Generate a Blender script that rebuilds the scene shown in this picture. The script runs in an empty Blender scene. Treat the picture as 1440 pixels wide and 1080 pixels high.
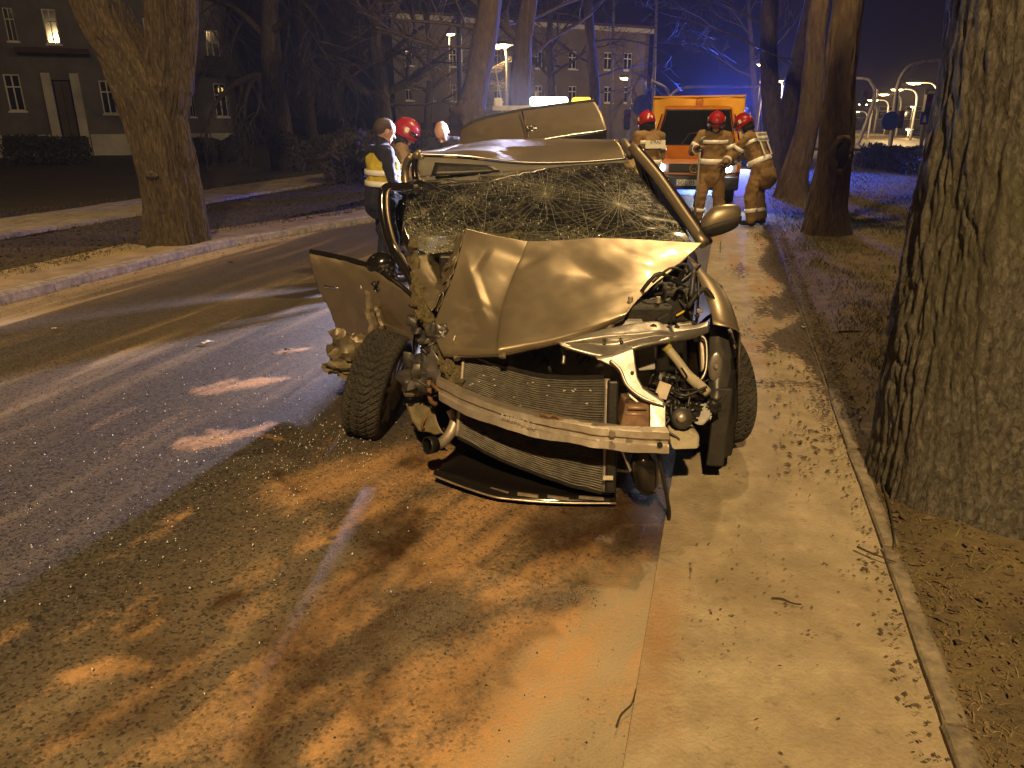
import bpy, bmesh, math, random
import numpy as np
from mathutils import Vector, Matrix, noise
from math import sin, cos, pi, radians as R, sqrt, atan2, exp

random.seed(7)
SC = bpy.context.scene
COL = SC.collection

# ------------------------------------------------------------------ camera
CAM_H = 1.72
FPX = 1040.0
PITCH = math.atan(378 / FPX)
cam_d = bpy.data.cameras.new('camera')
cam = bpy.data.objects.new('camera', cam_d)
COL.objects.link(cam)
cam.location = (0, 0, CAM_H)
cam.rotation_euler = (pi / 2 - PITCH, 0, 0)
cam_d.sensor_width = 36.0
cam_d.lens = 36.0 * FPX / 1440.0
cam_d.clip_start = 0.05
cam_d.clip_end = 2000
SC.camera = cam

# ------------------------------------------------------------------ render / view
SC.render.engine = 'CYCLES'
SC.view_settings.view_transform = 'Standard'
SC.view_settings.look = 'None'
SC.view_settings.gamma = 1.0
SC.view_settings.use_curve_mapping = False
SC.view_settings.exposure = 0.0
SC.cycles.use_denoising = True
try:
    SC.cycles.denoiser = 'OPENIMAGEDENOISE'
except Exception:
    pass
SC.cycles.max_bounces = 4
SC.cycles.diffuse_bounces = 1
SC.cycles.glossy_bounces = 2
SC.cycles.transmission_bounces = 2
SC.cycles.transparent_max_bounces = 16
SC.cycles.volume_bounces = 0
SC.cycles.sample_clamp_indirect = 4.0
SC.cycles.sample_clamp_direct = 40.0
SC.cycles.use_light_tree = True
SC.cycles.caustics_reflective = False
SC.cycles.caustics_refractive = False

# ------------------------------------------------------------------ world (night sky over a lit town)
W = bpy.data.worlds.new('World')
SC.world = W
W.use_nodes = True
wn, wl = W.node_tree.nodes, W.node_tree.links
wn.clear()
wo = wn.new('ShaderNodeOutputWorld')
sky = wn.new('ShaderNodeTexSky')
sky.sky_type = 'NISHITA'
sky.sun_disc = False
sky.sun_elevation = R(-6)
sky.sun_rotation = R(200)
bg1 = wn.new('ShaderNodeBackground')
bg1.inputs['Strength'].default_value = 0.01
wl.new(sky.outputs['Color'], bg1.inputs['Color'])
bg2 = wn.new('ShaderNodeBackground')           # glow of the town's lamps on low cloud
bg2.inputs['Color'].default_value = (0.0105, 0.0085, 0.014, 1)
bg2.inputs['Strength'].default_value = 0.09
ad = wn.new('ShaderNodeAddShader')
wl.new(bg1.outputs[0], ad.inputs[0])
wl.new(bg2.outputs[0], ad.inputs[1])
wl.new(ad.outputs[0], wo.inputs['Surface'])

# ------------------------------------------------------------------ geometry helpers
cP, sP = cos(PITCH), sin(PITCH)

def ray(px, py):
    b = (540 - py) / FPX
    return ((px - 720) / FPX, cP + b * sP, -sP + b * cP)

def G(px, py, z=0.0):
    """point at height z that was surveyed at this place of the photograph"""
    r = ray(px, py)
    t = (z - CAM_H) / r[2]
    return Vector((r[0] * t, r[1] * t, z))

def D(px, py, Y):
    """surveyed point at distance Y up the street"""
    r = ray(px, py)
    t = Y / r[1]
    return Vector((r[0] * t, Y, CAM_H + r[2] * t))

TH = math.atan(0.281)            # the street runs 15.7 degrees to the right of the viewing direction
SU, CU = sin(TH), cos(TH)

def UV(u, v, z=0.0):
    return Vector((u * SU + v * CU, u * CU - v * SU, z))

def lerp(a, b, t):
    return a + (b - a) * t

def mw(o):
    m = Matrix.Identity(4)
    while o is not None:
        m = (Matrix.LocRotScale(o.location, o.rotation_euler, o.scale)) @ m
        o = o.parent
    return m

def link(name, me, mats=None, parent=None, world=True):
    o = bpy.data.objects.new(name, me)
    COL.objects.link(o)
    if mats is not None:
        for m in (mats if isinstance(mats, (list, tuple)) else [mats]):
            me.materials.append(m)
    if parent is not None:
        o.parent = parent
        if world:
            o.location = (0, 0, 0)
            me.transform(mw(parent).inverted())
    return o

def thing(name, label, cat, loc=(0, 0, 0), rz=0.0, group=None):
    o = bpy.data.objects.new(name, None)
    COL.objects.link(o)
    o.location = loc
    o.rotation_euler = (0, 0, rz)
    o.empty_display_size = 0.2
    tag(o, label, cat, group)
    return o

def tag(o, label=None, cat=None, group=None, kind=None):
    if label: o['label'] = label
    if cat: o['category'] = cat
    if group: o['group'] = group
    if kind: o['kind'] = kind
    return o

def struct(o):
    o['kind'] = 'structure'
    return o

def copy_tree(o, parent=None):
    c = o.copy()
    COL.objects.link(c)
    c.parent = parent
    for ch in list(o.children):
        copy_tree(ch, c)
    return c

class MB:
    """collects faces for ONE mesh object"""
    def __init__(s):
        s.v, s.f, s.m = [], [], []

    def add(s, vs, fs, mi=0):
        b = len(s.v)
        s.v.extend([tuple(p) for p in vs])
        for f in fs:
            s.f.append(tuple(i + b for i in f))
            s.m.append(mi)
        return s

    def box(s, c, size, rot=None, mi=0):
        hx, hy, hz = size[0] / 2, size[1] / 2, size[2] / 2
        vs = [Vector((x, y, z)) for x in (-hx, hx) for y in (-hy, hy) for z in (-hz, hz)]
        if rot is not None:
            vs = [rot @ p for p in vs]
        c = Vector(c)
        return s.add([p + c for p in vs], [(0, 1, 3, 2), (4, 6, 7, 5), (0, 4, 5, 1), (2, 3, 7, 6), (0, 2, 6, 4), (1, 5, 7, 3)], mi)

    def bar(s, a, b, w, h=None, up=(0, 0, 1), mi=0):
        a, b = Vector(a), Vector(b)
        h = w if h is None else h
        d = (b - a).normalized()
        up = Vector(up)
        if abs(d.dot(up)) > 0.98:
            up = Vector((0, 1, 0))
        x = d.cross(up).normalized()
        z = x.cross(d)
        vs = []
        for p in (a, b):
            for i, j in ((-1, -1), (1, -1), (1, 1), (-1, 1)):
                vs.append(p + x * (i * w / 2) + z * (j * h / 2))
        return s.add(vs, [(0, 1, 2, 3), (7, 6, 5, 4), (0, 4, 5, 1), (1, 5, 6, 2), (2, 6, 7, 3), (3, 7, 4, 0)], mi)

    def tube(s, pts, rad, n=8, cap=True, mi=0, sx=1.0, up=None):
        pts = [Vector(p) for p in pts]
        if not isinstance(rad, (list, tuple)):
            rad = [rad] * len(pts)
        vs, fs = [], []
        t0 = (pts[1] - pts[0]).normalized()
        u = Vector(up) if up is not None else (Vector((0, 0, 1)) if abs(t0.z) < 0.9 else Vector((1, 0, 0)))
        for i, p in enumerate(pts):
            if i == 0: t = pts[1] - pts[0]
            elif i == len(pts) - 1: t = pts[-1] - pts[-2]
            else: t = pts[i + 1] - pts[i - 1]
            if t.length < 1e-9: t = t0
            t = t.normalized()
            u = (u - t * u.dot(t))
            if u.length < 1e-6: u = t.orthogonal()
            u = u.normalized()
            w = t.cross(u)
            for k in range(n):
                a = 2 * pi * k / n
                vs.append(p + u * (cos(a) * rad[i]) + w * (sin(a) * rad[i] * sx))
        for i in range(len(pts) - 1):
            for k in range(n):
                k2 = (k + 1) % n
                fs.append((i * n + k, i * n + k2, (i + 1) * n + k2, (i + 1) * n + k))
        if cap:
            fs.append(tuple(range(n - 1, -1, -1)))
            fs.append(tuple((len(pts) - 1) * n + k for k in range(n)))
        return s.add(vs, fs, mi)

    def lathe(s, prof, M=None, n=24, mi=0, ang=2 * pi):
        """prof: (r, z) list, about local z"""
        M = M or Matrix.Identity(4)
        closed = abs(ang - 2 * pi) < 1e-6
        m = n if closed else n + 1
        vs, fs = [], []
        for r, z in prof:
            for k in range(m):
                a = ang * k / n
                vs.append(M @ Vector((r * cos(a), r * sin(a), z)))
        for i in range(len(prof) - 1):
            for k in range(n):
                k2 = (k + 1) % m
                fs.append((i * m + k, i * m + k2, (i + 1) * m + k2, (i + 1) * m + k))
        return s.add(vs, fs, mi)

    def grid(s, rows, mi=0, wrap=False):
        nr, nc = len(rows), len(rows[0])
        vs = [p for r in rows for p in r]
        fs = []
        for i in range(nr - 1):
            for j in range(nc if wrap else nc - 1):
                j2 = (j + 1) % nc
                fs.append((i * nc + j, i * nc + j2, (i + 1) * nc + j2, (i + 1) * nc + j))
        return s.add(vs, fs, mi)

    def prism(s, poly, off, mi=0):
        """polygon (list of 3D points) extruded by vector off"""
        n = len(poly)
        poly = [Vector(p) for p in poly]
        off = Vector(off)
        vs = poly + [p + off for p in poly]
        fs = [tuple(range(n)), tuple(range(2 * n - 1, n - 1, -1))]
        for k in range(n):
            k2 = (k + 1) % n
            fs.append((k2, k, n + k, n + k2))
        return s.add(vs, fs, mi)

    def build(s, name, mat, parent=None, smooth=False, world=True, bevel=0.0, thick=0.0, subd=0, fix=True, auto=None):
        me = bpy.data.meshes.new(name)
        me.from_pydata(s.v, [], s.f)
        mats = mat if isinstance(mat, (list, tuple)) else [mat]
        if len(mats) > 1:
            me.polygons.foreach_set('material_index', s.m)
        if fix:
            bm = bmesh.new(); bm.from_mesh(me)
            bmesh.ops.recalc_face_normals(bm, faces=bm.faces)
            bm.to_mesh(me); bm.free()
        if smooth or auto is not None:
            me.polygons.foreach_set('use_smooth', [True] * len(me.polygons))
            if auto is not None:
                me.set_sharp_from_angle(angle=R(auto))
        me.update()
        o = link(name, me, mats, parent, world)
        if subd:
            m = o.modifiers.new('sub', 'SUBSURF'); m.levels = subd; m.render_levels = subd
        if thick:
            m = o.modifiers.new('thick', 'SOLIDIFY'); m.thickness = thick; m.offset = 0
        if bevel:
            m = o.modifiers.new('bev', 'BEVEL'); m.width = bevel; m.segments = 2; m.limit_method = 'ANGLE'; m.angle_limit = R(40)
        return o

def npmesh(name, verts, faces, mat, parent=None, smooth=False):
    """fast mesh from numpy arrays (faces all tris or all quads)"""
    verts = np.asarray(verts, dtype=np.float32); faces = np.asarray(faces, dtype=np.int32)
    me = bpy.data.meshes.new(name)
    nv, nf, k = len(verts), len(faces), faces.shape[1]
    me.vertices.add(nv); me.vertices.foreach_set('co', verts.ravel())
    me.loops.add(nf * k); me.loops.foreach_set('vertex_index', faces.ravel())
    me.polygons.add(nf); me.polygons.foreach_set('loop_start', np.arange(0, nf * k, k, dtype=np.int32))
    if smooth:
        me.polygons.foreach_set('use_smooth', np.ones(nf, dtype=bool))
    me.update(calc_edges=True); me.validate()
    return link(name, me, mat, parent)

def spline(pts, n):
    """Catmull-Rom through pts, n samples"""
    pts = [Vector(p) for p in pts]
    out = []
    m = len(pts) - 1
    for k in range(n):
        t = k / (n - 1) * m
        i = min(int(t), m - 1); f = t - i
        p0 = pts[max(i - 1, 0)]; p1 = pts[i]; p2 = pts[i + 1]; p3 = pts[min(i + 2, m)]
        out.append(0.5 * ((2 * p1) + (p2 - p0) * f + (2 * p0 - 5 * p1 + 4 * p2 - p3) * f * f + (3 * p1 - p0 - 3 * p2 + p3) * f ** 3))
    return out

def patch(ctrl, nu, nv):
    """smooth sheet through a net of control points (rows of equal length)"""
    rows = [spline(r, nu) for r in ctrl]
    cols = [spline([r[j] for r in rows], nv) for j in range(nu)]
    return [[cols[j][i] for j in range(nu)] for i in range(nv)]

def nz(p, s=1.0, oct=3):
    return noise.fractal(Vector(p) * s, 1.0, 2.0, oct, noise_basis='PERLIN_ORIGINAL')

# vectorised value noise (for large sheets)
def vnoise(x, y, seed=0):
    xi = np.floor(x).astype(np.int64); yi = np.floor(y).astype(np.int64)
    xf = x - xi; yf = y - yi
    def h(a, b):
        n = (a * 374761393 + b * 668265263 + seed * 974634777) & 0x7fffffff
        n = (n ^ (n >> 13)) * 1274126177 & 0x7fffffff
        return ((n ^ (n >> 16)) & 0xffff) / 65535.0
    u = xf * xf * (3 - 2 * xf); v = yf * yf * (3 - 2 * yf)
    return (h(xi, yi) * (1 - u) + h(xi + 1, yi) * u) * (1 - v) + (h(xi, yi + 1) * (1 - u) + h(xi + 1, yi + 1) * u) * v

def fbm(x, y, oct=4, seed=0):
    s = 0; a = 0.5; t = 0
    for k in range(oct):
        s = s + a * vnoise(x * 2 ** k, y * 2 ** k, seed + k * 17); t += a; a *= 0.55
    return s / t

# ------------------------------------------------------------------ materials
MATS = {}

def mat(name, col, rough=0.6, metal=0.0, noise_amt=0.0, noise_scale=8.0, bump=0.0, bump_scale=60.0, spec=0.5, coat=0.0,
        emit=None, estr=0.0, alpha=1.0, trans=0.0, stretch=None, col2=None, rough2=None, coord='Object'):
    if name in MATS: return MATS[name]
    m = bpy.data.materials.new(name)
    m.use_nodes = True
    nt = m.node_tree; N = nt.nodes; L = nt.links
    b = N['Principled BSDF']
    b.inputs['Base Color'].default_value = (*col, 1)
    b.inputs['Roughness'].default_value = rough
    b.inputs['Metallic'].default_value = metal
    b.inputs['Specular IOR Level'].default_value = spec
    b.inputs['Coat Weight'].default_value = coat
    b.inputs['Coat Roughness'].default_value = 0.08
    b.inputs['Alpha'].default_value = alpha
    b.inputs['Transmission Weight'].default_value = trans
    if emit is not None:
        b.inputs['Emission Color'].default_value = (*emit, 1)
        b.inputs['Emission Strength'].default_value = estr
    if noise_amt or bump or col2 is not None:
        tc = N.new('ShaderNodeTexCoord')
        src = tc.outputs[coord]
        if stretch is not None:
            mp = N.new('ShaderNodeMapping'); mp.inputs['Scale'].default_value = stretch
            L.new(src, mp.inputs['Vector']); src = mp.outputs[0]
    if noise_amt or col2 is not None:
        t = N.new('ShaderNodeTexNoise'); t.inputs['Scale'].default_value = noise_scale; t.inputs['Detail'].default_value = 6; t.inputs['Roughness'].default_value = 0.65
        L.new(src, t.inputs['Vector'])
        rp = N.new('ShaderNodeValToRGB')
        c2 = col2 if col2 is not None else tuple(c * (1 - noise_amt) for c in col)
        c1 = col if col2 is not None else tuple(min(1, c * (1 + noise_amt)) for c in col)
        rp.color_ramp.elements[0].position = 0.32; rp.color_ramp.elements[0].color = (*c2, 1)
        rp.color_ramp.elements[1].position = 0.68; rp.color_ramp.elements[1].color = (*c1, 1)
        L.new(t.outputs['Fac'], rp.inputs['Fac']); L.new(rp.outputs[0], b.inputs['Base Color'])
        if rough2 is not None:
            mr = N.new('ShaderNodeMapRange'); mr.inputs['To Min'].default_value = rough2; mr.inputs['To Max'].default_value = rough
            mr.inputs['From Min'].default_value = 0.35; mr.inputs['From Max'].default_value = 0.65
            L.new(t.outputs['Fac'], mr.inputs['Value']); L.new(mr.outputs[0], b.inputs['Roughness'])
    if bump:
        t2 = N.new('ShaderNodeTexNoise'); t2.inputs['Scale'].default_value = bump_scale; t2.inputs['Detail'].default_value = 5
        L.new(src, t2.inputs['Vector'])
        bp = N.new('ShaderNodeBump'); bp.inputs['Strength'].default_value = bump; bp.inputs['Distance'].default_value = 0.01
        L.new(t2.outputs['Fac'], bp.inputs['Height']); L.new(bp.outputs[0], b.inputs['Normal'])
    MATS[name] = m
    return m

def emitter(name, col, strength):
    if name in MATS: return MATS[name]
    m = bpy.data.materials.new(name); m.use_nodes = True
    N = m.node_tree.nodes; L = m.node_tree.links
    N.clear()
    o = N.new('ShaderNodeOutputMaterial'); e = N.new('ShaderNodeEmission')
    e.inputs['Color'].default_value = (*col, 1); e.inputs['Strength'].default_value = strength
    L.new(e.outputs[0], o.inputs['Surface'])
    MATS[name] = m
    return m

def lamp(name, loc, col, watts, size=0.1, spot=None, target=None, blend=0.5):
    d = bpy.data.lights.new(name, 'SPOT' if spot else 'POINT')
    d.color = col; d.energy = watts; d.shadow_soft_size = size
    if spot:
        d.spot_size = R(spot); d.spot_blend = blend
    o = bpy.data.objects.new(name, d); COL.objects.link(o)
    o.location = loc
    if target is not None:
        o.rotation_euler = (Vector(target) - Vector(loc)).to_track_quat('-Z', 'Y').to_euler()
    return o
def text_mesh(name, body, size, m, parent, extrude=.0006, align='LEFT', space=1.0, shear=0.0):
    """lettering as a plain mesh object (local, to be placed by its matrix)"""
    fc = bpy.data.curves.new(name, 'FONT'); fc.body = body; fc.size = size; fc.extrude = extrude; fc.align_x = align; fc.space_character = space; fc.resolution_u = 3; fc.shear = shear
    tmp = bpy.data.objects.new(name + '_curve', fc)
    COL.objects.link(tmp)
    dg = bpy.context.evaluated_depsgraph_get()
    me = bpy.data.meshes.new_from_object(tmp.evaluated_get(dg))
    bpy.data.objects.remove(tmp); bpy.data.curves.remove(fc)
    me.materials.clear(); me.materials.append(m)
    o = bpy.data.objects.new(name, me); COL.objects.link(o); o.parent = parent
    return o
SODIUM = (1.0, 0.66, 0.29)
# ================================================================== GROUND
rng = np.random.default_rng(11)

def sheet(name, us, vs, zf, mats, attrs=None):
    """sheet in street coordinates: us along the street, vs across"""
    U, V = np.meshgrid(us, vs, indexing='ij')
    X = U * SU + V * CU; Y = U * CU - V * SU
    Z = zf(U, V, X, Y)
    n, m = len(us), len(vs)
    idx = np.arange(n * m).reshape(n, m)
    f = np.stack([idx[:-1, :-1], idx[1:, :-1], idx[1:, 1:], idx[:-1, 1:]], -1).reshape(-1, 4)[:, ::-1]
    o = npmesh(name, np.stack([X, Y, Z], -1).reshape(-1, 3), f, mats, smooth=True)
    if attrs:
        for k, fn in attrs.items():
            a = o.data.attributes.new(k, 'FLOAT', 'POINT')
            a.data.foreach_set('value', np.clip(fn(U, V, X, Y), 0, 1).astype(np.float32).ravel())
    return o

def stretch_axis(fine0, fine1, step, end0, end1):
    a = list(np.arange(fine0, fine1, step))
    s, x = step, fine1
    while x < end1:
        a.append(x); s *= 1.12; x += s
    a.append(end1)
    s, x = step, fine0 - step
    pre = []
    while x > end0:
        pre.append(x); s *= 1.3; x -= s
    pre.append(end0)
    return np.array(sorted(pre) + a)

def streak(X, Y, a, b, w, soft=1.0, warp=0.12, seed=1):
    """0..1 mask of a smear from a to b (photo survey points) of half width w"""
    a, b = G(*a), G(*b)
    wx = X + (fbm(X * 2.3, Y * 2.3, 4, seed) - 0.5) * warp * 4
    wy = Y + (fbm(X * 2.3 + 9, Y * 2.3 + 4, 4, seed + 5) - 0.5) * warp * 4
    dx, dy = b.x - a.x, b.y - a.y
    L2 = dx * dx + dy * dy + 1e-9
    t = np.clip(((wx - a.x) * dx + (wy - a.y) * dy) / L2, 0, 1)
    d = np.hypot(wx - a.x - t * dx, wy - a.y - t * dy) / (w * (0.55 + 0.45 * np.sin(pi * (0.15 + 0.7 * t))))
    return np.exp(-(d ** 2) * soft)

SAND = [((300, 548), (385, 540), .09, .9), ((395, 498), (440, 492), .06, .8), ((245, 622), (375, 604), .07, .9), ((320, 600), (360, 615), .06, .8),
        ((215, 730), (262, 716), .05, .8), ((170, 765), (232, 742), .05, .5), ((120, 800), (170, 790), .05, .4), ((10, 925), (60, 880), .07, .5), ((400, 560), (500, 510), .05, .4),
        ((430, 690), (640, 640), .22, 1.), ((600, 640), (760, 690), .25, 1.), ((560, 720), (700, 700), .2, .9), ((640, 790), (800, 700), .2, .9),
        ((60, 978), (165, 958), .05, .9), ((170, 870), (230, 845), .05, .8), ((130, 890), (190, 850), .07, .6), ((360, 1040), (470, 970), .1, 1.), ((250, 1060), (420, 990), .09, .6),
        ((440, 850), (600, 740), .09, .9), ((330, 870), (420, 790), .08, .5), ((640, 1060), (760, 900), .2, 1.), ((760, 940), (830, 850), .13, .9),
        ((700, 850), (830, 770), .13, .8), ((590, 960), (690, 880), .12, .7), ((860, 1010), (900, 900), .05, .7), ((420, 760), (480, 720), .08, .6),
        ((560, 800), (640, 740), .1, .8), ((100, 1050), (300, 930), .12, .5), ((480, 1040), (580, 990), .1, .8), ((300, 780), (470, 650), .1, .35)]
WET = [((595, 722), (480, 850), .05, .95), ((480, 850), (330, 1070), .07, .8), ((520, 860), (440, 1000), .04, .6), ((500, 960), (640, 800), .08, .6), ((380, 1060), (470, 930), .06, .5), ((600, 880), (690, 830), .05, .5), ((130, 1010), (260, 930), .05, .4), ((415, 915), (570, 765), .07, .9), ((430, 990), (560, 850), .09, .55), ((480, 800), (600, 722), .05, .8), ((790, 765), (925, 735), .2, 1.), ((830, 700), (930, 690), .12, .8),
       ((295, 858), (345, 850), .025, .8), ((740, 850), (810, 810), .05, .7), ((700, 960), (800, 880), .03, .5), ((540, 660), (580, 650), .06, .9), ((405, 672), (415, 690), .03, .8),
       ((250, 850), (200, 930), .05, .4), ((590, 1000), (690, 900), .05, .4), ((510, 1052), (520, 1056), .012, .9)]
PALE = [((690, 1075), (800, 900), .16, 1.), ((790, 930), (880, 850), .09, .9), ((790, 810), (860, 790), .03, .8), ((690, 905), (850, 880), .05, .6), ((860, 1060), (930, 860), .05, .3)]

def m_sand(U, V, X, Y):
    s = 0 * X
    for i, (a, b, w, k) in enumerate(SAND):
        s = np.maximum(s, k * streak(X, Y, a, b, w * 1.5, 1.0, .10, 3 + i))
    near = np.clip((3.9 - Y) / 0.7, 0, 1) * np.clip((V + 2.35 - .25 * fbm(X * 2, Y * 2, 3, 8)) / 0.45, 0, 1)
    q = fbm(U * 1.3 + V * .9, V * 4.2 - U * 1.9, 5, 21)
    sl, sx = -(.55 * X + .83 * Y), .83 * X - .55 * Y
    sweep = fbm(sl * 1.6 + .25 * np.sin(sx * 5), sx * 15, 5, 22)
    gran = fbm(X * 34, Y * 34, 3, 24)
    s = s * np.clip(.15 + 1.35 * sweep, 0, 1.15) * (.7 + .55 * gran)
    s = np.maximum(s, near * np.clip((q - 0.36) * 2.4, 0, 1) * np.clip((sweep - .30) * 2.4, 0, 1.1) * (.6 + .6 * gran))
    q2 = fbm(U * .9, V * 5.5, 4, 31)
    s = np.maximum(s, np.clip((q2 - .62) * 3, 0, .35) * np.clip((8 - U) / 4, 0, 1))
    return s

def m_wet(U, V, X, Y):
    s = 0 * X
    for i, (a, b, w, k) in enumerate(WET):
        s = np.maximum(s, np.minimum(1, k * 1.15) * streak(X, Y, a, b, w * 1.6, 1.0, .10, 50 + i))
    sl, sx = -(.55 * X + .83 * Y), .83 * X - .55 * Y
    return s * np.clip(.35 + 1.1 * fbm(sl * 2.0, sx * 13, 5, 44), 0, 1.1)

def m_dust(U, V, X, Y):
    lane = np.exp(-((V + 4.45) / .38) ** 2) * .45 + np.exp(-((V + 3.0) / .4) ** 2) * .18 + np.exp(-((V + 6.45) / .5) ** 2) * .95
    st = fbm(U * .45, V * 6, 5, 40)
    s = lane * (.45 + .9 * st) + np.clip((st - .45) * 1.6, 0, .6)
    near = np.clip((4.1 - Y) / 0.6, 0, 1) * np.clip((V + 2.25 + .3 * (fbm(X * 1.5, Y * 1.5, 3, 79) - .5)) / 0.35, 0, 1)
    s = np.maximum(s, near * (.12 + .62 * fbm(U * 2 + V * 1.4, V * 6 - U * 2.8, 5, 77)))
    s = np.maximum(s, np.exp(-(np.minimum(V + .25, 0) / (.32 + .12 * fbm(U * 2, V, 3, 81))) ** 2) * (.55 + .6 * fbm(X * 2.5, Y * 2.5, 4, 78)) * np.clip((2.9 - Y) / .35, .25, 1))
    for i, (a, b, w, k) in enumerate(PALE):
        s = np.maximum(s, k * streak(X, Y, a, b, w * 1.5, 1.1, .07, 90 + i))
    return s

def add_nodes_road():
    m = bpy.data.materials.new('asphalt_with_sand'); m.use_nodes = True
    N = m.node_tree.nodes; L = m.node_tree.links; b = N['Principled BSDF']
    tc = N.new('ShaderNodeTexCoord')
    def attr(n):
        a = N.new('ShaderNodeAttribute'); a.attribute_name = n; return a.outputs['Fac']
    def noise_(scale, det=4):
        t = N.new('ShaderNodeTexNoise'); t.inputs['Scale'].default_value = scale; t.inputs['Detail'].default_value = det
        L.new(tc.outputs['Object'], t.inputs['Vector']); return t.outputs['Fac']
    def math_(op, a, c=None, clamp=False):
        n = N.new('ShaderNodeMath'); n.operation = op; n.use_clamp = clamp
        for i, x in enumerate((a, c)):
            if x is None: continue
            if isinstance(x, (int, float)): n.inputs[i].default_value = x
            else: L.new(x, n.inputs[i])
        return n.outputs[0]
    def ramp(f, els):
        r = N.new('ShaderNodeValToRGB'); cr = r.color_ramp
        cr.elements[0].position, cr.elements[0].color = els[0][0], (*els[0][1], 1)
        cr.elements[1].position, cr.elements[1].color = els[-1][0], (*els[-1][1], 1)
        for p, c in els[1:-1]:
            e = cr.elements.new(p); e.color = (*c, 1)
        L.new(f, r.inputs['Fac']); return r.outputs['Color']
    def mix(f, a, c):
        n = N.new('ShaderNodeMix'); n.data_type = 'RGBA'
        if isinstance(f, (int, float)): n.inputs[0].default_value = f
        else: L.new(f, n.inputs[0])
        for i, x in ((6, a), (7, c)):
            if isinstance(x, tuple): n.inputs[i].default_value = (*x, 1)
            else: L.new(x, n.inputs[i])
        return n.outputs[2]
    vo = N.new('ShaderNodeTexVoronoi'); vo.inputs['Scale'].default_value = 100
    L.new(tc.outputs['Object'], vo.inputs['Vector'])
    vod = vo.outputs['Distance']
    sep = N.new('ShaderNodeSeparateColor'); L.new(vo.outputs['Color'], sep.inputs[0])
    stone = ramp(sep.outputs[0], [(0, (.012, .011, .011)), (.22, (.035, .031, .027)), (.3, (.062, .054, .045)), (.75, (.076, .066, .054)), (1, (.12, .105, .088))])
    big = noise_(3.0, 6)
    base = mix(math_('MULTIPLY', big, .35), stone, (.05, .045, .04))
    # binder-filled dust between the stones, then dust films, then sand
    gr = noise_(260, 2)
    dustm = math_('MULTIPLY', attr('dust'), math_('ADD', .55, math_('MULTIPLY', noise_(22, 5), .7)), True)
    dustm = math_('MULTIPLY', dustm, ramp_f(N, L, sep.outputs[0], -.05, .30), True)
    dustm = math_('ADD', dustm, math_('MULTIPLY', math_('SUBTRACT', attr('dust'), .5, True), math_('ADD', 1.2, math_('MULTIPLY', noise_(9, 6), 1.6))), True)
    c1 = mix(dustm, base, mix(math_('MULTIPLY', math_('MULTIPLY', attr('dust'), attr('dust')), 1.0, True), mix(gr, (.13, .09, .05), (.22, .16, .095)), mix(gr, (.29, .235, .15), (.42, .35, .235))))
    sandn = math_('ADD', math_('MULTIPLY', noise_(55, 6), 1.3), math_('MULTIPLY', gr, .5))
    sm = math_('SUBTRACT', math_('ADD', math_('MULTIPLY', attr('sand'), 1.6), sandn), 1.35)
    sm = math_('MULTIPLY', sm, 1.05, True)
    sm = math_('MULTIPLY', sm, ramp_f(N, L, sep.outputs[0], -.18, .22), True)
    sandc = mix(gr, (.30, .165, .068), (.60, .37, .18))
    c2 = mix(math_('MULTIPLY', sm, .92), c1, sandc)
    wet = math_('MULTIPLY', attr('wet'), math_('ADD', .45, math_('MULTIPLY', noise_(14, 6), 1.0)), True)
    c3 = mix(math_('MULTIPLY', wet, .88), c2, (.040, .019, .008))
    L.new(c3, b.inputs['Base Color'])
    rg = math_('SUBTRACT', math_('ADD', .52, math_('MULTIPLY', sm, .3)), math_('MULTIPLY', wet, .28))
    L.new(rg, b.inputs['Roughness'])
    b.inputs['Specular IOR Level'].default_value = .4
    hgt = math_('ADD', math_('MULTIPLY', math_('SUBTRACT', 1, vod), .6), math_('MULTIPLY', gr, .5))
    bp = N.new('ShaderNodeBump'); bp.inputs['Strength'].default_value = .55; bp.inputs['Distance'].default_value = .006
    L.new(hgt, bp.inputs['Height']); L.new(bp.outputs[0], b.inputs['Normal'])
    return m

def ramp_f(N, L, f, lo, hi):
    r = N.new('ShaderNodeMapRange'); r.inputs['From Min'].default_value = lo; r.inputs['From Max'].default_value = hi
    L.new(f, r.inputs['Value']); return r.outputs[0]

# --- the earth everything lies on
earth = mat('dark_earth', (.045, .034, .022), .95, noise_amt=.4, noise_scale=1.5, bump=.6, bump_scale=20)
s = 600
o = npmesh('ground', [(-s, -s, -.06), (s, -s, -.06), (s, s, -.06), (-s, s, -.06)], [(0, 1, 2, 3)], earth); struct(o)

us = stretch_axis(.4, 7.6, .021, -25, 250)
vs = np.concatenate([np.arange(-6.7, -4.2, .05), np.arange(-4.2, -.13, .021), [-.13]])
def road_z(U, V, X, Y):
    s_ = m_sand(U, V, X, Y)
    return -.006 + .012 * (fbm(X * .8, Y * .8, 3, 2) - .5) + .006 * s_ * np.exp(-((U - 3.2) / 3) ** 2) * (.5 + fbm(X * 30, Y * 30, 2, 9)) - np.clip((V + .45) / .3, 0, 1) * .004
road_m = add_nodes_road()
road = struct(sheet('road', us, vs, road_z, road_m, dict(sand=m_sand, wet=m_wet, dust=m_dust)))

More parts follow.
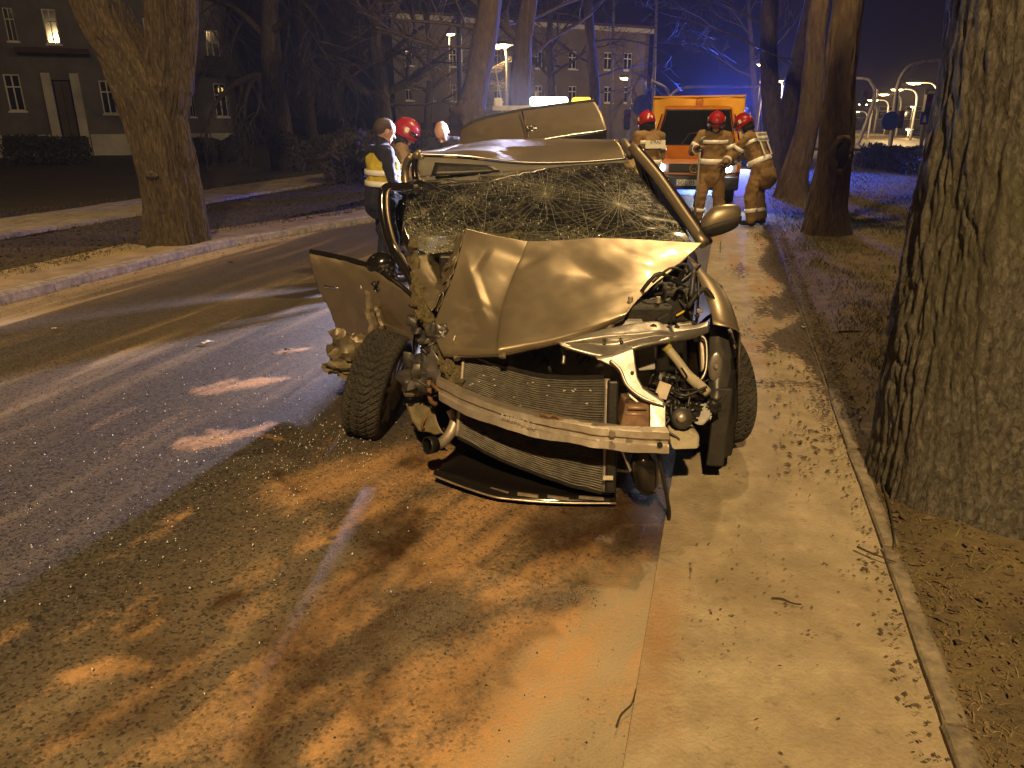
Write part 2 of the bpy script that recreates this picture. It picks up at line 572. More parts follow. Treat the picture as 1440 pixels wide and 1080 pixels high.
# --- pale concrete strip along the road (edge course + pavement)
def concrete_mat():
    m = mat('dusty_concrete', (.40, .335, .225), .9, noise_amt=.0, col2=(.24, .20, .135), noise_scale=5.5, bump=.7, bump_scale=70)
    N = m.node_tree.nodes; L = m.node_tree.links; b = N['Principled BSDF']
    rp = [n for n in N if n.type == 'VALTORGB'][0]
    tc = [n for n in N if n.type == 'TEX_COORD'][0]
    big = N.new('ShaderNodeTexNoise'); big.inputs['Scale'].default_value = 1.3; big.inputs['Detail'].default_value = 8; big.inputs['Roughness'].default_value = .7; big.inputs['Distortion'].default_value = .8
    L.new(tc.outputs['Object'], big.inputs['Vector'])
    bmr = N.new('ShaderNodeMapRange'); bmr.inputs['From Min'].default_value = .46; bmr.inputs['From Max'].default_value = .66; bmr.inputs['To Max'].default_value = .75; L.new(big.outputs['Fac'], bmr.inputs['Value'])
    bmx = N.new('ShaderNodeMix'); bmx.data_type = 'RGBA'; bmx.inputs[7].default_value = (.20, .155, .095, 1); L.new(bmr.outputs[0], bmx.inputs[0]); L.new(rp.outputs[0], bmx.inputs[6])
    # dark scuffs of soil and grit
    t = N.new('ShaderNodeTexNoise'); t.inputs['Scale'].default_value = 9; t.inputs['Detail'].default_value = 9; t.inputs['Roughness'].default_value = .75
    L.new(tc.outputs['Object'], t.inputs['Vector'])
    mr = N.new('ShaderNodeMapRange'); mr.inputs['From Min'].default_value = .57; mr.inputs['From Max'].default_value = .74; mr.inputs['To Max'].default_value = .7
    L.new(t.outputs['Fac'], mr.inputs['Value'])
    a = N.new('ShaderNodeAttribute'); a.attribute_name = 'soil'
    mx = N.new('ShaderNodeMath'); mx.operation = 'MAXIMUM'
    t3 = N.new('ShaderNodeTexNoise'); t3.inputs['Scale'].default_value = 26; t3.inputs['Detail'].default_value = 6
    L.new(tc.outputs['Object'], t3.inputs['Vector'])
    ad_ = N.new('ShaderNodeMath'); ad_.operation = 'ADD'; L.new(a.outputs['Fac'], ad_.inputs[0]); L.new(t3.outputs['Fac'], ad_.inputs[1])
    mr2 = N.new('ShaderNodeMapRange'); mr2.inputs['From Min'].default_value = .92; mr2.inputs['From Max'].default_value = 1.12
    L.new(ad_.outputs[0], mr2.inputs['Value'])
    L.new(mr.outputs[0], mx.inputs[0]); L.new(mr2.outputs[0], mx.inputs[1])
    mixn = N.new('ShaderNodeMix'); mixn.data_type = 'RGBA'; mixn.inputs[7].default_value = (.06, .042, .026, 1)
    sa = N.new('ShaderNodeAttribute'); sa.attribute_name = 'sand'
    gr = N.new('ShaderNodeTexNoise'); gr.inputs['Scale'].default_value = 180; gr.inputs['Detail'].default_value = 2; L.new(tc.outputs['Object'], gr.inputs['Vector'])
    sad = N.new('ShaderNodeMath'); sad.operation = 'ADD'; L.new(sa.outputs['Fac'], sad.inputs[0]); L.new(gr.outputs['Fac'], sad.inputs[1])
    smr = N.new('ShaderNodeMapRange'); smr.inputs['From Min'].default_value = .55; smr.inputs['From Max'].default_value = 1.15; smr.inputs['To Max'].default_value = .9; L.new(sad.outputs[0], smr.inputs['Value'])
    smx = N.new('ShaderNodeMix'); smx.data_type = 'RGBA'; smx.inputs[7].default_value = (.30, .17, .075, 1); L.new(smr.outputs[0], smx.inputs[0]); L.new(bmx.outputs[2], smx.inputs[6])
    L.new(mx.outputs[0], mixn.inputs[0]); L.new(smx.outputs[2], mixn.inputs[6]); L.new(mixn.outputs[2], b.inputs['Base Color'])
    return m
conc = concrete_mat()
SOIL = [((1060, 540), (1140, 545), .12, .9), ((1050, 500), (1110, 470), .12, .7), ((1090, 700), (1180, 690), .1, .5), ((1120, 620), (1160, 600), .08, .7), ((1180, 800), (1260, 1000), .05, .6),
        ((1080, 440), (1120, 420), .2, .9), ((1070, 400), (1100, 350), .2, .8), ((1000, 850), (1040, 860), .03, .55), ((975, 790), (985, 810), .02, .8), ((1120, 830), (1160, 840), .05, .4), ((985, 800), (1000, 640), .02, .4)]
def m_soil(U, V, X, Y):
    s_ = .3 * np.exp(-((V - .76) / .1) ** 2)
    for i, (a, b, w, k) in enumerate(SOIL):
        s_ = np.maximum(s_, k * .5 * streak(X, Y, a, b, w * 1.5, 1, .06, 130 + i))
    far = np.clip((U - 4.3) / 2.5, 0, 1)
    enc = np.clip((V - .62 + .55 * (fbm(U * 1.3, V * 1.5, 4, 141) - .35)) / .18, 0, 1) * np.clip((U - 4.4) / 1.2, 0, 1)
    return s_ + far * np.clip((fbm(U * 1.1, V * 4, 4, 140) - .38) * 1.1, 0, .5) + .55 * enc
pus = stretch_axis(.4, 7.6, .03, -25, 40)
pvs = np.sort(np.concatenate([np.arange(-.128, .765, .03), [.769, -.012, -.006, 0, .006, .012]]))
seam = lambda U: (fbm(U * 2.3, 0 * U, 3, 301) > .42) * (.35 + .65 * fbm(U * 9, 0 * U, 2, 300))
def p_soil(U, V, X, Y):
    return m_soil(U, V, X, Y) + .55 * np.exp(-((V - .015 * (fbm(U * 3, 0 * U, 3, 302) - .5)) / .007) ** 2) * seam(U)
def p_sand(U, V, X, Y):
    q = fbm(U * 2.2, V * 6, 5, 310)
    s_ = .55 * np.exp(-((V + .10) / .12) ** 2) * np.clip((q - .42) * 3, 0, 1) * np.clip((4 - U) / 1.5, 0, 1)
    far = np.clip((U - 4.0) / 2.0, 0, 1)
    return np.maximum(s_, np.clip((q - .50) * 2.5, 0, .6) * np.maximum(np.clip((.35 - V) / .5, 0, 1) * .6, far))
pave = struct(sheet('pavement', pus, pvs, lambda U, V, X, Y: .003 + .014 * (fbm(X * 2.2, Y * 2.2, 4, 6) - .4) - .005 * np.exp(-(V / .006) ** 2) * seam(U), conc, dict(soil=p_soil, sand=p_sand)))

# --- kerbs: each stone its own piece
kerb_m = mat('kerb_concrete', (.18, .15, .105), .85, noise_amt=.5, noise_scale=14, bump=.5, bump_scale=50)
kerb_stone_m = mat('granite_kerb', (.24, .215, .185), .8, noise_amt=.5, noise_scale=10, bump=.6, bump_scale=40)
def kerb_line(name, pts, ln, w, h, m, cut=.012):
    """pts: street (u,v) polyline; stones of length ln"""
    base = MB()
    cum = [0]
    P_ = [Vector((a, b, 0)) for a, b in pts]
    for a, b in zip(P_, P_[1:]): cum.append(cum[-1] + (b - a).length)
    def at(s_):
        for i in range(len(cum) - 1):
            if s_ <= cum[i + 1] or i == len(cum) - 2:
                return P_[i].lerp(P_[i + 1], (s_ - cum[i]) / (cum[i + 1] - cum[i]))
    root = None
    n = int(cum[-1] / ln)
    rnd = random.Random(len(name))
    me_v = []
    for k in range(n):
        a, b = at(k * ln + cut * .5), at((k + 1) * ln - cut * .5)
        wa, wb = UV(a.x, a.y), UV(b.x, b.y)
        mid = (wa + wb) / 2
        d = (wb - wa); L_ = d.length
        rz = atan2(d.y, d.x)
        mb = MB()
        c = min(.025, h * .3)
        # profile with worn upper edges
        prof = [(-w / 2, -.12), (-w / 2, h - c), (-w / 2 + c * .5, h - c * .3), (-w / 2 + c, h), (w / 2 - c, h), (w / 2, h - c), (w / 2, -.12)]
        rows = []
        for t in (-.5, -.46, -.2, .1, .3, .46, .5):
            e = .006 if abs(t) > .48 else 0
            rows.append([Vector((t * L_, p[0] * (1 - e) + rnd.uniform(-.003, .003), p[1] - (e if p[1] > 0 else 0) + rnd.uniform(-.003, .003))) for p in prof])
        mb.grid(rows)
        mb.f.append(tuple(range(len(prof)))); mb.m.append(0)
        mb.f.append(tuple(range(6 * len(prof), 7 * len(prof)))); mb.m.append(0)
        if root is None:
            root = bpy.data.objects.new(name, None); COL.objects.link(root); struct(root)
        o = mb.build('kerb_stone', m, None, smooth=False)
        o.parent = root
        o.location = mid + Vector((0, 0, rnd.uniform(-.008, .006) - (.022 if name == 'pavement_kerb' and k > 5 else 0)))
        o.rotation_euler = (rnd.uniform(-.03, .03), rnd.uniform(-.008, .008), rz + rnd.uniform(-.012, .012))
    return root
kerb_line('pavement_kerb', [(-1.0, .80), (6.0, .80), (16, .80)], 1.0, .07, .03, kerb_m)
LK = [(-4, -6.68), (8.6, -6.70), (10.1, -6.36), (11.8, -5.83), (13.5, -5.5), (40, -5.45)]
kerb_line('road_kerb', LK, 1.0, .16, .11, kerb_stone_m)

# --- verges
verge_m = mat('verge_soil', (.165, .125, .062), .95, col2=(.065, .05, .028), noise_scale=5, bump=1.0, bump_scale=30)
verge_l = mat('park_soil', (.055, .04, .026), .95, col2=(.026, .02, .014), noise_scale=2.2, bump=1.0, bump_scale=24)
vus = stretch_axis(.4, 9, .07, -25, 200)
def vz(U, V, X, Y):
    tree_heave = .12 * np.exp(-(((X - 2.45) / .8) ** 2 + ((Y - 3.1) / .8) ** 2))
    return .022 + .06 * (fbm(X * 1.5, Y * 1.5, 4, 61) - .30) * np.clip((V - .83) / .3, 0, 1) + tree_heave * np.clip((V - .82) / .12, 0, 1)
struct(sheet('grass_verge', vus, np.concatenate([[.78], np.arange(.83, 4, .07), np.arange(4, 14, .6)]), vz, verge_m))
lus = np.concatenate([np.arange(-10, 30, .4), np.arange(30, 90, 3)])
def left_edge(U):
    return np.interp(U, [p[0] for p in LK], [p[1] for p in LK]) - .08
def lsheet(name, v0, v1, z, m, n=8, nzs=.03):
    V01 = np.linspace(0, 1, n)
    us_ = lus
    U, T = np.meshgrid(us_, V01, indexing='ij')
    e0 = left_edge(U) if v0 is None else v0 + 0 * U
    e1 = left_edge(U) + v1 if v1 > -4 else v1 + (0 * U if name != 'footpath' else 0 * U)
    V = e0 + (e1 - e0) * T
    X = U * SU + V * CU; Y = U * CU - V * SU
    Z = z + nzs * (fbm(X * .8, Y * .8, 4, 71) - .5)
    nn, mm = U.shape
    idx = np.arange(nn * mm).reshape(nn, mm)
    f = np.stack([idx[:-1, :-1], idx[1:, :-1], idx[1:, 1:], idx[:-1, 1:]], -1).reshape(-1, 4)
    o = npmesh(name, np.stack([X, Y, Z], -1).reshape(-1, 3), f, m, smooth=True)
    return struct(o)
side_m = mat('trodden_sand_path', (.30, .235, .14), .95, col2=(.15, .115, .07), noise_scale=3, bump=.5, bump_scale=40)
lsheet('trodden_strip', None, -.95, .085, side_m, 6, .03)
lsheet('park_lawn', -7.2, -60, .07, verge_l, 60, .12)

# --- slab footpath through the park: slabs as pieces where they can be told apart
slab_m = mat('path_slab', (.22, .19, .15), .9, noise_amt=.35, noise_scale=6, bump=.4, bump_scale=50)
froot = bpy.data.objects.new('footpath', None); COL.objects.link(froot); struct(froot)
slab_me = None
rnd = random.Random(4)
for i in range(34):
    for j in range(2):
        u = -2 + i * .82; v = -10.1 - j * .8
        if slab_me is None:
            mb = MB(); mb.box((0, 0, 0), (.80, .78, .06))
            so = mb.build('paving_slab', slab_m, None, bevel=.008); slab_me = so.data
        else:
            so = bpy.data.objects.new('paving_slab', slab_me); COL.objects.link(so)
        so.parent = froot
        so.location = UV(u, v, .115 + rnd.uniform(-.008, .008))
        so.rotation_euler = (rnd.uniform(-.012, .012), rnd.uniform(-.012, .012), pi / 2 - TH + rnd.uniform(-.01, .01))

# --- cross street and wide junction ahead
jm = mat('junction_asphalt', (.05, .047, .042), .7, noise_amt=.4, noise_scale=.6, bump=.3, bump_scale=30)
def quad_uv(name, u0, u1, v0, v1, z, m):
    ps = [UV(u0, v0, z), UV(u1, v0, z), UV(u1, v1, z), UV(u0, v1, z)]
    return struct(npmesh(name, ps, [(0, 3, 2, 1)], m))
quad_uv('cross_street', 42, 56, -60, 90, .16, jm)
quad_uv('far_carriageway', 20, 220, 16, 24, .11, jm)
# ================================================================== STREET LAMPS, SIGNALS, POLES
galv = mat('galvanised_pole', (.34, .33, .32), .55, metal=.3, noise_amt=.3, noise_scale=5)
dark_pole = mat('dark_painted_pole', (.03, .03, .032), .6, noise_amt=.3, noise_scale=6)
glow_w = emitter('sodium_glass', (1.0, .62, .20), 60)
glow_s = emitter('sodium_glass_small', (1.0, .70, .32), 26)

def street_lamp(base, head, label, watts=0, pole_m=galv, r=.07, glow=glow_w, hs=(.55, .26), group=None, soft=.15, spread=None):
    base, head = Vector(base), Vector(head)
    t = thing('street_lamp', label, 'street lamp', base, 0, group)
    mb = MB()
    top = Vector((base.x, base.y, head.z - .05))
    horiz = Vector((head.x - base.x, head.y - base.y, 0))
    if horiz.length > .25:
        pts = [base, base.lerp(top, .5), top - Vector((0, 0, .6)), top - Vector((0, 0, .15)) + horiz * .12, top + horiz * .4 + Vector((0, 0, .08)), top + horiz + Vector((0, 0, .08))]
        mb.tube(spline(pts, 24), [lerp(r, r * .45, k / 23) for k in range(24)], 10)
    else:
        mb.tube([base, base.lerp(top, .5), top], [r, r * .8, r * .55], 10)
    mb.build('pole', pole_m, t, smooth=True)
    d = horiz.normalized() if horiz.length > .05 else Vector((0, -1, 0))
    sx = d.cross(Vector((0, 0, 1)))
    a, w = hs
    mb = MB()
    sh = []
    for k, (tt, ww, zz) in enumerate([(-.55, .25, .06), (-.4, .8, .10), (0, 1.0, .13), (.4, .85, .10), (.55, .3, .05)]):
        sh.append([head + d * (tt * a) + sx * (q * ww * w / 2) + Vector((0, 0, h)) for q, h in ((-1, .01), (-.7, zz), (.7, zz), (1, .01))])
    mb.grid(sh); mb.build('lamp_housing', pole_m, t, smooth=True, thick=.01)
    mb = MB()
    sh = []
    for k, (tt, ww, zz) in enumerate([(-.42, .3, -.02), (-.3, .75, -.06), (0, .9, -.08), (.3, .75, -.06), (.42, .3, -.02)]):
        sh.append([head + d * (tt * a) + sx * (q * ww * w / 2) + Vector((0, 0, h)) for q, h in ((-1, .008), (-.6, zz), (.6, zz), (1, .008))])
    mb.grid(sh); mb.build('lamp_glass', glow, t, smooth=True)
    if watts:
        l = lamp('lamp_light', head + Vector((0, 0, -.22)), SODIUM, watts, soft)
        l.parent = t; l.location = head + Vector((0, 0, -.22)) - base
    return t

# the two lamps that light the wreck (their posts stand outside the picture)
street_lamp(UV(-4.9, 1.9), (-.3, -4.6, 8.0), 'tall street lamp on the verge close behind the wreck, pale steel pole', 6000, hs=(.7, .3), r=.09)
sl = street_lamp((-9.6, 6.2, 0), (-7.6, 5.8, 8.6), 'tall street lamp on the park side of the road, short of the forked tree', 0, hs=(.7, .3), r=.09)
l = lamp('lamp_light', (2.0, -.4, 8.38), SODIUM, 1900, .15, spot=88, blend=.9); l.parent = sl; l.rotation_euler = (R(14), R(2), 0)
street_lamp((4.98, 12.05, 0), (3.6, 10.3, 8.4), 'tall street lamp whose post stands hidden behind the hollow tree', 2100, hs=(.7, .3), r=.07)
# lamps in the picture
street_lamp(D(713, 150, 27).xy.to_3d(), D(700, 64, 27), 'single glowing street lamp on a thin post beside the burr-covered trunk', 260, r=.05, hs=(.95, .95))
street_lamp(D(634, 150, 42).xy.to_3d(), D(633, 48, 42), 'small distant lamp shining beside the tall dark pole', 90, r=.05, glow=glow_s)
street_lamp(D(531, 150, 45).xy.to_3d(), D(525, 131, 45), 'lone lamp glimmering low among the park trees', 50, r=.05, glow=glow_s, hs=(.34, .34))
street_lamp(D(884, 150, 40).xy.to_3d(), D(880, 110, 40), 'amber lamp beside the traffic signal arm', 380, r=.06, hs=(.55, .45))
street_lamp(D(1066, 150, 48).xy.to_3d(), D(1071, 91, 48), 'pale lamp above the far end of the signal arm', 500, r=.07, glow=glow_s)
street_lamp(D(1098, 150, 40).xy.to_3d(), D(1093, 114, 40), 'lamp glowing between the twin dark stems', 900, r=.06, hs=(.6, .5))
row = [(1203, 157, 95), (1214, 147, 80), (1228, 141, 72), (1243, 133, 64), (1262, 126, 56), (1286, 117, 48)]
for k, (px, py, Y) in enumerate(row):
    h = D(px, py, Y); b = h + Vector((1.6, .2, 0)); b.z = 0
    street_lamp(b, h, 'lamp in the row receding along the far carriageway' if k < 4 else ['tall lamp over the far carriageway above the round blue sign', 'highest lamp over the far carriageway beside the near trunk'][k - 4], [400, 0, 800, 0, 1500, 1500][k], r=.09, hs=(.9, .5) if k > 2 else (1.0, .6), group='street lamps along the far carriageway')
for (px, py, Y, lab) in [(1285, 150, 70, 'second-row lamp low behind the signal poles'), (1253, 157, 80, 'dim lamp beside the round blue sign'), (1279, 182, 60, 'low lamp shining above the lit cross street'), (1105, 170, 60, 'far lamp seen in the gap between the leaning stems')]:
    h = D(px, py, Y); street_lamp(Vector((h.x, h.y + .1, 0)), h, lab, 200 if Y < 65 else 0, r=.05, glow=glow_s, hs=(.7, .5))

def plain_pole(px, y0, y1, Y, r, label, m=galv, lean=0):
    a = D(px, y1, Y); a.z = 0
    top = D(px + lean, y0, Y); top.z = max(top.z, 7)
    t = thing('pole', label, 'pole', a)
    mb = MB(); mb.tube([a, a.lerp(top, .5), top], [r, r * .85, r * .6], 10); mb.build('shaft', m, t, smooth=True)
    mb = MB(); mb.tube([a, a + Vector((0, 0, .35))], r * 1.5, 10); mb.build('base_sleeve', m, t)
    return t
plain_pole(646, 0, 150, 24, .09, 'tall dark pole standing before the burr-covered trunk', dark_pole)
plain_pole(861, 0, 150, 34, .07, 'tall pale pole with peeling bands near the lit house', galv, 2)
plain_pole(920, 0, 150, 36, .09, 'tall pale pole beside the overhead signal arm', galv, 3)

def signal_head(c, parent, face=(0, -1, 0), s=1.0, lit=None):
    mb = MB(); mb.box(c, (.26 * s, .22 * s, .8 * s)); h = mb.build('signal_head', mat('signal_black', (.012, .012, .013), .5), parent, bevel=.02)
    for k, nm in enumerate(('red', 'amber', 'green')):
        cc = Vector(c) + Vector((0, -.12 * s, (.26 - .26 * k) * s))
        mb = MB(); mb.lathe([(.001, .01), (.08 * s, .006), (.095 * s, 0)], Matrix.Translation(cc) @ Matrix.Rotation(pi / 2, 4, 'X'), 14)
        mb.build('lens', mat('lens_' + nm, {'red': (.12, .01, .01), 'amber': (.14, .07, .01), 'green': (.01, .08, .05)}[nm], .2), h)
def gantry(base, pts, label, r=.11):
    base = Vector(base)
    t = thing('signal_gantry', label, 'traffic signal', base)
    p = [base] + [Vector(q) for q in pts]
    mb = MB(); mb.tube(spline(p, 40), [lerp(r, r * .65, k / 39) for k in range(40)], 12); mb.build('curved_post', galv, t, smooth=True)
    return t
b = D(1205, 204, 44); b.z = 0
t = gantry(b, [D(1219, 170, 44), D(1230, 135, 44), D(1226, 118, 44.5), D(1212, 110, 45), D(1150, 113, 46), D(1125, 116, 46)], 'curved signal post bending over the road beside the hollow tree')
signal_head(b + Vector((-.1, -.2, 2.6)), t); 
b = D(1251, 212, 39); b.z = 0
t = gantry(b, [D(1257, 160, 39), D(1263, 120, 39), D(1275, 97, 39), D(1295, 87, 39), D(1330, 84, 39), D(1390, 82, 39)], 'curved signal post with round blue sign, arm reaching behind the near trunk')
signal_head(D(1266, 168, 38.8), t)
mb = MB(); mb.lathe([(.001, .02), (.44, .02), (.45, 0), (.001, 0)], Matrix.Translation(D(1252, 170, 38.7)) @ Matrix.Rotation(pi / 2, 4, 'X'), 24); mb.build('round_sign', mat('sign_blue', (.02, .06, .42), .5), t)
mb = MB(); mb.add([D(1243, 186, 38.7), D(1252, 186, 38.7), D(1247.5, 177, 38.7)], [(0, 1, 2)]); mb.build('warning_sign', mat('sign_yellow', (.8, .5, .04), .5), t, thick=.02)
b = D(1296, 210, 33); b.z = 0
t = thing('signal_post', 'straight signal post with square blue crossing sign by the near trunk', 'traffic signal', b)
mb = MB(); mb.tube([b, D(1303, 125, 33)], .075, 10); mb.build('post', galv, t, smooth=True)
signal_head(D(1304, 147, 32.8), t)
mb = MB(); mb.box(D(1300, 166, 32.8), (.36, .03, .5)); sg = mb.build('crossing_sign', mat('sign_blue', (.02, .06, .42), .5), t, bevel=.01)
mb = MB(); mb.add([D(1297, 172, 32.77), D(1303, 172, 32.77), D(1301, 160, 32.77)], [(0, 1, 2)]); mb.build('sign_triangle', mat('sign_white', (.75, .75, .75), .5), sg)
b = D(1218, 205, 52); b.z = 0
t = thing('signal_post', 'short signal post far beyond the curved gantry', 'traffic signal', b)
mb = MB(); mb.tube([b, b + Vector((0, 0, 3.3))], .07, 8); mb.build('post', galv, t); signal_head(b + Vector((0, -.15, 2.9)), t)
# overhead arm across the road by the van
b = D(882, 195, 34); b.z = 0
t = gantry(b, [D(884, 150, 34), D(886, 104, 34), D(894, 102, 34.2), D(915, 113, 35), D(934, 122, 36), D(940, 132, 36), D(941, 145, 36)], 'signal post with bent overhead arm beside the amber lamp', .09)
signal_head(D(882, 168, 33.8), t); signal_head(D(912, 116, 34.6), t, s=.8)
b = D(1060, 200, 40); b.z = 0
t = gantry(b, [D(1066, 160, 40), D(1071, 121, 40), D(1060, 121.5, 40), D(1000, 122, 40), D(965, 123, 40), D(948, 130, 40), D(940, 145, 40)], 'overhead signal arm arching above the orange truck', .09)
b = D(935, 200, 45); b.z = 0
t = thing('traffic_sign', 'round blue sign on a thin post behind the signal arm', 'traffic sign', D(906, 200, 38).xy.to_3d())
mb = MB(); mb.tube([D(907, 200, 38).xy.to_3d(), D(906, 140, 38)], .04, 8); mb.build('post', galv, t)
mb = MB(); mb.lathe([(.001, .02), (.5, .02), (.51, 0), (.001, 0)], Matrix.Translation(D(905, 149, 37.9)) @ Matrix.Rotation(pi / 2, 4, 'X'), 24); mb.build('disc', mat('sign_blue', (.02, .06, .42), .5), t)
# ================================================================== WRECKED CAR
paint = mat('champagne_paint', (.285, .235, .16), .38, metal=.72, noise_amt=.06, noise_scale=3, coat=.25, bump=.012, bump_scale=260, rough2=.46)
def grime(m):
    N = m.node_tree.nodes; L = m.node_tree.links; b = N['Principled BSDF']; tc = [n for n in N if n.type == 'TEX_COORD'][0]
    old = b.inputs['Base Color'].links[0].from_socket
    t = N.new('ShaderNodeTexNoise'); t.inputs['Scale'].default_value = 6; t.inputs['Detail'].default_value = 10; t.inputs['Roughness'].default_value = .72; L.new(tc.outputs['Object'], t.inputs['Vector'])
    mr = N.new('ShaderNodeMapRange'); mr.inputs['From Min'].default_value = .50; mr.inputs['From Max'].default_value = .78; mr.inputs['To Max'].default_value = .75; L.new(t.outputs['Fac'], mr.inputs['Value'])
    mp = N.new('ShaderNodeMapping'); mp.inputs['Scale'].default_value = (3, 60, 60); mp.inputs['Rotation'].default_value = (.3, .2, .6); L.new(tc.outputs['Object'], mp.inputs['Vector'])
    sc = N.new('ShaderNodeTexNoise'); sc.inputs['Scale'].default_value = 2.0; sc.inputs['Detail'].default_value = 3; L.new(mp.outputs[0], sc.inputs['Vector'])
    smr = N.new('ShaderNodeMapRange'); smr.inputs['From Min'].default_value = .70; smr.inputs['From Max'].default_value = .76; smr.inputs['To Max'].default_value = .5; L.new(sc.outputs['Fac'], smr.inputs['Value'])
    m1 = N.new('ShaderNodeMix'); m1.data_type = 'RGBA'; m1.inputs[7].default_value = (.13, .10, .065, 1); L.new(mr.outputs[0], m1.inputs[0]); L.new(old, m1.inputs[6])
    m2 = N.new('ShaderNodeMix'); m2.data_type = 'RGBA'; m2.inputs[7].default_value = (.45, .40, .32, 1); L.new(smr.outputs[0], m2.inputs[0]); L.new(m1.outputs[2], m2.inputs[6]); L.new(m2.outputs[2], b.inputs['Base Color'])
    mt = N.new('ShaderNodeMapRange'); mt.inputs['From Min'].default_value = 0; mt.inputs['From Max'].default_value = .75; mt.inputs['To Min'].default_value = .72; mt.inputs['To Max'].default_value = .15; L.new(mr.outputs[0], mt.inputs['Value']); L.new(mt.outputs[0], b.inputs['Metallic'])
grime(paint)
paint_in = mat('primer_inside', (.20, .165, .115), .5, metal=.4, noise_amt=.3, noise_scale=9)
blk = mat('black_plastic', (.014, .013, .012), .45, noise_amt=.4, noise_scale=18, bump=.15)
blk2 = mat('dusty_black_plastic', (.03, .027, .022), .65, col2=(.012, .011, .01), noise_scale=12, bump=.3)
gloss_blk = mat('gloss_black_trim', (.012, .01, .009), .15, coat=.5)
rubber = mat('dusty_tyre_rubber', (.050, .044, .035), .8, col2=(.022, .02, .017), noise_scale=9, bump=.25, bump_scale=120)
steel = mat('bare_pressed_steel', (.42, .40, .37), .34, metal=.85, noise_amt=.3, noise_scale=7, bump=.1, bump_scale=30, rough2=.55)
dsteel = mat('dark_inner_steel', (.10, .095, .09), .4, metal=.7, noise_amt=.4, noise_scale=9, rough2=.6)
alu = mat('dirty_aluminium', (.62, .57, .50), .42, metal=.7, col2=(.36, .30, .24), noise_scale=11, bump=.15, bump_scale=40, rough2=.6)
rust = mat('rusty_steel', (.16, .09, .05), .7, metal=.3, noise_amt=.5, noise_scale=14, bump=.4)
cream = mat('aged_cream_plastic', (.38, .34, .245), .5, noise_amt=.15, noise_scale=10)
whitep = mat('white_sealed_plastic', (.42, .41, .39), .5, noise_amt=.2, noise_scale=12)
olive = mat('torn_olive_foam', (.15, .12, .055), .85, col2=(.05, .04, .02), noise_scale=16, bump=1.0, bump_scale=50)
fabric = mat('grey_seat_cloth', (.07, .065, .06), .9, noise_amt=.2, noise_scale=30, bump=.3)
bagm = mat('airbag_cloth', (.24, .22, .18), .9, noise_amt=.2, noise_scale=6, bump=.4, bump_scale=25)
yellowp = mat('yellow_plastic', (.75, .5, .05), .5)
labelp = mat('paper_label', (.62, .55, .45), .8, noise_amt=.15, noise_scale=25)

CX = .25
car = thing('wrecked_car', 'champagne hatchback with crushed front, shattered windscreen and buckled bonnet', 'car', (CX, 5.0, 0))

def DD(l, Y=None):
    return [D(*p) if len(p) == 3 else D(p[0], p[1], Y) for p in l]

def psheet(name, rows, m, nu, nv, thick=.004, parent=None, smooth=True, rough=0, seed=0, auto=None):
    g = patch([DD(r) for r in rows], nu, nv)
    if rough:
        g = [[p + Vector((nz(p, 14) * rough, nz(p + Vector((5, 5, 5)), 14) * rough, nz(p + Vector((9, 2, 5)), 14) * rough)) for p in r] for r in g]
    mb = MB(); mb.grid(g)
    return mb.build(name, m, parent or car, smooth=smooth, thick=thick, fix=False, auto=auto)

# ---- bonnet: buckled main skin, with a hard crease and a tented rear corner
hood_rows = [
    [(655, 322, 4.12), (690, 331, 4.18), (738, 339, 4.22), (748, 339, 4.23), (830, 336, 4.28), (910, 337, 4.30), (988, 341, 4.30)],
    [(648, 350, 4.03), (688, 350, 4.10), (732, 356, 4.12), (742, 356, 4.12), (822, 352, 4.16), (900, 352, 4.17), (976, 353, 4.19)],
    [(638, 385, 3.90), (682, 385, 3.92), (718, 392, 3.92), (727, 391, 3.91), (806, 384, 3.93), (876, 381, 3.95), (943, 383, 3.99)],
    [(622, 425, 3.72), (672, 424, 3.70), (706, 428, 3.68), (715, 427, 3.66), (790, 418, 3.68), (856, 411, 3.72), (914, 407, 3.79)],
    [(610, 462, 3.55), (662, 464, 3.47), (700, 464, 3.43), (708, 462, 3.40), (778, 451, 3.44), (842, 439, 3.49), (893, 428, 3.60)],
    [(616, 486, 3.42), (664, 488, 3.33), (698, 487, 3.27), (706, 485, 3.24), (772, 473, 3.29), (836, 458, 3.36), (882, 441, 3.48)],
    [(623, 500, 3.38), (665, 499, 3.30), (698, 497, 3.245), (705, 496, 3.225), (770, 484, 3.27), (832, 468, 3.34), (878, 447, 3.46)],
]
CREASE = [(-.26, 4.05, -.10, 3.45, .05, .016), (-.30, 3.72, -.06, 3.60, .04, -.014), (.20, 4.22, .62, 3.72, .14, -.010), (-.06, 3.9, .25, 4.2, .05, -.006), (.55, 4.2, .80, 4.05, .05, -.006), (-.22, 3.9, -.12, 4.15, .04, -.012)]
g = patch([DD(r) for r in hood_rows], 110, 90)
for i, r in enumerate(g):
    for j, p in enumerate(r):
        w = .008 * nz(p, 2.2, 2) + .003 * nz(p, 7, 2)
        dent = -.02 * exp(-(((p.x - .45) / .16) ** 2 + ((p.y - 3.95) / .10) ** 2)) - .012 * exp(-(((p.x - .05) / .12) ** 2 + ((p.y - 4.1) / .05) ** 2))
        fold = 0
        for (x0, y0, x1, y1, wd, dp) in CREASE:
            dx, dy = x1 - x0, y1 - y0; L2 = dx * dx + dy * dy
            t_ = ((p.x - x0) * dx + (p.y - y0) * dy) / L2
            if -.1 < t_ < 1.1:
                d_ = abs((p.x - x0) * dy - (p.y - y0) * dx) / sqrt(L2)
                fold += dp * max(0, 1 - d_ / wd) * max(0, sin(pi * min(max(t_, 0), 1)))
        r[j] = p + Vector((0, 0, w + dent + fold))
mb = MB(); mb.grid(g)
hood = mb.build('bonnet', paint, car, smooth=True, thick=.004, fix=False)
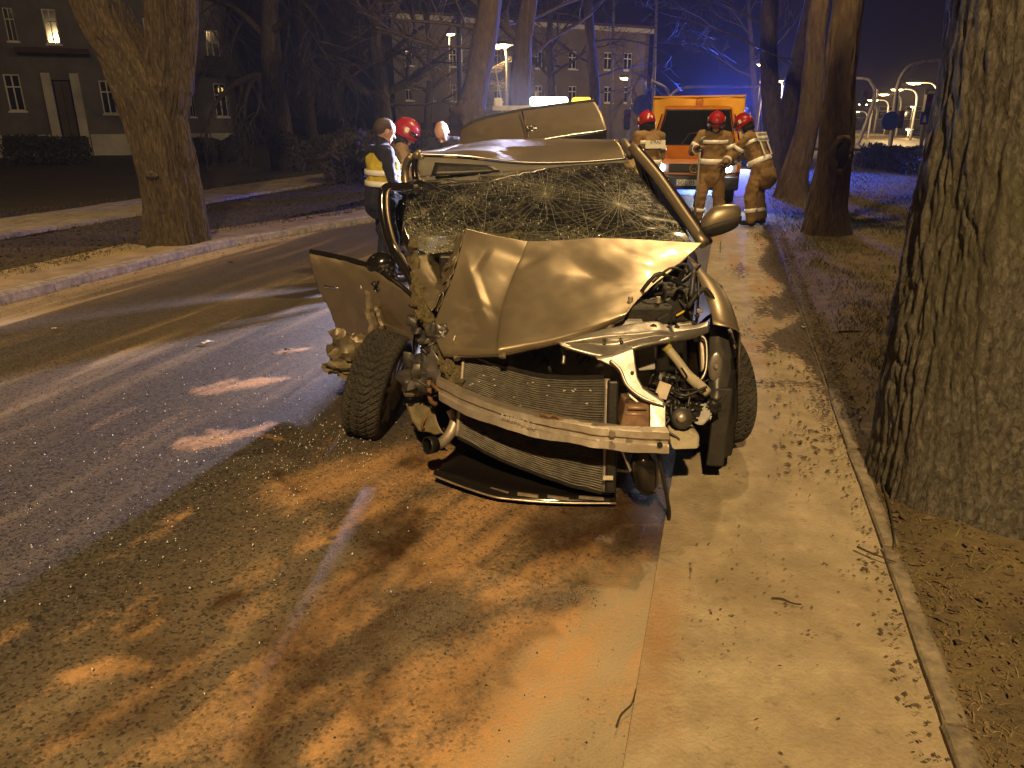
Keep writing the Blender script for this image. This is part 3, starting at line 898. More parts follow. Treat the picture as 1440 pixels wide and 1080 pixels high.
# turned-in front flange of the bonnet
fl = [g[-1][j] for j in range(110)]
mb = MB(); mb.grid([[p + Vector((0, .003, -.003)) for p in fl], [p + Vector((0, .03, -.022)) for p in fl], [p + Vector((0, .09, .005)) for p in fl]])
mb.build('bonnet_flange', paint_in, hood, smooth=True, thick=.003)
# inner bonnet frame seen from other sides
mb = MB()
for j0 in (10, 55, 98):
    pts = [g[i][j0] + Vector((0, 0, -.035)) for i in range(5, 86, 7)]
    mb.tube(pts, .018, 6)
mb.build('bonnet_rib', paint_in, hood)
# folded-down corner beside the ridge
psheet('bonnet_fold', [
    [(655, 322, 4.12), (630, 343, 4.50), (600, 357, 4.40)],
    [(650, 342, 4.05), (626, 364, 4.58), (602, 368, 4.34)],
    [(640, 376, 3.93), (624, 388, 4.42), (606, 380, 4.22)],
    [(627, 404, 3.82), (621, 404, 3.98), (613, 396, 4.06)],
    [(616, 438, 3.67), (613, 434, 3.74), (609, 428, 3.80)]], paint, 14, 22, parent=hood, rough=.016)
psheet('bonnet_crumple', [
    [(646, 350, 4.02), (637, 362, 4.12), (628, 372, 4.22)],
    [(643, 365, 3.97), (630, 372, 4.00), (620, 384, 4.13)],
    [(640, 378, 3.92), (632, 384, 4.02), (622, 392, 4.05)],
    [(630, 399, 3.83), (626, 398, 3.90), (622, 399, 3.98)]], paint, 9, 10, parent=hood, rough=.025, smooth=False)

# ---- bright remnant of the torn wing beside the ridge
rem = psheet('wing_remnant', [
    [(570, 361, 4.25), (584, 359, 4.30), (598, 358, 4.36)],
    [(576, 374, 4.14), (590, 373, 4.17), (605, 374, 4.22)],
    [(588, 395, 3.98), (603, 393, 3.99), (617, 397, 4.05)],
    [(594, 412, 3.86), (608, 407, 3.86), (627, 403, 3.90)],
    [(599, 426, 3.76), (609, 424, 3.77), (618, 416, 3.80)],
    [(607, 438, 3.70), (610, 435, 3.71), (613, 430, 3.73)]], paint, 14, 22, rough=.006)
# torn, foam-lined edge running down to the front
rnd = random.Random(3)
pts = spline(DD([(580, 340, 4.3), (586, 372, 4.15), (592, 405, 3.98), (601, 440, 3.78), (612, 470, 3.62), (626, 505, 3.45), (636, 528, 3.38)]), 60)
mb = MB()
for k in range(2):
    off = Vector((rnd.uniform(-.02, .02), 0, rnd.uniform(-.02, .02)))
    q = [p + off + Vector((nz(p + off, 22) * .03, nz(p - off, 20) * .03, nz(p + off * 3, 25) * .03)) for p in pts]
    mb.tube(q, [max(.010, .022 + .022 * nz(p * 1.0 + off, 12)) for p in q], 7)
mb.build('torn_edge', olive, car, smooth=False)
lump = MB()
def blob(mb, c, r, s=(1, 1, 1), seed=0, n=10, amp=.35):
    c = Vector(c)
    if amp > .4: n = 16
    rows = []
    for i in range(n + 1):
        th = pi * i / n
        row = []
        for j in range(n * 2):
            ph = 2 * pi * j / (n * 2)
            d = Vector((sin(th) * cos(ph), sin(th) * sin(ph), cos(th)))
            rr = r * (1 + amp * nz(d * 1.6 + Vector((seed * 3.1, seed, 1)), 1, 3) + (amp * .5 * abs(nz(d * 4 + Vector((seed, 2, seed)), 1, 3)) if amp > .4 else 0))
            row.append(c + Vector((d.x * s[0], d.y * s[1], d.z * s[2])) * rr)
        rows.append(row)
    mb.grid(rows, wrap=True)
    return mb
for k, (px, py, Y, r) in enumerate([(592, 420, 3.86, .05), (598, 440, 3.78, .045), (586, 405, 3.95, .035), (606, 455, 3.7, .035), (640, 540, 3.36, .04), (634, 522, 3.4, .04)]):
    lump = MB(); blob(lump, D(px, py, Y), r, (1, .7, 1.2), k, 9, .6); lump.build('crushed_insulation', olive, car, auto=50)

# ---- windscreen: sagging laminated glass with its web of cracks
ws_rows = [
    [(590, 249, 4.98), (655, 245, 5.0), (735, 240, 5.02), (815, 232, 5.03), (884, 228, 5.02)],
    [(567, 275, 4.82), (650, 268, 4.80), (740, 262, 4.80), (835, 256, 4.86), (906, 255, 4.90)],
    [(562, 305, 4.66), (650, 298, 4.60), (745, 292, 4.58), (850, 288, 4.64), (932, 288, 4.70)],
    [(572, 337, 4.52), (652, 328, 4.44), (745, 322, 4.42), (858, 318, 4.46), (956, 318, 4.52)],
    [(600, 358, 4.42), (660, 352, 4.36), (745, 346, 4.33), (862, 343, 4.33), (972, 340, 4.38)]]
WS = patch([DD(r) for r in ws_rows], 61, 37)
def glass_mat(name, tint, refl=.10, rough=.02):
    m = bpy.data.materials.new(name); m.use_nodes = True
    N = m.node_tree.nodes; L = m.node_tree.links; N.clear()
    o = N.new('ShaderNodeOutputMaterial'); t = N.new('ShaderNodeBsdfTransparent'); gl = N.new('ShaderNodeBsdfGlossy'); mx = N.new('ShaderNodeMixShader'); f = N.new('ShaderNodeFresnel')
    t.inputs['Color'].default_value = (*tint, 1); gl.inputs['Roughness'].default_value = rough; f.inputs['IOR'].default_value = 1.5
    a = N.new('ShaderNodeMath'); a.operation = 'ADD'; a.use_clamp = True; a.inputs[1].default_value = refl
    L.new(f.outputs[0], a.inputs[0]); L.new(a.outputs[0], mx.inputs[0]); L.new(t.outputs[0], mx.inputs[1]); L.new(gl.outputs[0], mx.inputs[2]); L.new(mx.outputs[0], o.inputs[0])
    return m
ws_glass = glass_mat('cracked_laminated_glass', (.62, .60, .46), .02, .06)
def milky(m):
    N = m.node_tree.nodes; L = m.node_tree.links; out = [n for n in N if n.type == 'OUTPUT_MATERIAL'][0]; old = out.inputs[0].links[0].from_socket
    d = N.new('ShaderNodeBsdfDiffuse'); d.inputs['Color'].default_value = (.34, .34, .21, 1); mx = N.new('ShaderNodeMixShader'); tc = N.new('ShaderNodeTexCoord'); t = N.new('ShaderNodeTexNoise')
    t.inputs['Scale'].default_value = 9; t.inputs['Detail'].default_value = 10; t.inputs['Roughness'].default_value = .8; L.new(tc.outputs['Object'], t.inputs['Vector'])
    mr = N.new('ShaderNodeMapRange'); mr.inputs['From Min'].default_value = .46; mr.inputs['From Max'].default_value = .78; mr.inputs['To Min'].default_value = .02; mr.inputs['To Max'].default_value = .20; L.new(t.outputs['Fac'], mr.inputs['Value'])
    L.new(mr.outputs[0], mx.inputs[0]); L.new(old, mx.inputs[1]); L.new(d.outputs[0], mx.inputs[2]); L.new(mx.outputs[0], out.inputs[0])
milky(ws_glass)
side_glass = glass_mat('side_glass', (.25, .27, .25), .02, .02)
mb = MB(); mb.grid([[p + Vector((0, 0, .004 * nz(p, 16))) for p in r] for r in WS])
screen = mb.build('windscreen', ws_glass, car, smooth=True, fix=False)
crack_m = mat('crack_edges', (.56, .55, .40), .35, alpha=.5)
def wsp(s_, t_):
    a = min(max(s_, 0), .9999) * 60; b = min(max(t_, 0), .9999) * 36
    j, i = int(a), int(b); fa, fb = a - j, b - i
    p = WS[i][j].lerp(WS[i][j + 1], fa).lerp(WS[i + 1][j].lerp(WS[i + 1][j + 1], fa), fb)
    n = (WS[i][j + 1] - WS[i][j]).cross(WS[i + 1][j] - WS[i][j]).normalized()
    if n.y > 0: n = -n
    return p, n
def ribbon(mb, pts, w):
    L_ = []
    for k, (a, b) in enumerate(pts):
        p, n = wsp(a, b); L_.append((p + n * .004, n))
    rows = []
    for k, (p, n) in enumerate(L_):
        q = L_[min(k + 1, len(L_) - 1)][0] - L_[max(k - 1, 0)][0]
        if q.length < 1e-6: return
        x = q.cross(n).normalized() * w * .5
        rows.append([p - x, p + x])
    mb.grid(rows)
rnd = random.Random(12)
mb = MB()
# spider webs: straight spokes from each blow, joined by short chords
ASP = 2.0
for cx_, cy_, nn, ln in [(.12, .78, 40, .30), (.33, .80, 22, .32), (.56, .36, 34, .36), (.80, .50, 34, .34), (.95, .88, 18, .30), (.44, .10, 14, .30), (.68, .93, 16, .28), (.25, .35, 16, .26)]:
    sp_ = []
    for k in range(nn):
        a = 2 * pi * (k + rnd.uniform(-.35, .35)) / nn; R_ = ln * rnd.uniform(.35, 1.0)
        pts = []; n_ = 10; da = 0
        for q in range(n_ + 1):
            da += rnd.uniform(-.02, .02); r = R_ * q / n_
            pts.append((cx_ + cos(a + da) * r, cy_ + sin(a + da) * r * ASP))
        sp_.append((a, R_))
        pts = [p for p in pts if 0 < p[0] < 1 and 0 < p[1] < 1]
        if len(pts) > 2: ribbon(mb, pts, rnd.uniform(.0007, .0016))
    r = .012
    while r < ln:
        for k in range(nn):
            (a0, R0), (a1, R1) = sp_[k], sp_[(k + 1) % nn]
            if k == nn - 1: a1 += 2 * pi
            if r > min(R0, R1) * 1.05 or rnd.random() < .30: continue
            ra, rb = r * rnd.uniform(.93, 1.07), r * rnd.uniform(.93, 1.07)
            p0, p1 = (cx_ + cos(a0) * ra, cy_ + sin(a0) * ra * ASP), (cx_ + cos(a1) * rb, cy_ + sin(a1) * rb * ASP)
            if all(0 < c < 1 for c in p0 + p1): ribbon(mb, [p0, p1], rnd.uniform(.0006, .0012))
        r *= rnd.uniform(1.22, 1.4)
# crazed fine net, dense at the lower passenger corner and along bands
NX, NY = 150, 74
jit = {(i, j): ((i + rnd.uniform(-.45, .45)) / NX, (j + rnd.uniform(-.45, .45)) / NY) for i in range(NX + 1) for j in range(NY + 1)}
def dens(x, y):
    d = .85 * exp(-(((x - .11) / .13) ** 2 + ((y - .72) / .30) ** 2)) + .55 * exp(-(((y - .93 - .05 * sin(x * 9)) / .08) ** 2))
    d += .55 * max(0, nz((x * 5, y * 3, 2.2), 1, 3)) * 1.4
    d += .6 * exp(-(((y - .18 - .75 * (x - .45)) / .05) ** 2)) * (x > .4) + .35 * exp(-(((y - .35 + .6 * (x - .3)) / .05) ** 2))
    return d * .85 + .03
for (i, j), (x, y) in jit.items():
    for di, dj in ((1, 0), (0, 1), (1, 1)):
        if (i + di, j + dj) in jit:
            x2, y2 = jit[(i + di, j + dj)]
            if rnd.random() < dens((x + x2) / 2, (y + y2) / 2) * .62:
                if 0 < min(x, x2) and max(x, x2) < 1 and 0 < min(y, y2) and max(y, y2) < 1:
                    ribbon(mb, [(x, y), (x2, y2)], rnd.uniform(.0006, .0014))
cr = mb.build('crack', crack_m, screen, fix=False)
cr['kind'] = 'stuff'
# glass crumbs lying on the screen
mb = MB(); 
spark = mat('glass_crumb', (.82, .80, .68), .1, spec=1.0)
for k in range(520):
    x, y = rnd.random(), rnd.random() ** .8
    if rnd.random() < dens(x, y) + .12:
        p, n = wsp(x, y); r = rnd.uniform(.0015, .004)
        rot = Matrix.Rotation(rnd.uniform(0, 3), 3, Vector((rnd.random(), rnd.random(), rnd.random())).normalized())
        mb.box(p + n * .005, (r * 2, r * 1.4, r), rot)
o = mb.build('glass_crumb', spark, screen, fix=False); o['kind'] = 'stuff'

# ---- header rail and roof skin
psheet('header_rail', [
    [(588, 219, 5.06), (655, 223, 5.06), (735, 231, 5.08), (815, 230, 5.09), (884, 224, 5.08)],
    [(590, 232, 5.01), (655, 233, 5.02), (735, 235, 5.04), (815, 231, 5.05), (884, 226, 5.05)],
    [(590, 249, 4.99), (655, 245, 5.01), (735, 240, 5.03), (815, 232, 5.04), (884, 228, 5.03)]], mat('grey_headlining', (.16, .15, .13), .8, noise_amt=.2, noise_scale=5), 30, 8, thick=.006)
psheet('sun_visor', [[(612, 229, 4.97), (650, 231, 4.97), (690, 233, 4.97)], [(606, 247, 4.92), (650, 245, 4.93), (703, 241, 4.95)]], blk, 8, 4, thick=.012)
roof_rows = [
    [(588, 216, 5.04), (655, 219, 5.04), (735, 227.5, 5.06), (815, 227, 5.07), (880, 222, 5.07)],
    [(600, 214, 5.25), (672, 211, 5.25), (738, 220, 5.30), (815, 213, 5.35), (874, 208, 5.25)],
    [(622, 213, 5.60), (684, 206, 5.55), (745, 205, 5.65), (810, 200, 5.65), (866, 197, 5.45)],
]
rr = [DD(r) for r in roof_rows]
# hidden rear of the roof continues to the tailgate
rr.append([Vector((CX - .62, 6.2, 1.50)), Vector((CX - .35, 6.2, 1.535)), Vector((CX, 6.2, 1.54)), Vector((CX + .3, 6.2, 1.54)), Vector((CX + .60, 6.15, 1.51))])
rr.append([Vector((CX - .60, 6.85, 1.40)), Vector((CX - .33, 6.9, 1.445)), Vector((CX, 6.92, 1.46)), Vector((CX + .33, 6.9, 1.445)), Vector((CX + .60, 6.85, 1.41))])
g = patch(rr, 48, 40)
mb = MB(); mb.grid([[p + Vector((0, 0, .006 * nz(p, 3))) for p in r] for r in g])
roof = mb.build('roof', paint, car, smooth=True, thick=.005, fix=False)
mb = MB(); mb.tube([p + Vector((0, -.006, -.002)) for p in g[0]], .007, 6)
mb.build('roof_edge_trim', mat('bright_trim', (.7, .7, .7), .2, metal=1.0), roof, smooth=True)
RL = [r[0] for r in g]; RR_ = [r[-1] for r in g]

# ---- flank sheets
def prof(z):
    return np.interp(z, [.15, .25, .38, .55, .72, .88, .97, 1.04], [.93, .955, .985, 1.0, .99, .965, .935, .90])
HW = .90
def flank(name, y0, y1, side, z0f, z1f, m=paint, ny=24, nzv=14, parent=None, bulge=0.0):
    rows = []
    for i in range(ny + 1):
        y = lerp(y0, y1, i / ny); row = []
        za, zb = z0f(y), z1f(y)
        for k in range(nzv + 1):
            z = lerp(za, zb, k / nzv)
            taper = 1 - .10 * max(0, (y - 6.3) / .9) ** 2 - .06 * max(0, (4.1 - y) / .7) ** 2
            row.append(Vector((CX + side * HW * float(prof(z)) * taper, y, z)))
        rows.append(row)
    mb = MB(); mb.grid(rows)
    return mb.build(name, m, parent or car, smooth=True, thick=.004, fix=False)
def arch(cy, R_=.355, base=.2):
    def f(y):
        d = R_ ** 2 - (y - cy) ** 2
        return max(base, .31 + sqrt(d)) if d > 0 else base
    return f
AR, AF = arch(6.35), arch(3.78)
belt = lambda y: .985 + .02 * (y - 4.3)
sill = lambda y: .24
for sd in (1, -1):
    if sd == 1:
        fd = flank('front_door', 4.42, 5.40, sd, sill, belt, ny=12)
        mb = MB(); mb.tube([(CX + sd * .905, 5.12, .80), (CX + sd * .935, 5.16, .80), (CX + sd * .935, 5.30, .80), (CX + sd * .905, 5.34, .80)], .013, 8); mb.build('door_handle', paint, fd, smooth=True)
    rd = flank('rear_door', 5.41, 6.02, sd, sill, belt, ny=10)
    mb = MB(); mb.tube([(CX + sd * .905, 5.78, .82), (CX + sd * .935, 5.82, .82), (CX + sd * .935, 5.94, .82), (CX + sd * .905, 5.98, .82)], .013, 8); mb.build('door_handle', paint, rd, smooth=True)
    flank('rear_quarter', 6.03, 7.12, sd, AR, belt, ny=44)
    mb = MB()
    mb.bar((CX + sd * .84, 4.05, .21), (CX + sd * .84, 6.0, .21), .10, .10); mb.build('sill', paint if sd == 1 else paint_in, car, bevel=.02)
# driver-side front wing, seen end on
rows = []
for i in range(30):
    y = lerp(3.42, 4.41, i / 29)
    tz = lerp(.78, .985, ((y - 3.42) / .99) ** .6)
    ztop = tz; row = []
    zl = max(AF(y), .30) if y > 3.42 else .6
    xin = CX + .90 * .90 * (1 - .05 * max(0, (4.1 - y) / .7)) - .06
    for k in range(14):
        t = k / 13
        z = lerp(ztop, zl, t)
        xo = CX + HW * float(prof(z)) * (1 - .05 * max(0, (4.1 - y) / .7) ** 2) + .02 * exp(-((z - AF(y)) / .05) ** 2)
        x = lerp(xin, xo, min(1, (t * 5.0)) ** .55)
        row.append(Vector((x, y, z)))
    rows.append(row)
mb = MB(); mb.grid(rows)
wing = mb.build('front_wing', paint, car, smooth=True, thick=.005, fix=False)
mb = MB()
pp = [Vector((CX + .86, 3.78 + .36 * cos(a), .31 + .36 * sin(a))) for a in [pi * k / 14 for k in range(-1, 15)]]
mb.grid([[p + Vector((-.18, 0, 0)) for p in pp], pp]); mb.build('wheel_arch_liner', blk, wing, smooth=True, thick=.006)

# ---- pillars, rails, side windows
def pillar(name, pts, w, m=paint, parent=None, n=10):
    mb = MB(); mb.tube(spline(pts, n), w, 8); return mb.build(name, m, parent or car, smooth=True)
apR = [D(990, 343, 4.38), D(960, 300, 4.62), D(925, 250, 4.90), D(889, 208, 5.12)]
pillar('windscreen_pillar', apR, .034)
mb = MB(); mb.tube(spline([p + Vector((.045, .05, .0)) for p in apR], 12), .022, 6); mb.build('pillar_seal', gloss_blk, car, smooth=True)
rail = [D(887, 210, 5.12)] + [p + Vector((.05, 0, -.02)) for p in RR_[6::8]]
pillar('roof_rail', rail, .035)
pillar('door_pillar', [Vector((CX + .83, 5.40, .98)), Vector((CX + .72, 5.50, 1.25)), Vector((CX + .64, 5.55, 1.47))], .03, gloss_blk)
pillar('rear_pillar', [Vector((CX + .82, 6.45, 1.02)), Vector((CX + .72, 6.65, 1.25)), Vector((CX + .63, 6.8, 1.40))], .05)
def pane(name, ps, m=side_glass):
    mb = MB(); mb.add(ps, [tuple(range(len(ps)))]); return mb.build(name, m, car)
xr = CX + .835
pane('side_window', [Vector((xr, 4.50, .985)), Vector((xr, 5.37, 1.0)), Vector((CX + .655, 5.50, 1.44)), Vector((CX + .66, 5.2, 1.46)), Vector((CX + .80, 4.72, 1.16))])
pane('side_window', [Vector((xr, 5.43, 1.0)), Vector((xr - .01, 6.40, 1.02)), Vector((CX + .63, 6.68, 1.36)), Vector((CX + .63, 5.58, 1.44))])
# passenger side: bent door frames and pillars standing out of line
for k, (a, b, c, w) in enumerate([((572, 268, 5.15), (570, 238, 5.18), (578, 219, 5.12), .026), ((584, 252, 5.1), (583, 232, 5.12), (590, 217, 5.08), .022), ((598, 252, 5.02), (590, 236, 5.05), (594, 218, 5.04), .018)]):
    pillar('bent_pillar', DD([a, b, c]), w, paint if k != 1 else gloss_blk)
pillar('rear_pillar', [Vector((CX - .82, 6.45, 1.02)), Vector((CX - .72, 6.65, 1.25)), Vector((CX - .62, 6.8, 1.40))], .05)
pillar('roof_rail', [D(589, 217, 5.06)] + [p + Vector((-.04, 0, -.02)) for p in RL[6::8]], .03)
pillar('windscreen_pillar', DD([(566, 285, 4.76), (562, 305, 4.66), (570, 335, 4.53), (584, 358, 4.42), (592, 385, 4.2)]), .028, gloss_blk)
loop = DD([(580, 262, 4.72), (560, 263, 4.68), (545, 263, 4.65), (538, 272, 4.62), (538, 298, 4.58), (544, 328, 4.52), (553, 352, 4.45), (572, 382, 4.30), (588, 412, 4.15), (596, 428, 4.06)])
mb = MB(); mb.tube(spline(loop, 40), .026, 8); fr = mb.build('bent_window_frame', gloss_blk, car, smooth=True)
mb = MB(); mb.tube([p + Vector((.03, .005, .0)) for p in spline(loop, 40)], .011, 6); mb.build('frame_trim', paint, fr, smooth=True)
pane('quarter_glass', DD([(548, 272, 4.64), (572, 272, 4.68), (570, 330, 4.56), (562, 350, 4.46), (550, 330, 4.52)]))

# ---- passenger door, swung out square to the car
door_rows = [
    [(435, 357, 4.64), (480, 366, 4.58), (522, 379, 4.48), (558, 402, 4.32), (588, 428, 4.14)],
    [(437, 372, 4.63), (482, 380, 4.57), (522, 391, 4.46), (556, 410, 4.31), (587, 436, 4.14)],
    [(449, 408, 4.68), (488, 414, 4.61), (521, 420, 4.48), (552, 432, 4.34), (584, 452, 4.18)],
    [(462, 431, 4.72), (494, 439, 4.65), (521, 445, 4.50), (551, 456, 4.40), (582, 470, 4.20)],
    [(466, 440, 4.74), (496, 447, 4.66), (521, 452, 4.52), (550, 463, 4.40), (581, 476, 4.20)],
    [(479, 480, 4.79), (502, 484, 4.71), (523, 490, 4.57), (549, 498, 4.43), (576, 508, 4.25)]]
door = psheet('passenger_door', door_rows, paint, 44, 40, thick=.006, rough=.005)
g = patch([DD(r) for r in door_rows], 20, 16)
mb = MB(); mb.grid([[p + Vector((0, .07, 0)) for p in r] for r in g]); mb.build('door_card', blk, door, smooth=True, thick=.02)
mb = MB(); mb.tube([p + Vector((0, .03, .008)) for p in g[0]], .018, 7); mb.build('window_ledge', gloss_blk, door, smooth=True)
mb = MB(); mb.tube(spline(DD([(451, 398, 4.70), (456, 402, 4.66), (476, 405, 4.63), (484, 404, 4.66)]), 10), .010, 8); mb.build('door_handle', mat('bright_trim', (.7, .7, .7), .2, metal=1.0), door, smooth=True)
mb = MB(); blob(mb, D(466, 398, 4.69), .045, (1, .25, .55), 3, 8, .1); mb.build('handle_recess', blk, door, smooth=True)
mb = MB()
for k, (a, b) in enumerate([(((518, 410, 4.50), (526, 480, 4.42)), .03), (((530, 430, 4.42), (535, 470, 4.40)), .02)]):
    q = spline(DD([a[0], a[1]]), 12); mb.tube([p + Vector((nz(p, 20) * .03, nz(p, 17) * .02, 0)) for p in q], b, 6)
mb.build('buckled_edge', paint_in, door, smooth=False)
mb = MB()
rnd = random.Random(5)
for (px, py) in [(507, 400), (513, 398), (517, 404), (532, 405), (536, 401), (550, 413), (508, 468), (503, 470), (498, 469), (640, 472), (655, 480), (618, 466)]:
    Y = 4.52 - .003 * (px - 507) if px < 600 else 3.42
    mb = MB(); mb.tube([D(px, py, Y), D(px + rnd.uniform(-5, 5), py + rnd.uniform(2, 7), Y - .01)], .003, 4); mb.build('paint_chip', mat('bare_chip', (.75, .7, .6), .5), door)
# broken passenger mirror hanging at the door top
mr = MB()
M_ = Matrix.Translation(D(535, 371, 4.50)) @ Matrix.Rotation(R(75), 4, 'X') @ Matrix.Rotation(R(15), 4, 'Z') @ Matrix.Scale(1.25, 4, (1, 0, 0))
mr.lathe([(.001, .045), (.04, .042), (.066, .02), (.074, -.01), (.066, -.02), (.055, -.008), (.001, -.006)], M_, 20)
mir_b = mr.build('broken_mirror', gloss_blk, car, smooth=True)
mb = MB()
for k in range(7):
    blob(mb, D(535 + rnd.uniform(-8, 16), 380 + rnd.uniform(-6, 22), 4.44), rnd.uniform(.018, .035), (1, .8, 1), k, 6, .9)
mb.build('broken_mirror_base', blk, mir_b, auto=50)

# ---- door mirror on the driver side
mm = MB()
rows = []
prof_m = [(986, 318, 10, 8), (992, 316, 17, 15), (1004, 311, 22, 20), (1018, 308, 21, 19), (1030, 305, 18, 17), (1037, 303, 14, 14), (1041, 302, 7, 8)]
for (px, py, hu, hd) in prof_m:
    c = D(px, py, 4.48); sc = .00413
    row = []
    for k in range(18):
        a = 2 * pi * k / 18
        z = sin(a); y = cos(a)
        row.append(c + Vector((0, y * .055 * (hu / 22), (z * hu if z > 0 else z * hd) * sc)))
    rows.append(row)
mm.grid(rows, wrap=True)
mm.f.append(tuple(range(17, -1, -1))); mm.m.append(0); mm.f.append(tuple(range(6 * 18, 7 * 18))); mm.m.append(0)
mo = mm.build('door_mirror', paint, car, smooth=True)
mb = MB(); mb.grid([[p + Vector((0, -.004, -.004)) for p in r[9:19]] for r in [q + [q[0]] for q in rows]]); mb.build('mirror_lower_shell', blk2, mo, smooth=True, thick=.01)
mb = MB(); mb.tube([D(978, 334, 4.46), D(985, 326, 4.47), D(992, 319, 4.48)], [.03, .024, .022], 8); mb.build('mirror_arm', blk, mo, smooth=True)

# ---- tailgate standing open behind the roof
tg_rows = [
    [(648, 184, 7.42), (672, 171, 7.46), (722, 159, 7.50), (780, 150, 7.52), (836, 143, 7.50)],
    [(646, 196, 7.25), (676, 185, 7.30), (726, 175, 7.34), (784, 165, 7.36), (845, 158, 7.32)],
    [(645, 206, 7.08), (680, 198, 7.12), (730, 190, 7.16), (790, 180, 7.18), (851, 174, 7.15)],
    [(646, 213, 6.94), (684, 207, 6.95), (735, 200, 6.97), (795, 190, 6.98), (853, 182, 6.97)]]
tg = psheet('tailgate', tg_rows, paint, 40, 24, thick=.006, rough=.003)
gt = patch([DD(r) for r in tg_rows], 30, 12)
mb = MB(); mb.tube([p + Vector((0, .02, .004)) for p in gt[0]], .022, 8); mb.build('tailgate_lip', blk2, tg, smooth=True)
mb = MB(); mb.tube([p + Vector((0, -.012, -.004)) for p in gt[-1]], .008, 6); mb.build('tailgate_trim', mat('bright_trim', (.7, .7, .7), .2, metal=1.0), tg, smooth=True)
mb = MB(); mb.grid([[p + Vector((0, .06, -.06)) for p in r] for r in gt]); mb.build('tailgate_lining', blk, tg, smooth=True, thick=.02)
mb = MB(); mb.grid([[p + Vector((0, -.0, -.008)) for p in gt[-1]], [p + Vector((.0, -.03, -.075)) for p in gt[-1]]]); mb.build('rear_window_edge', gloss_blk, tg, thick=.006)
q = [D(734, 157, 7.47), D(739, 178, 7.26), D(744, 199, 6.96)]
mb = MB(); mb.tube([p + Vector((0, -.004, .006)) for p in spline(q, 12)], .006, 5); mb.build('crack_line', gloss_blk, tg)
# round badge with a horizontal bolt
bc = D(748, 182, 7.235)
nrm = (gt[0][14] - gt[-1][14]).normalized(); nx = Vector((1, 0, .12)).normalized(); nn_ = nx.cross(nrm).normalized()
if nn_.y > 0: nn_ = -nn_
mb = MB()
ring = [bc + nn_ * .012 + nx * (.042 * cos(a)) + nrm * (.042 * sin(a)) for a in [2 * pi * k / 24 for k in range(25)]]
mb.tube(ring, .006, 6); mb.tube([bc + nn_ * .012 - nx * .055 + nrm * .006, bc + nn_ * .014 - nx * .005 + nrm * .006, bc + nn_ * .012 + nx * .005 - nrm * .006, bc + nn_ * .014 + nx * .055 - nrm * .006], .006, 6)
mb.build('badge', mat('bright_trim', (.7, .7, .7), .2, metal=1.0), tg, smooth=True)

# ---- floor pan, bulkhead, cabin
mb = MB(); mb.box((CX, 5.55, .24), (1.62, 3.0, .10)); mb.build('floor_pan', dsteel, car, bevel=.02)
mb = MB(); mb.box((CX + .05, 4.32, .62), (1.45, .04, .66)); mb.build('bulkhead', blk, car, bevel=.01)
mb = MB(); mb.box((CX, 7.08, .62), (1.5, .06, .66)); mb.build('rear_panel', paint, car, bevel=.02)
mb = MB(); mb.box((CX, 7.15, .45), (1.68, .14, .36)); mb.build('rear_bumper', blk2, car, bevel=.05)
mb = MB(); mb.grid(patch([[Vector((CX - .72, 4.45, .92)), Vector((CX, 4.42, .96)), Vector((CX + .74, 4.45, .94))], [Vector((CX - .72, 4.66, .93)), Vector((CX, 4.66, .97)), Vector((CX + .74, 4.66, .97))], [Vector((CX - .72, 4.78, .72)), Vector((CX, 4.80, .74)), Vector((CX + .74, 4.8, .74))]], 14, 10)); mb.build('dashboard', blk2, car, smooth=True, thick=.02)
for sd in (-1, 1):
    mb = MB()
    seat = [[Vector((CX + sd * .38 + x * w, y, z)) for x in (-.25, -.2, -.08, .08, .2, .25)] for (y, z, w) in ((5.0, .50, 1), (5.0, .62, 1), (5.38, .60, 1), (5.50, .66, 1), (5.60, .95, .98), (5.66, 1.15, .82), (5.68, 1.18, .5), (5.72, 1.0, .9), (5.70, .6, 1))]
    mb.grid(seat); st = mb.build('seat', fabric, car, smooth=True, thick=.05)
    mb = MB(); blob(mb, (CX + sd * .38, 5.70, 1.28), .1, (1.25, .6, .9), 2, 8, .05); mb.build('headrest', fabric, st, smooth=True)
mb = MB()
c = Vector((CX + .38, 4.86, .93)); tl = Matrix.Rotation(R(25), 3, 'X')
mb.tube([c + tl @ Vector((.18 * cos(a), 0, .18 * sin(a))) for a in [2 * pi * k / 24 for k in range(25)]], .014, 7); mb.box(c, (.14, .04, .1), tl); mb.bar(c + tl @ Vector((-.17, 0, 0)), c + tl @ Vector((.17, 0, 0)), .03, .02)
mb.build('steering_wheel', blk, car, smooth=True)
mb = MB(); blob(mb, (CX + .36, 4.74, .97), .15, (1.1, .5, .8), 5, 12, .7); mb.build('airbag', bagm, car, smooth=True)
mb = MB(); blob(mb, (CX - .38, 4.76, 1.02), .19, (1.1, .5, .75), 8, 12, .8); mb.build('airbag', bagm, car, smooth=True)
psheet('torn_lining', [[(632, 276, 4.85), (645, 285, 4.8), (660, 292, 4.8)], [(628, 310, 4.7), (650, 306, 4.65), (672, 300, 4.7)], [(624, 314, 4.68), (650, 314, 4.6), (690, 312, 4.62)]], bagm, 6, 6, rough=.02)
mb = MB(); mb.box(D(745, 252, 5.0) + Vector((0, .09, 0)), (.22, .03, .07)); mb.build('rear_view_mirror', gloss_blk, car, bevel=.015)

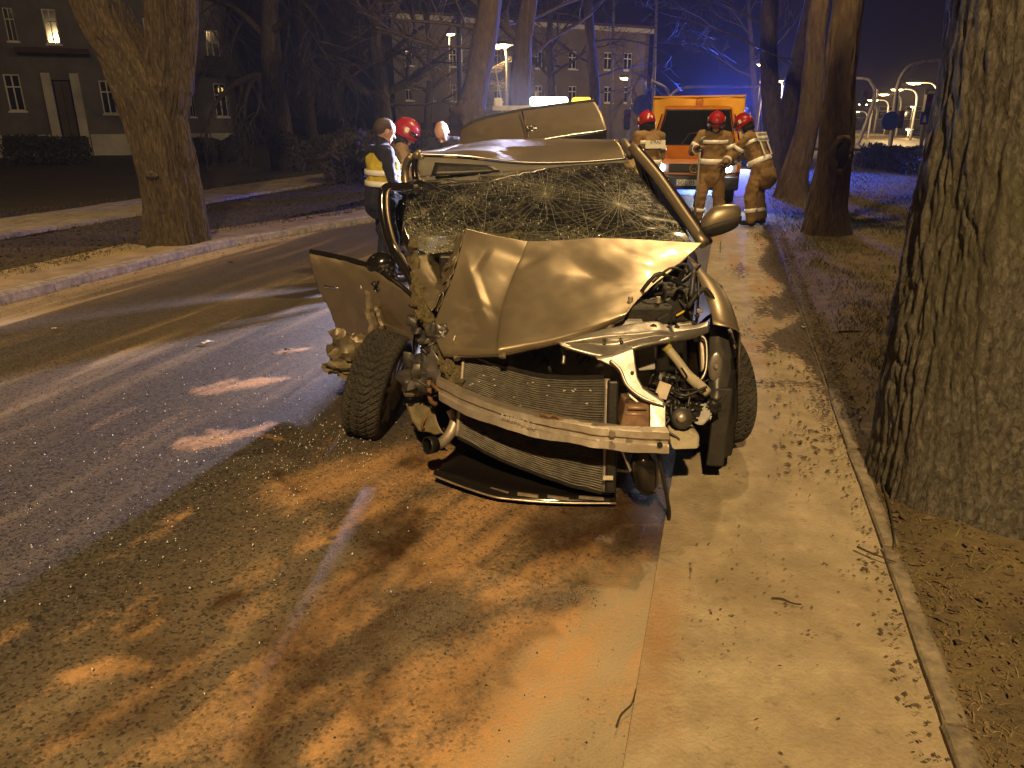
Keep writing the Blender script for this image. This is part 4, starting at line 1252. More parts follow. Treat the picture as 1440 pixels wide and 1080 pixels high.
# ---- wheels
def tyre_mesh(rad=.315, wid=.205):
    NA, pr = 504, [(-.5, .68), (-.53, .76), (-.54, .84), (-.515, .92), (-.47, .965), (-.42, .985)]
    tread = [(-.40 + .80 * k / 20, .992 + .008 * cos((-.40 + .8 * k / 20) * pi / .8)) for k in range(21)]
    full = pr + tread + [(-a, b) for a, b in reversed(pr)]
    rows = []
    for (x, r) in full:
        row = []
        for k in range(NA):
            th = 2 * pi * k / NA
            rr_ = r * rad
            if abs(x) <= .48 and r > .95:
                ph = th * 42 / (2 * pi) + abs(x) * 4.6
                f = ph - math.floor(ph)
                gcut = 0.0
                if f < .30: gcut = .013
                if abs(x) < .022 or abs(abs(x) - .25) < .02: gcut = .012
                ph2 = th * 42 / (2 * pi) + abs(x) * 4.6 + .5
                if (ph2 - math.floor(ph2)) < .12: gcut = max(gcut, .006)
                rr_ -= gcut * (1 if abs(x) < .44 else .6)
            row.append(Vector((x * wid, rr_ * cos(th), rr_ * sin(th))))
        rows.append(row)
    mb = MB(); mb.grid(rows, wrap=True)
    return mb
def wheel(name, c, yaw, camber, spin=0.0, parent=car, sc=1.0):
    M_ = Matrix.Translation(c) @ Matrix.Rotation(yaw, 4, 'Z') @ Matrix.Rotation(camber, 4, 'Y') @ Matrix.Rotation(spin, 4, 'X') @ Matrix.Scale(sc, 4)
    w = bpy.data.objects.new(name, None); COL.objects.link(w); w.parent = parent
    w.matrix_local = mw(parent).inverted() @ M_
    me = tyre_mesh_cache[0]
    t = bpy.data.objects.new('tyre', me); COL.objects.link(t); t.parent = w
    for nm, mdat in rim_cache:
        o = bpy.data.objects.new(nm, mdat); COL.objects.link(o); o.parent = w
    return w
_t = tyre_mesh().build('tyre', rubber, None, smooth=True, auto=35)
tyre_mesh_cache = [_t.data]; bpy.data.objects.remove(_t)
mb = MB()
Mx = Matrix.Rotation(pi / 2, 4, 'Y')
mb.lathe([(.215, -.1), (.222, -.095), (.205, -.08), (.195, 0), (.205, .08), (.222, .095), (.215, .1)], Mx, 40)
for k in range(10):
    a = 2 * pi * k / 10
    mb.bar((.075, .05 * cos(a), .05 * sin(a)), (.085, .205 * cos(a), .205 * sin(a)), .035, .02, up=(1, 0, 0))
mb.lathe([(.001, .09), (.06, .088), (.065, .05), (.001, .05)], Mx, 20)
_r = mb.build('rim', alu, None); _rim = _r.data; bpy.data.objects.remove(_r)
mb = MB(); mb.lathe([(.001, -.01), (.14, -.01), (.14, .012), (.001, .012)], Mx, 28)
_r = mb.build('brake_disc', rust, None); _disc = _r.data; bpy.data.objects.remove(_r)
rim_cache = [('rim', _rim), ('brake_disc', _disc)]
wheel('front_wheel', D(532, 541, 3.98), R(-9), R(14), .3)
wheel('front_wheel', Vector((1.11, 3.80, .315)), R(9), R(-5), .1)
wheel('rear_wheel', Vector((CX + .78, 6.35, .315)), 0, 0, .5)
wheel('rear_wheel', Vector((CX - .78, 6.35, .315)), pi, 0, .2)

# ---- crash beam
up_ = [(614, 534), (636, 546), (661, 557), (690, 568), (722, 578), (767, 590), (811, 598), (858, 605), (900, 608), (941, 609)]
lo_ = [(618, 562), (636, 572), (656, 583), (680, 592), (704, 600), (750, 614), (800, 622), (834, 629), (885, 634), (941, 637)]
bY = [3.30, 3.24, 3.18, 3.12, 3.06, 2.99, 2.93, 2.90, 2.88, 2.87]
cols = []
for i, ((a, b), (c, d), Y) in enumerate(zip(up_, lo_, bY)):
    A = D(a, b, Y); B = D(c, d, Y - .005)
    row = [A + Vector((0, .075, -.004)), A + Vector((0, .01, 0))]
    for t, dy in ((.0, 0), (.28, 0), (.32, .016), (.64, .016), (.69, 0), (1.0, 0)):
        row.append(A.lerp(B, t) + Vector((0, dy, 0)))
    row.append(B + Vector((0, .075, -.004)))
    cols.append(row)
g = patch(cols, 9, 60)
mb = MB(); mb.grid([[p + Vector((0, .006 * nz(p, 9), .004 * nz(p, 13))) for p in spline(r, 9)] for r in g])
beam = mb.build('crash_beam', alu, car, thick=.006, fix=False)
for (px, py, Y, r, m) in [(861, 610, 2.885, .014, steel), (861, 627, 2.885, .014, steel), (885, 620, 2.895, .013, steel), (928, 626, 2.865, .012, blk)]:
    mb = MB(); mb.lathe([(.001, .003), (r, .003), (r, -.006)], Matrix.Translation(D(px, py, Y - .006)) @ Matrix.Rotation(R(90), 4, 'X') @ Matrix.Rotation(R(0), 4, 'Y'), 18)
    mb.build('beam_bolt' if m is steel else 'beam_hole', m, beam)
mb = MB()
for (a, b) in [((640, 556), (668, 566)), ((668, 566), (700, 577)), ((712, 583), (745, 590)), ((760, 587), (800, 599))]:
    q = spline([D(a[0], a[1] - 4, float(np.interp(a[0], [p[0] for p in up_], bY)) + .02), D(b[0], b[1] - 4, float(np.interp(b[0], [p[0] for p in up_], bY)) + .02)], 10)
    mb.tube([p + Vector((0, nz(p, 30) * .02, nz(p, 24) * .016)) for p in q], .009, 5)
mb.build('torn_beam_flange', rust, beam)
# stamped number on the beam
fo = text_mesh('stamp', 'KRSPPS 2/0', .036, mat('chalk_mark', (.62, .58, .52), .8, alpha=.6), beam)
pA, pB = D(704, 585.5, 3.045), D(743, 599.5, 2.985)
ex = (pB - pA).normalized(); ez = (Vector((0, 0, 1)) - ex * ex.z).normalized(); ey = ez.cross(ex)
Mf = Matrix((ex, ez, ex.cross(ez))).transposed().to_4x4(); Mf.translation = pA + Vector((0, -.008, 0))
fo.matrix_local = mw(car).inverted() @ Mf

# ---- radiator pack behind the beam
TL, TR, BR_, BL = D(655, 497, 3.42), D(850, 532, 3.17), D(846, 695, 3.04), D(645, 613, 3.30)
def rp(s_, t_):
    p = TL.lerp(TR, s_).lerp(BL.lerp(BR_, s_), t_)
    bow = .05 * sin(pi * s_) * (1 - t_) + .02 * sin(pi * s_ * 1.3) * t_
    return p + Vector((0, -.0 + .02 * nz(p, 3), -bow + .004 * nz(p, 9)))
finm = bpy.data.materials.new('radiator_fins'); finm.use_nodes = True
def fin_nodes():
    N = finm.node_tree.nodes; L = finm.node_tree.links; b = N['Principled BSDF']
    tc = N.new('ShaderNodeTexCoord'); w = N.new('ShaderNodeTexWave'); w.inputs['Scale'].default_value = 110; w.inputs['Distortion'].default_value = 2.5; w.inputs['Detail Scale'].default_value = 3; w.wave_type = 'BANDS'; w.bands_direction = 'X'
    L.new(tc.outputs['Object'], w.inputs['Vector'])
    t = N.new('ShaderNodeTexNoise'); t.inputs['Scale'].default_value = 24; t.inputs['Detail'].default_value = 5; L.new(tc.outputs['Object'], t.inputs['Vector'])
    mu = N.new('ShaderNodeMath'); mu.operation = 'MULTIPLY'; L.new(w.outputs['Fac'], mu.inputs[0]); L.new(t.outputs['Fac'], mu.inputs[1])
    r = N.new('ShaderNodeValToRGB'); r.color_ramp.elements[0].color = (.018, .017, .016, 1); r.color_ramp.elements[1].color = (.25, .23, .195, 1); r.color_ramp.elements[1].position = .62
    L.new(mu.outputs[0], r.inputs['Fac']); L.new(r.outputs[0], b.inputs['Base Color'])
    b.inputs['Metallic'].default_value = .4; b.inputs['Roughness'].default_value = .55
    bp = N.new('ShaderNodeBump'); bp.inputs['Strength'].default_value = .5; bp.inputs['Distance'].default_value = .004
    L.new(w.outputs['Fac'], bp.inputs['Height']); L.new(bp.outputs[0], b.inputs['Normal'])
fin_nodes()
mb = MB(); mb.grid([[rp(j / 40, i / 30) for j in range(41)] for i in range(31)])
rad = mb.build('radiator', finm, car, smooth=True, thick=.022, fix=False)
mb = MB()
for i in range(44):
    t_ = (i + .5) / 44
    mb.tube([rp(j / 20, t_) + Vector((0, -.016, .0015 * random.uniform(-1, 1))) for j in range(21)], (.0028), 4, sx=1.3)
o = mb.build('cooling_tube', mat('tube_aluminium', (.16, .145, .12), .5, metal=.6, noise_amt=.5, noise_scale=20), rad); o['kind'] = 'stuff'
mb = MB(); mb.tube([rp(1.0, t_ / 10) + Vector((.012, -.01, 0)) for t_ in range(11)], .014, 8); mb.build('end_tank', alu, rad, smooth=True)
mb = MB(); mb.tube([rp(0.0, t_ / 10) + Vector((-.008, -.012, 0)) for t_ in range(11)], .010, 8); mb.build('end_tank', alu, rad, smooth=True)
mb = MB(); mb.tube([rp(t_ / 10, 1.0) + Vector((0, -.005, -.008)) for t_ in range(11)], .013, 6); mb.build('lower_frame', blk, rad)
mb = MB(); mb.tube([rp(t_ / 10, 0.0) + Vector((0, -.005, .006)) for t_ in range(11)], .012, 6); mb.build('upper_frame', blk, rad)
mb = MB()
for k in range(26):
    s_, t_ = random.uniform(.03, .95), random.uniform(.03, .5); p = rp(s_, t_) + Vector((0, -.021, 0)); r = random.uniform(.002, .005)
    mb.box(p, (r * 2.4, .002, r * 1.2), Matrix.Rotation(random.uniform(-.5, .5), 3, 'Y'))
o = mb.build('bent_fin', mat('bright_fin', (.55, .5, .42), .5), rad); o['kind'] = 'stuff'
mb = MB(); mb.bar(D(862, 535, 3.14), D(858, 692, 3.02), .05, .05); mb.build('radiator_side_duct', blk, car, bevel=.01)
mb = MB(); mb.box(D(855, 672, 2.985), (.045, .004, .02)); mb.build('sticker', labelp, car)

# ---- lock carrier (upper tie bar) and its legs
tb = [
    [(782, 478, 3.36), (818, 468, 3.36), (858, 462, 3.36), (891, 455, 3.37), (920, 453, 3.38), (940, 457, 3.40), (970, 459, 3.44), (996, 452, 3.46)],
    [(784, 482, 3.28), (820, 477, 3.27), (858, 472, 3.27), (893, 470, 3.28), (922, 466, 3.29), (942, 466, 3.32), (972, 463, 3.37), (996, 458, 3.42)],
    [(786, 483, 3.26), (822, 482, 3.29), (858, 484, 3.30), (893, 478, 3.30), (922, 472, 3.30), (942, 472, 3.31), (972, 465, 3.36), (996, 461, 3.41)],
    [(788, 485, 3.25), (826, 496, 3.23), (856, 500, 3.22), (884, 491, 3.23), (908, 484, 3.24), (938, 479, 3.27), (966, 474, 3.34), (996, 464, 3.41)],
    [(790, 488, 3.27), (826, 500, 3.25), (856, 505, 3.24), (884, 496, 3.25), (908, 489, 3.26), (938, 482, 3.29), (966, 478, 3.36), (996, 467, 3.42)]]
tie = psheet('lock_carrier', tb, steel, 60, 20, thick=.005, rough=.002)
for (px, py, Y, r) in [(919, 460, 3.335, .016), (939, 462, 3.36, .011), (952, 461, 3.38, .013), (850, 478, 3.28, .010), (806, 478, 3.31, .012), (874, 482, 3.285, .009)]:
    mb = MB(); mb.lathe([(.001, .004), (r, .004), (r, 0)], Matrix.Translation(D(px, py, Y - .008)) @ Matrix.Rotation(R(40), 4, 'X'), 14); mb.build('carrier_hole', blk, tie)
leg_px = [(838, 505), (862, 500), (891, 489), (894, 512), (897, 531), (905, 546), (935, 566), (937, 606), (921, 602), (906, 577), (884, 558), (879, 536), (864, 517)]
mb = MB(); mb.prism([D(px, py, 3.20 - .0016 * (py - 490)) for px, py in leg_px], (0, .045, 0)); leg = mb.build('carrier_leg', steel, car, bevel=.006)
mb = MB(); mb.tube(spline(DD([(858, 507, 3.16), (872, 520, 3.13), (882, 542, 3.09), (905, 560, 3.05), (935, 570, 3.02)]), 20), .009, 6); mb.build('pressed_edge', steel, leg, smooth=True)
for (px, py) in [(889, 524), (882, 563), (898, 561), (924, 581), (925, 588), (924, 596)]:
    mb = MB(); mb.lathe([(.001, .008), (.007, .008), (.009, .0), (.001, 0)], Matrix.Translation(D(px, py, 3.195 - .0016 * (py - 490))) @ Matrix.Rotation(R(90), 4, 'X'), 10); mb.build('bolt', dsteel, leg)
can = MB(); can.prism(DD([(879, 568, 3.06), (914, 567, 3.06), (914, 604, 3.0), (872, 602, 3.0)]), (0, .14, 0)); can_o = can.build('crash_can', rust, car, bevel=.006)
for k, (a, b, y) in enumerate([(883, 909, 573), (881, 906, 582), (878, 903, 592)]):
    mb = MB(); mb.tube([D(a, y, 3.04), D(b, y + 1, 3.04)], .010, 6); mb.build('pressed_rib', mat('pale_rib', (.42, .27, .18), .5, metal=.4), can_o, smooth=True)  # ribs coloured paler than the can
mb = MB(); mb.prism(DD([(914, 566, 3.05), (936, 568, 3.03), (936, 608, 2.97), (914, 602, 2.99)]), (0, .01, 0)); mb.build('beam_end_plate', steel, car, bevel=.003)
mb = MB(); mb.prism(DD([(896, 484, 3.45), (920, 478, 3.46), (922, 520, 3.42), (898, 522, 3.42)]), (0, .10, 0)); mb.build('fuse_box', whitep, car, bevel=.008)
mb = MB(); mb.prism(DD([(862, 452, 3.52), (905, 452, 3.52), (905, 464, 3.5), (862, 466, 3.5)]), (0, .12, 0)); mb.build('battery_tray', whitep, car, bevel=.006)
mb = MB(); mb.box(D(905, 442, 3.66), (.26, .18, .12)); bat = mb.build('battery', blk2, car, bevel=.012)
for dx in (-.07, .07):
    mb = MB(); mb.lathe([(.001, .03), (.012, .03), (.014, 0)], Matrix.Translation(D(905, 442, 3.62) + Vector((dx, 0, .06))), 10); mb.build('terminal', alu, bat)
mb = MB(); mb.box(D(925, 405, 3.95), (.04, .05, .12)); mb.build('relay', mat('pale_blue_plastic', (.4, .42, .48), .5), car, bevel=.006)
mb = MB(); mb.box(D(950, 425, 3.80), (.16, .2, .18)); ab = mb.build('air_filter_box', blk2, car, bevel=.02)
mb = MB(); mb.tube([D(951, 444, 3.68), D(965, 436, 3.69)], .0055, 6); mb.build('dipstick_tag', yellowp, ab)
mb = MB(); mb.tube([D(966, 432, 3.68) + Vector((.014 * cos(a), 0, .014 * sin(a))) for a in [2 * pi * k / 12 for k in range(13)]], .003, 5); mb.build('dipstick_loop', alu, ab)
mb = MB(); mb.box((CX + .12, 3.95, .55), (.8, .5, .46)); eng = mb.build('engine_block', dsteel, car, bevel=.04)
mb = MB(); mb.box((CX + .12, 3.9, .80), (.55, .34, .06)); mb.build('engine_cover', blk, eng, bevel=.02)
for k in range(16):
    p = D(rnd.uniform(885, 985), rnd.uniform(400, 470), rnd.uniform(3.52, 3.85)); sz = rnd.uniform(.012, .04)
    mb = MB(); mb.box(p, (sz * 1.6, sz, sz), Matrix.Rotation(rnd.uniform(-.5, .5), 3, 'Y')); mb.build('connector', [blk, dsteel, blk2, alu][k % 4], car, bevel=.003)
# washer filler neck
mb = MB(); mb.tube(spline(DD([(938, 489, 3.30), (955, 510, 3.27), (968, 528, 3.24), (984, 543, 3.19), (996, 553, 3.15)]), 18), [.021, .021, .021, .021, .021, .021, .021, .022, .023, .024, .025, .026, .026, .026, .025, .024, .022, .018], 14); nk = mb.build('washer_filler_neck', cream, car, smooth=True)
mb = MB(); mb.tube([D(936, 487, 3.302), D(940, 491, 3.298)], .0235, 14); mb.build('neck_collar', mat('olive_plastic', (.32, .28, .06), .5), nk)
# headlamp bay: dark inner wing, pressed cup and rods
inner = psheet('inner_wing', [
    [(1003, 395, 3.95), (1010, 398, 3.93), (1016, 402, 3.92)],
    [(1000, 440, 3.66), (1012, 445, 3.62), (1022, 452, 3.62)],
    [(997, 490, 3.48), (1012, 495, 3.44), (1028, 500, 3.46)],
    [(996, 530, 3.38), (1010, 535, 3.34), (1026, 530, 3.38)],
    [(1000, 560, 3.32), (1010, 562, 3.30), (1020, 556, 3.32)]], dsteel, 12, 24, rough=.008)
mb = MB(); blob(mb, D(1006, 516, 3.35), .05, (.7, .25, 1.5), 4, 10, .1); cup = mb.build('pressed_cup', steel, inner, smooth=True)
mb = MB(); mb.lathe([(.001, .006), (.009, .006), (.012, 0)], Matrix.Translation(D(1007, 515, 3.325)) @ Matrix.Rotation(R(90), 4, 'X'), 12); mb.build('bolt', alu, inner)
mb = MB(); mb.tube(spline(DD([(984, 472, 3.42), (992, 478, 3.41), (994, 500, 3.38), (992, 522, 3.35), (986, 534, 3.33)]), 20), .007, 6); mb.build('headlamp_frame', steel, car, smooth=True)
mb = MB(); mb.prism(DD([(984, 474, 3.46), (991, 480, 3.45), (991, 518, 3.4), (986, 524, 3.4)]), (0, .03, 0)); mb.build('headlamp_bracket', alu, car, bevel=.004)
psheet('wing_end_flange', [[(1014, 455, 3.60), (1024, 470, 3.56), (1036, 492, 3.52)], [(1012, 458, 3.66), (1020, 474, 3.62), (1030, 496, 3.58)]], paint, 12, 4)
# lower corner: reservoir, horn, pump, cables, label
mb = MB(); mb.prism(DD([(939, 600, 3.12), (955, 604, 3.10), (972, 606, 3.1), (985, 612, 3.1), (984, 632, 3.06), (945, 633, 3.04)]), (0, .12, 0)); mb.build('washer_reservoir', cream, car, bevel=.015)
mb = MB(); mb.prism(DD([(968, 582, 3.18), (985, 570, 3.2), (1000, 566, 3.22), (1003, 585, 3.2), (990, 600, 3.16), (978, 598, 3.15)]), (0, .08, 0)); mb.build('reservoir_shoulder', whitep, car, bevel=.015)
mb = MB(); mb.lathe([(.001, .03), (.045, .03), (.05, .015), (.05, 0), (.03, -.02), (.001, -.02)], Matrix.Translation(D(958, 588, 3.10)) @ Matrix.Rotation(R(65), 4, 'X'), 22); horn = mb.build('horn', dsteel, car, smooth=True)
mb = MB(); blob(mb, D(958, 588, 3.06), .022, (1, .7, 1), 2, 8, .1); mb.build('horn_centre', alu, horn, smooth=True)
mb = MB()
for k, (px, py, Y, r) in enumerate([(945, 560, 3.2, .05), (962, 560, 3.22, .05), (980, 560, 3.25, .045), (950, 575, 3.16, .04), (972, 575, 3.18, .04), (935, 540, 3.3, .05), (960, 535, 3.3, .05), (1000, 572, 3.22, .035)]):
    blob(mb, D(px, py, Y), r, (1, .8, .8), k, 7, .7)
mb.build('lamp_debris', blk, car, auto=50)
mb = MB(); mb.prism(DD([(928, 536, 3.12), (944, 542, 3.12), (939, 556, 3.11), (937, 562, 3.11), (927, 560, 3.11), (925, 553, 3.11), (922, 552, 3.11)]), (0, .006, 0)); mb.build('hanging_label', labelp, car)
rnd = random.Random(8)
for k in range(16):
    a = D(rnd.uniform(905, 990), rnd.uniform(535, 600), rnd.uniform(3.08, 3.3)); b = a + Vector((rnd.uniform(-.15, .18), rnd.uniform(-.03, .08), rnd.uniform(-.12, .08)))
    mid = (a + b) / 2 + Vector((rnd.uniform(-.05, .05), rnd.uniform(-.04, .02), rnd.uniform(-.08, .02)))
    mb = MB(); mb.tube(spline([a, mid, b], 10), rnd.uniform(.004, .008), 5); mb.build('cable', blk if k % 4 else dsteel, car, smooth=True)
for k in range(22):
    a = D(rnd.uniform(870, 990), rnd.uniform(395, 470), rnd.uniform(3.5, 3.95)); b = a + Vector((rnd.uniform(-.2, .2), rnd.uniform(-.1, .2), rnd.uniform(-.05, .08)))
    mid = (a + b) / 2 + Vector((0, 0, rnd.uniform(-.02, .1)))
    mb = MB(); mb.tube(spline([a, mid, b], 10), rnd.uniform(.005, .016), 7); mb.build('hose', [blk, blk2, dsteel, blk][k % 4], car, smooth=True)
for k in range(8):
    a = D(rnd.uniform(700, 860), rnd.uniform(492, 515), rnd.uniform(3.45, 3.6)); b = a + Vector((rnd.uniform(-.2, .2), rnd.uniform(-.05, .1), rnd.uniform(-.05, .05)))
    mb = MB(); mb.tube(spline([a, (a + b) / 2 + Vector((0, 0, .05)), b], 8), rnd.uniform(.006, .014), 6); mb.build('hose', blk, car, smooth=True)
mb = MB(); mb.tube(spline(DD([(790, 490, 3.35), (793, 498, 3.33), (792, 512, 3.3)]), 8), .009, 7); mb.build('pipe', steel, car, smooth=True)
mb = MB(); mb.bar(D(1018, 545, 3.33), D(1005, 655, 3.27), .085, .03, up=(0, 1, 0)); mb.build('mud_flap', blk2, car, bevel=.01)
psheet('arch_liner_flap', [[(1020, 525, 3.40), (1030, 520, 3.46), (1037, 522, 3.52)], [(1014, 590, 3.34), (1024, 590, 3.38), (1036, 590, 3.45)], [(1010, 652, 3.28), (1018, 645, 3.31), (1028, 640, 3.36)]], blk2, 8, 14, rough=.006)
# under the beam: hanging duct, strap and hose
mb = MB(); M_ = Matrix.Translation(D(907, 664, 2.98)) @ Matrix.Rotation(R(-14), 4, 'Y')
mb.lathe([(.001, -.115), (.035, -.10), (.058, -.06), (.064, 0), (.056, .06), (.036, .10), (.001, .115)], M_, 20); mb.build('hanging_duct', gloss_blk, car, smooth=True)
mb = MB(); mb.bar(D(875, 634, 2.97), D(887, 662, 2.95), .012, .006); mb.build('steel_strap', alu, car)
mb = MB(); mb.tube(spline(DD([(925, 636, 2.95), (932, 668, 2.93), (938, 700, 2.92), (941, 722, 2.93), (938, 746, 2.93)]), 16), .009, 7); mb.build('hanging_hose', blk, car, smooth=True)

# ---- crushed passenger corner
mb = MB()
rnd = random.Random(21)
for k in range(9):
    p = D(rnd.uniform(585, 640), rnd.uniform(455, 545), rnd.uniform(3.5, 3.9))
    blob(mb, p, rnd.uniform(.04, .085), (1, .8, 1), k + 30, 8, .8)
mb.build('crushed_wing_metal', dsteel, car, auto=50)
for k in range(14):
    a = D(rnd.uniform(590, 650), rnd.uniform(480, 570), rnd.uniform(3.3, 3.6)); b = a + Vector((rnd.uniform(-.1, .12), rnd.uniform(-.05, .05), rnd.uniform(-.15, .05)))
    mb = MB(); mb.tube(spline([a, (a + b) / 2 + Vector((rnd.uniform(-.04, .04), -.02, -.03)), b], 8), rnd.uniform(.005, .014), 6); mb.build('cable', [blk, rust, dsteel][k % 3], car, smooth=True)
psheet('brake_shield', [[(598, 486, 3.5), (612, 495, 3.45), (622, 512, 3.42)], [(590, 520, 3.55), (605, 530, 3.5), (614, 545, 3.45)]], steel, 6, 6, rough=.02)
mb = MB(); mb.bar(D(588, 537, 3.55), D(592, 553, 3.54), .02, .01); mb.build('tie_rod', mat('copper_tone', (.5, .3, .2), .4, metal=.8), car)
psheet('torn_panel', [[(571, 566, 3.66), (590, 568, 3.60), (606, 571, 3.56)], [(577, 588, 3.62), (596, 590, 3.56), (615, 592, 3.5)], [(588, 607, 3.58), (604, 609, 3.52), (624, 610, 3.46)]], mat('dirty_beige_panel', (.26, .22, .13), .7, col2=(.09, .075, .04), noise_scale=8), 10, 10, rough=.012)
mb = MB()
q = spline(DD([(612, 625, 3.30), (622, 622, 3.33), (634, 608, 3.38), (640, 590, 3.42), (634, 575, 3.44)]), 16)
mb.tube(q, .026, 12, cap=False); pipe = mb.build('intake_pipe', alu, car, smooth=True, thick=.003)
mb = MB()
dirp = (q[0] - q[1]).normalized()
mb.tube([q[0] + dirp * .0, q[0] + dirp * .045, q[0] + dirp * .05], [.038, .042, .040], 18, cap=False); mb.tube([q[0] + dirp * .005, q[0] + dirp * .01], .036, 18); mb.build('rubber_sleeve', blk, pipe, smooth=True, thick=.004)
sm = MB()
blob(sm, D(492, 494, 4.3), .13, (.95, .8, .85), 61, 9, .6); sm.build('crushed_sill', paint_in, car, auto=50)
sm = MB(); blob(sm, D(487, 515, 4.25), .085, (1.3, .6, .6), 63, 9, .8); sm.build('torn_sill_end', mat('dirty_beige_panel', (.26, .22, .13), .7, col2=(.09, .075, .04), noise_scale=8), car, auto=50)
mb = MB(); mb.box((CX - .45, 4.15, .55), (.5, .3, .5)); mb.build('strut_tower', blk, car, bevel=.05)
mb = MB(); mb.box((CX + .62, 4.05, .60), (.22, .4, .5)); mb.build('strut_tower', blk, car, bevel=.05)

# ---- torn grille lying under the nose (a loose thing)
gr = thing('torn_grille', 'torn black bumper grille with bright strips lying under the crushed nose', 'car grille', G(740, 690))
ft = [G(610, 669, .05), G(643, 682, .045), G(688, 697, .035), G(716, 702, .03), G(782, 707, .025), G(866, 708, .02)]
bk = [G(622, 653, .07), G(662, 634, .075), G(705, 640, .07), G(745, 655, .06), G(800, 672, .05), G(866, 690, .03)]
g = patch([ft, [lerp(a, b, .12) + Vector((0, 0, .02)) for a, b in zip(ft, bk)], [lerp(a, b, .5) + Vector((0, 0, -.005)) for a, b in zip(ft, bk)], bk], 30, 10)
mb = MB(); mb.grid(g); mb.build('grille_panel', gloss_blk, gr, smooth=True, thick=.008)
mb = MB(); mb.tube([p + Vector((0, -.006, .004)) for p in g[0]], .0055, 6); mb.build('front_strip', mat('worn_chrome', (.6, .52, .42), .35, metal=.8, noise_amt=.3, noise_scale=20), gr, smooth=True)
for a, b in [((627, 667), (645, 674)), ((656, 677), (678, 685)), ((690, 687), (715, 694)), ((728, 694), (757, 698)), ((770, 698), (800, 702)), ((814, 699), (849, 702))]:
    mb = MB(); mb.bar(G(*a, .055), G(*b, .05), .008, .014); mb.build('bright_strip', mat('worn_chrome', (.6, .52, .42), .35, metal=.8, noise_amt=.3, noise_scale=20), gr)
# ================================================================== TREES
def bark_mat(name, c1, c2, c3, sc=(6, 6, 1.6), bump=1.2, dist=.03, moss=None):
    m = bpy.data.materials.new(name); m.use_nodes = True
    N = m.node_tree.nodes; L = m.node_tree.links; b = N['Principled BSDF']
    tc = N.new('ShaderNodeTexCoord'); mp = N.new('ShaderNodeMapping'); mp.inputs['Scale'].default_value = sc
    L.new(tc.outputs['Object'], mp.inputs['Vector'])
    t = N.new('ShaderNodeTexNoise'); t.inputs['Scale'].default_value = 3.0; t.inputs['Detail'].default_value = 9; t.inputs['Roughness'].default_value = .7; t.inputs['Distortion'].default_value = .6
    L.new(mp.outputs[0], t.inputs['Vector'])
    r = N.new('ShaderNodeValToRGB'); cr = r.color_ramp
    cr.elements[0].position = .3; cr.elements[0].color = (*c1, 1); cr.elements[1].position = .72; cr.elements[1].color = (*c3, 1); e = cr.elements.new(.52); e.color = (*c2, 1)
    L.new(t.outputs['Fac'], r.inputs['Fac'])
    out = r.outputs['Color']
    if moss:
        t2 = N.new('ShaderNodeTexNoise'); t2.inputs['Scale'].default_value = 1.3; t2.inputs['Detail'].default_value = 7; L.new(tc.outputs['Object'], t2.inputs['Vector'])
        mr = N.new('ShaderNodeMapRange'); mr.inputs['From Min'].default_value = .5; mr.inputs['From Max'].default_value = .68; mr.inputs['To Max'].default_value = .65; L.new(t2.outputs['Fac'], mr.inputs['Value'])
        mx = N.new('ShaderNodeMix'); mx.data_type = 'RGBA'; mx.inputs[7].default_value = (*moss, 1); L.new(mr.outputs[0], mx.inputs[0]); L.new(out, mx.inputs[6]); out = mx.outputs[2]
    L.new(out, b.inputs['Base Color']); b.inputs['Roughness'].default_value = .92; b.inputs['Specular IOR Level'].default_value = .2
    bp = N.new('ShaderNodeBump'); bp.inputs['Strength'].default_value = bump; bp.inputs['Distance'].default_value = dist
    L.new(t.outputs['Fac'], bp.inputs['Height']); L.new(bp.outputs[0], b.inputs['Normal'])
    return m
bark_grey = bark_mat('scaly_grey_bark', (.04, .036, .031), (.135, .124, .103), (.26, .242, .208), (15, 15, 8.0), 1.5, .016, moss=(.11, .105, .06))
bark_fur = bark_mat('furrowed_bark', (.022, .016, .010), (.10, .078, .046), (.20, .155, .085), (13, 13, 2.4), 1.5, .03)
bark_brown = bark_mat('smooth_brown_bark', (.055, .04, .024), (.12, .088, .05), (.19, .14, .075), (5, 5, 1.2), .7, .02, moss=(.12, .10, .03))
bark_dark = bark_mat('dark_bark', (.03, .025, .02), (.07, .058, .045), (.11, .095, .07), (5, 5, 1.2), .8, .02)

def vn3(x, y, z, seed):
    """cheap 3-D-ish noise from two planes"""
    return .5 * (vnoise(x + z * .71, y - z * .37, seed) + vnoise(y + x * .43, z + x * .29, seed + 3))

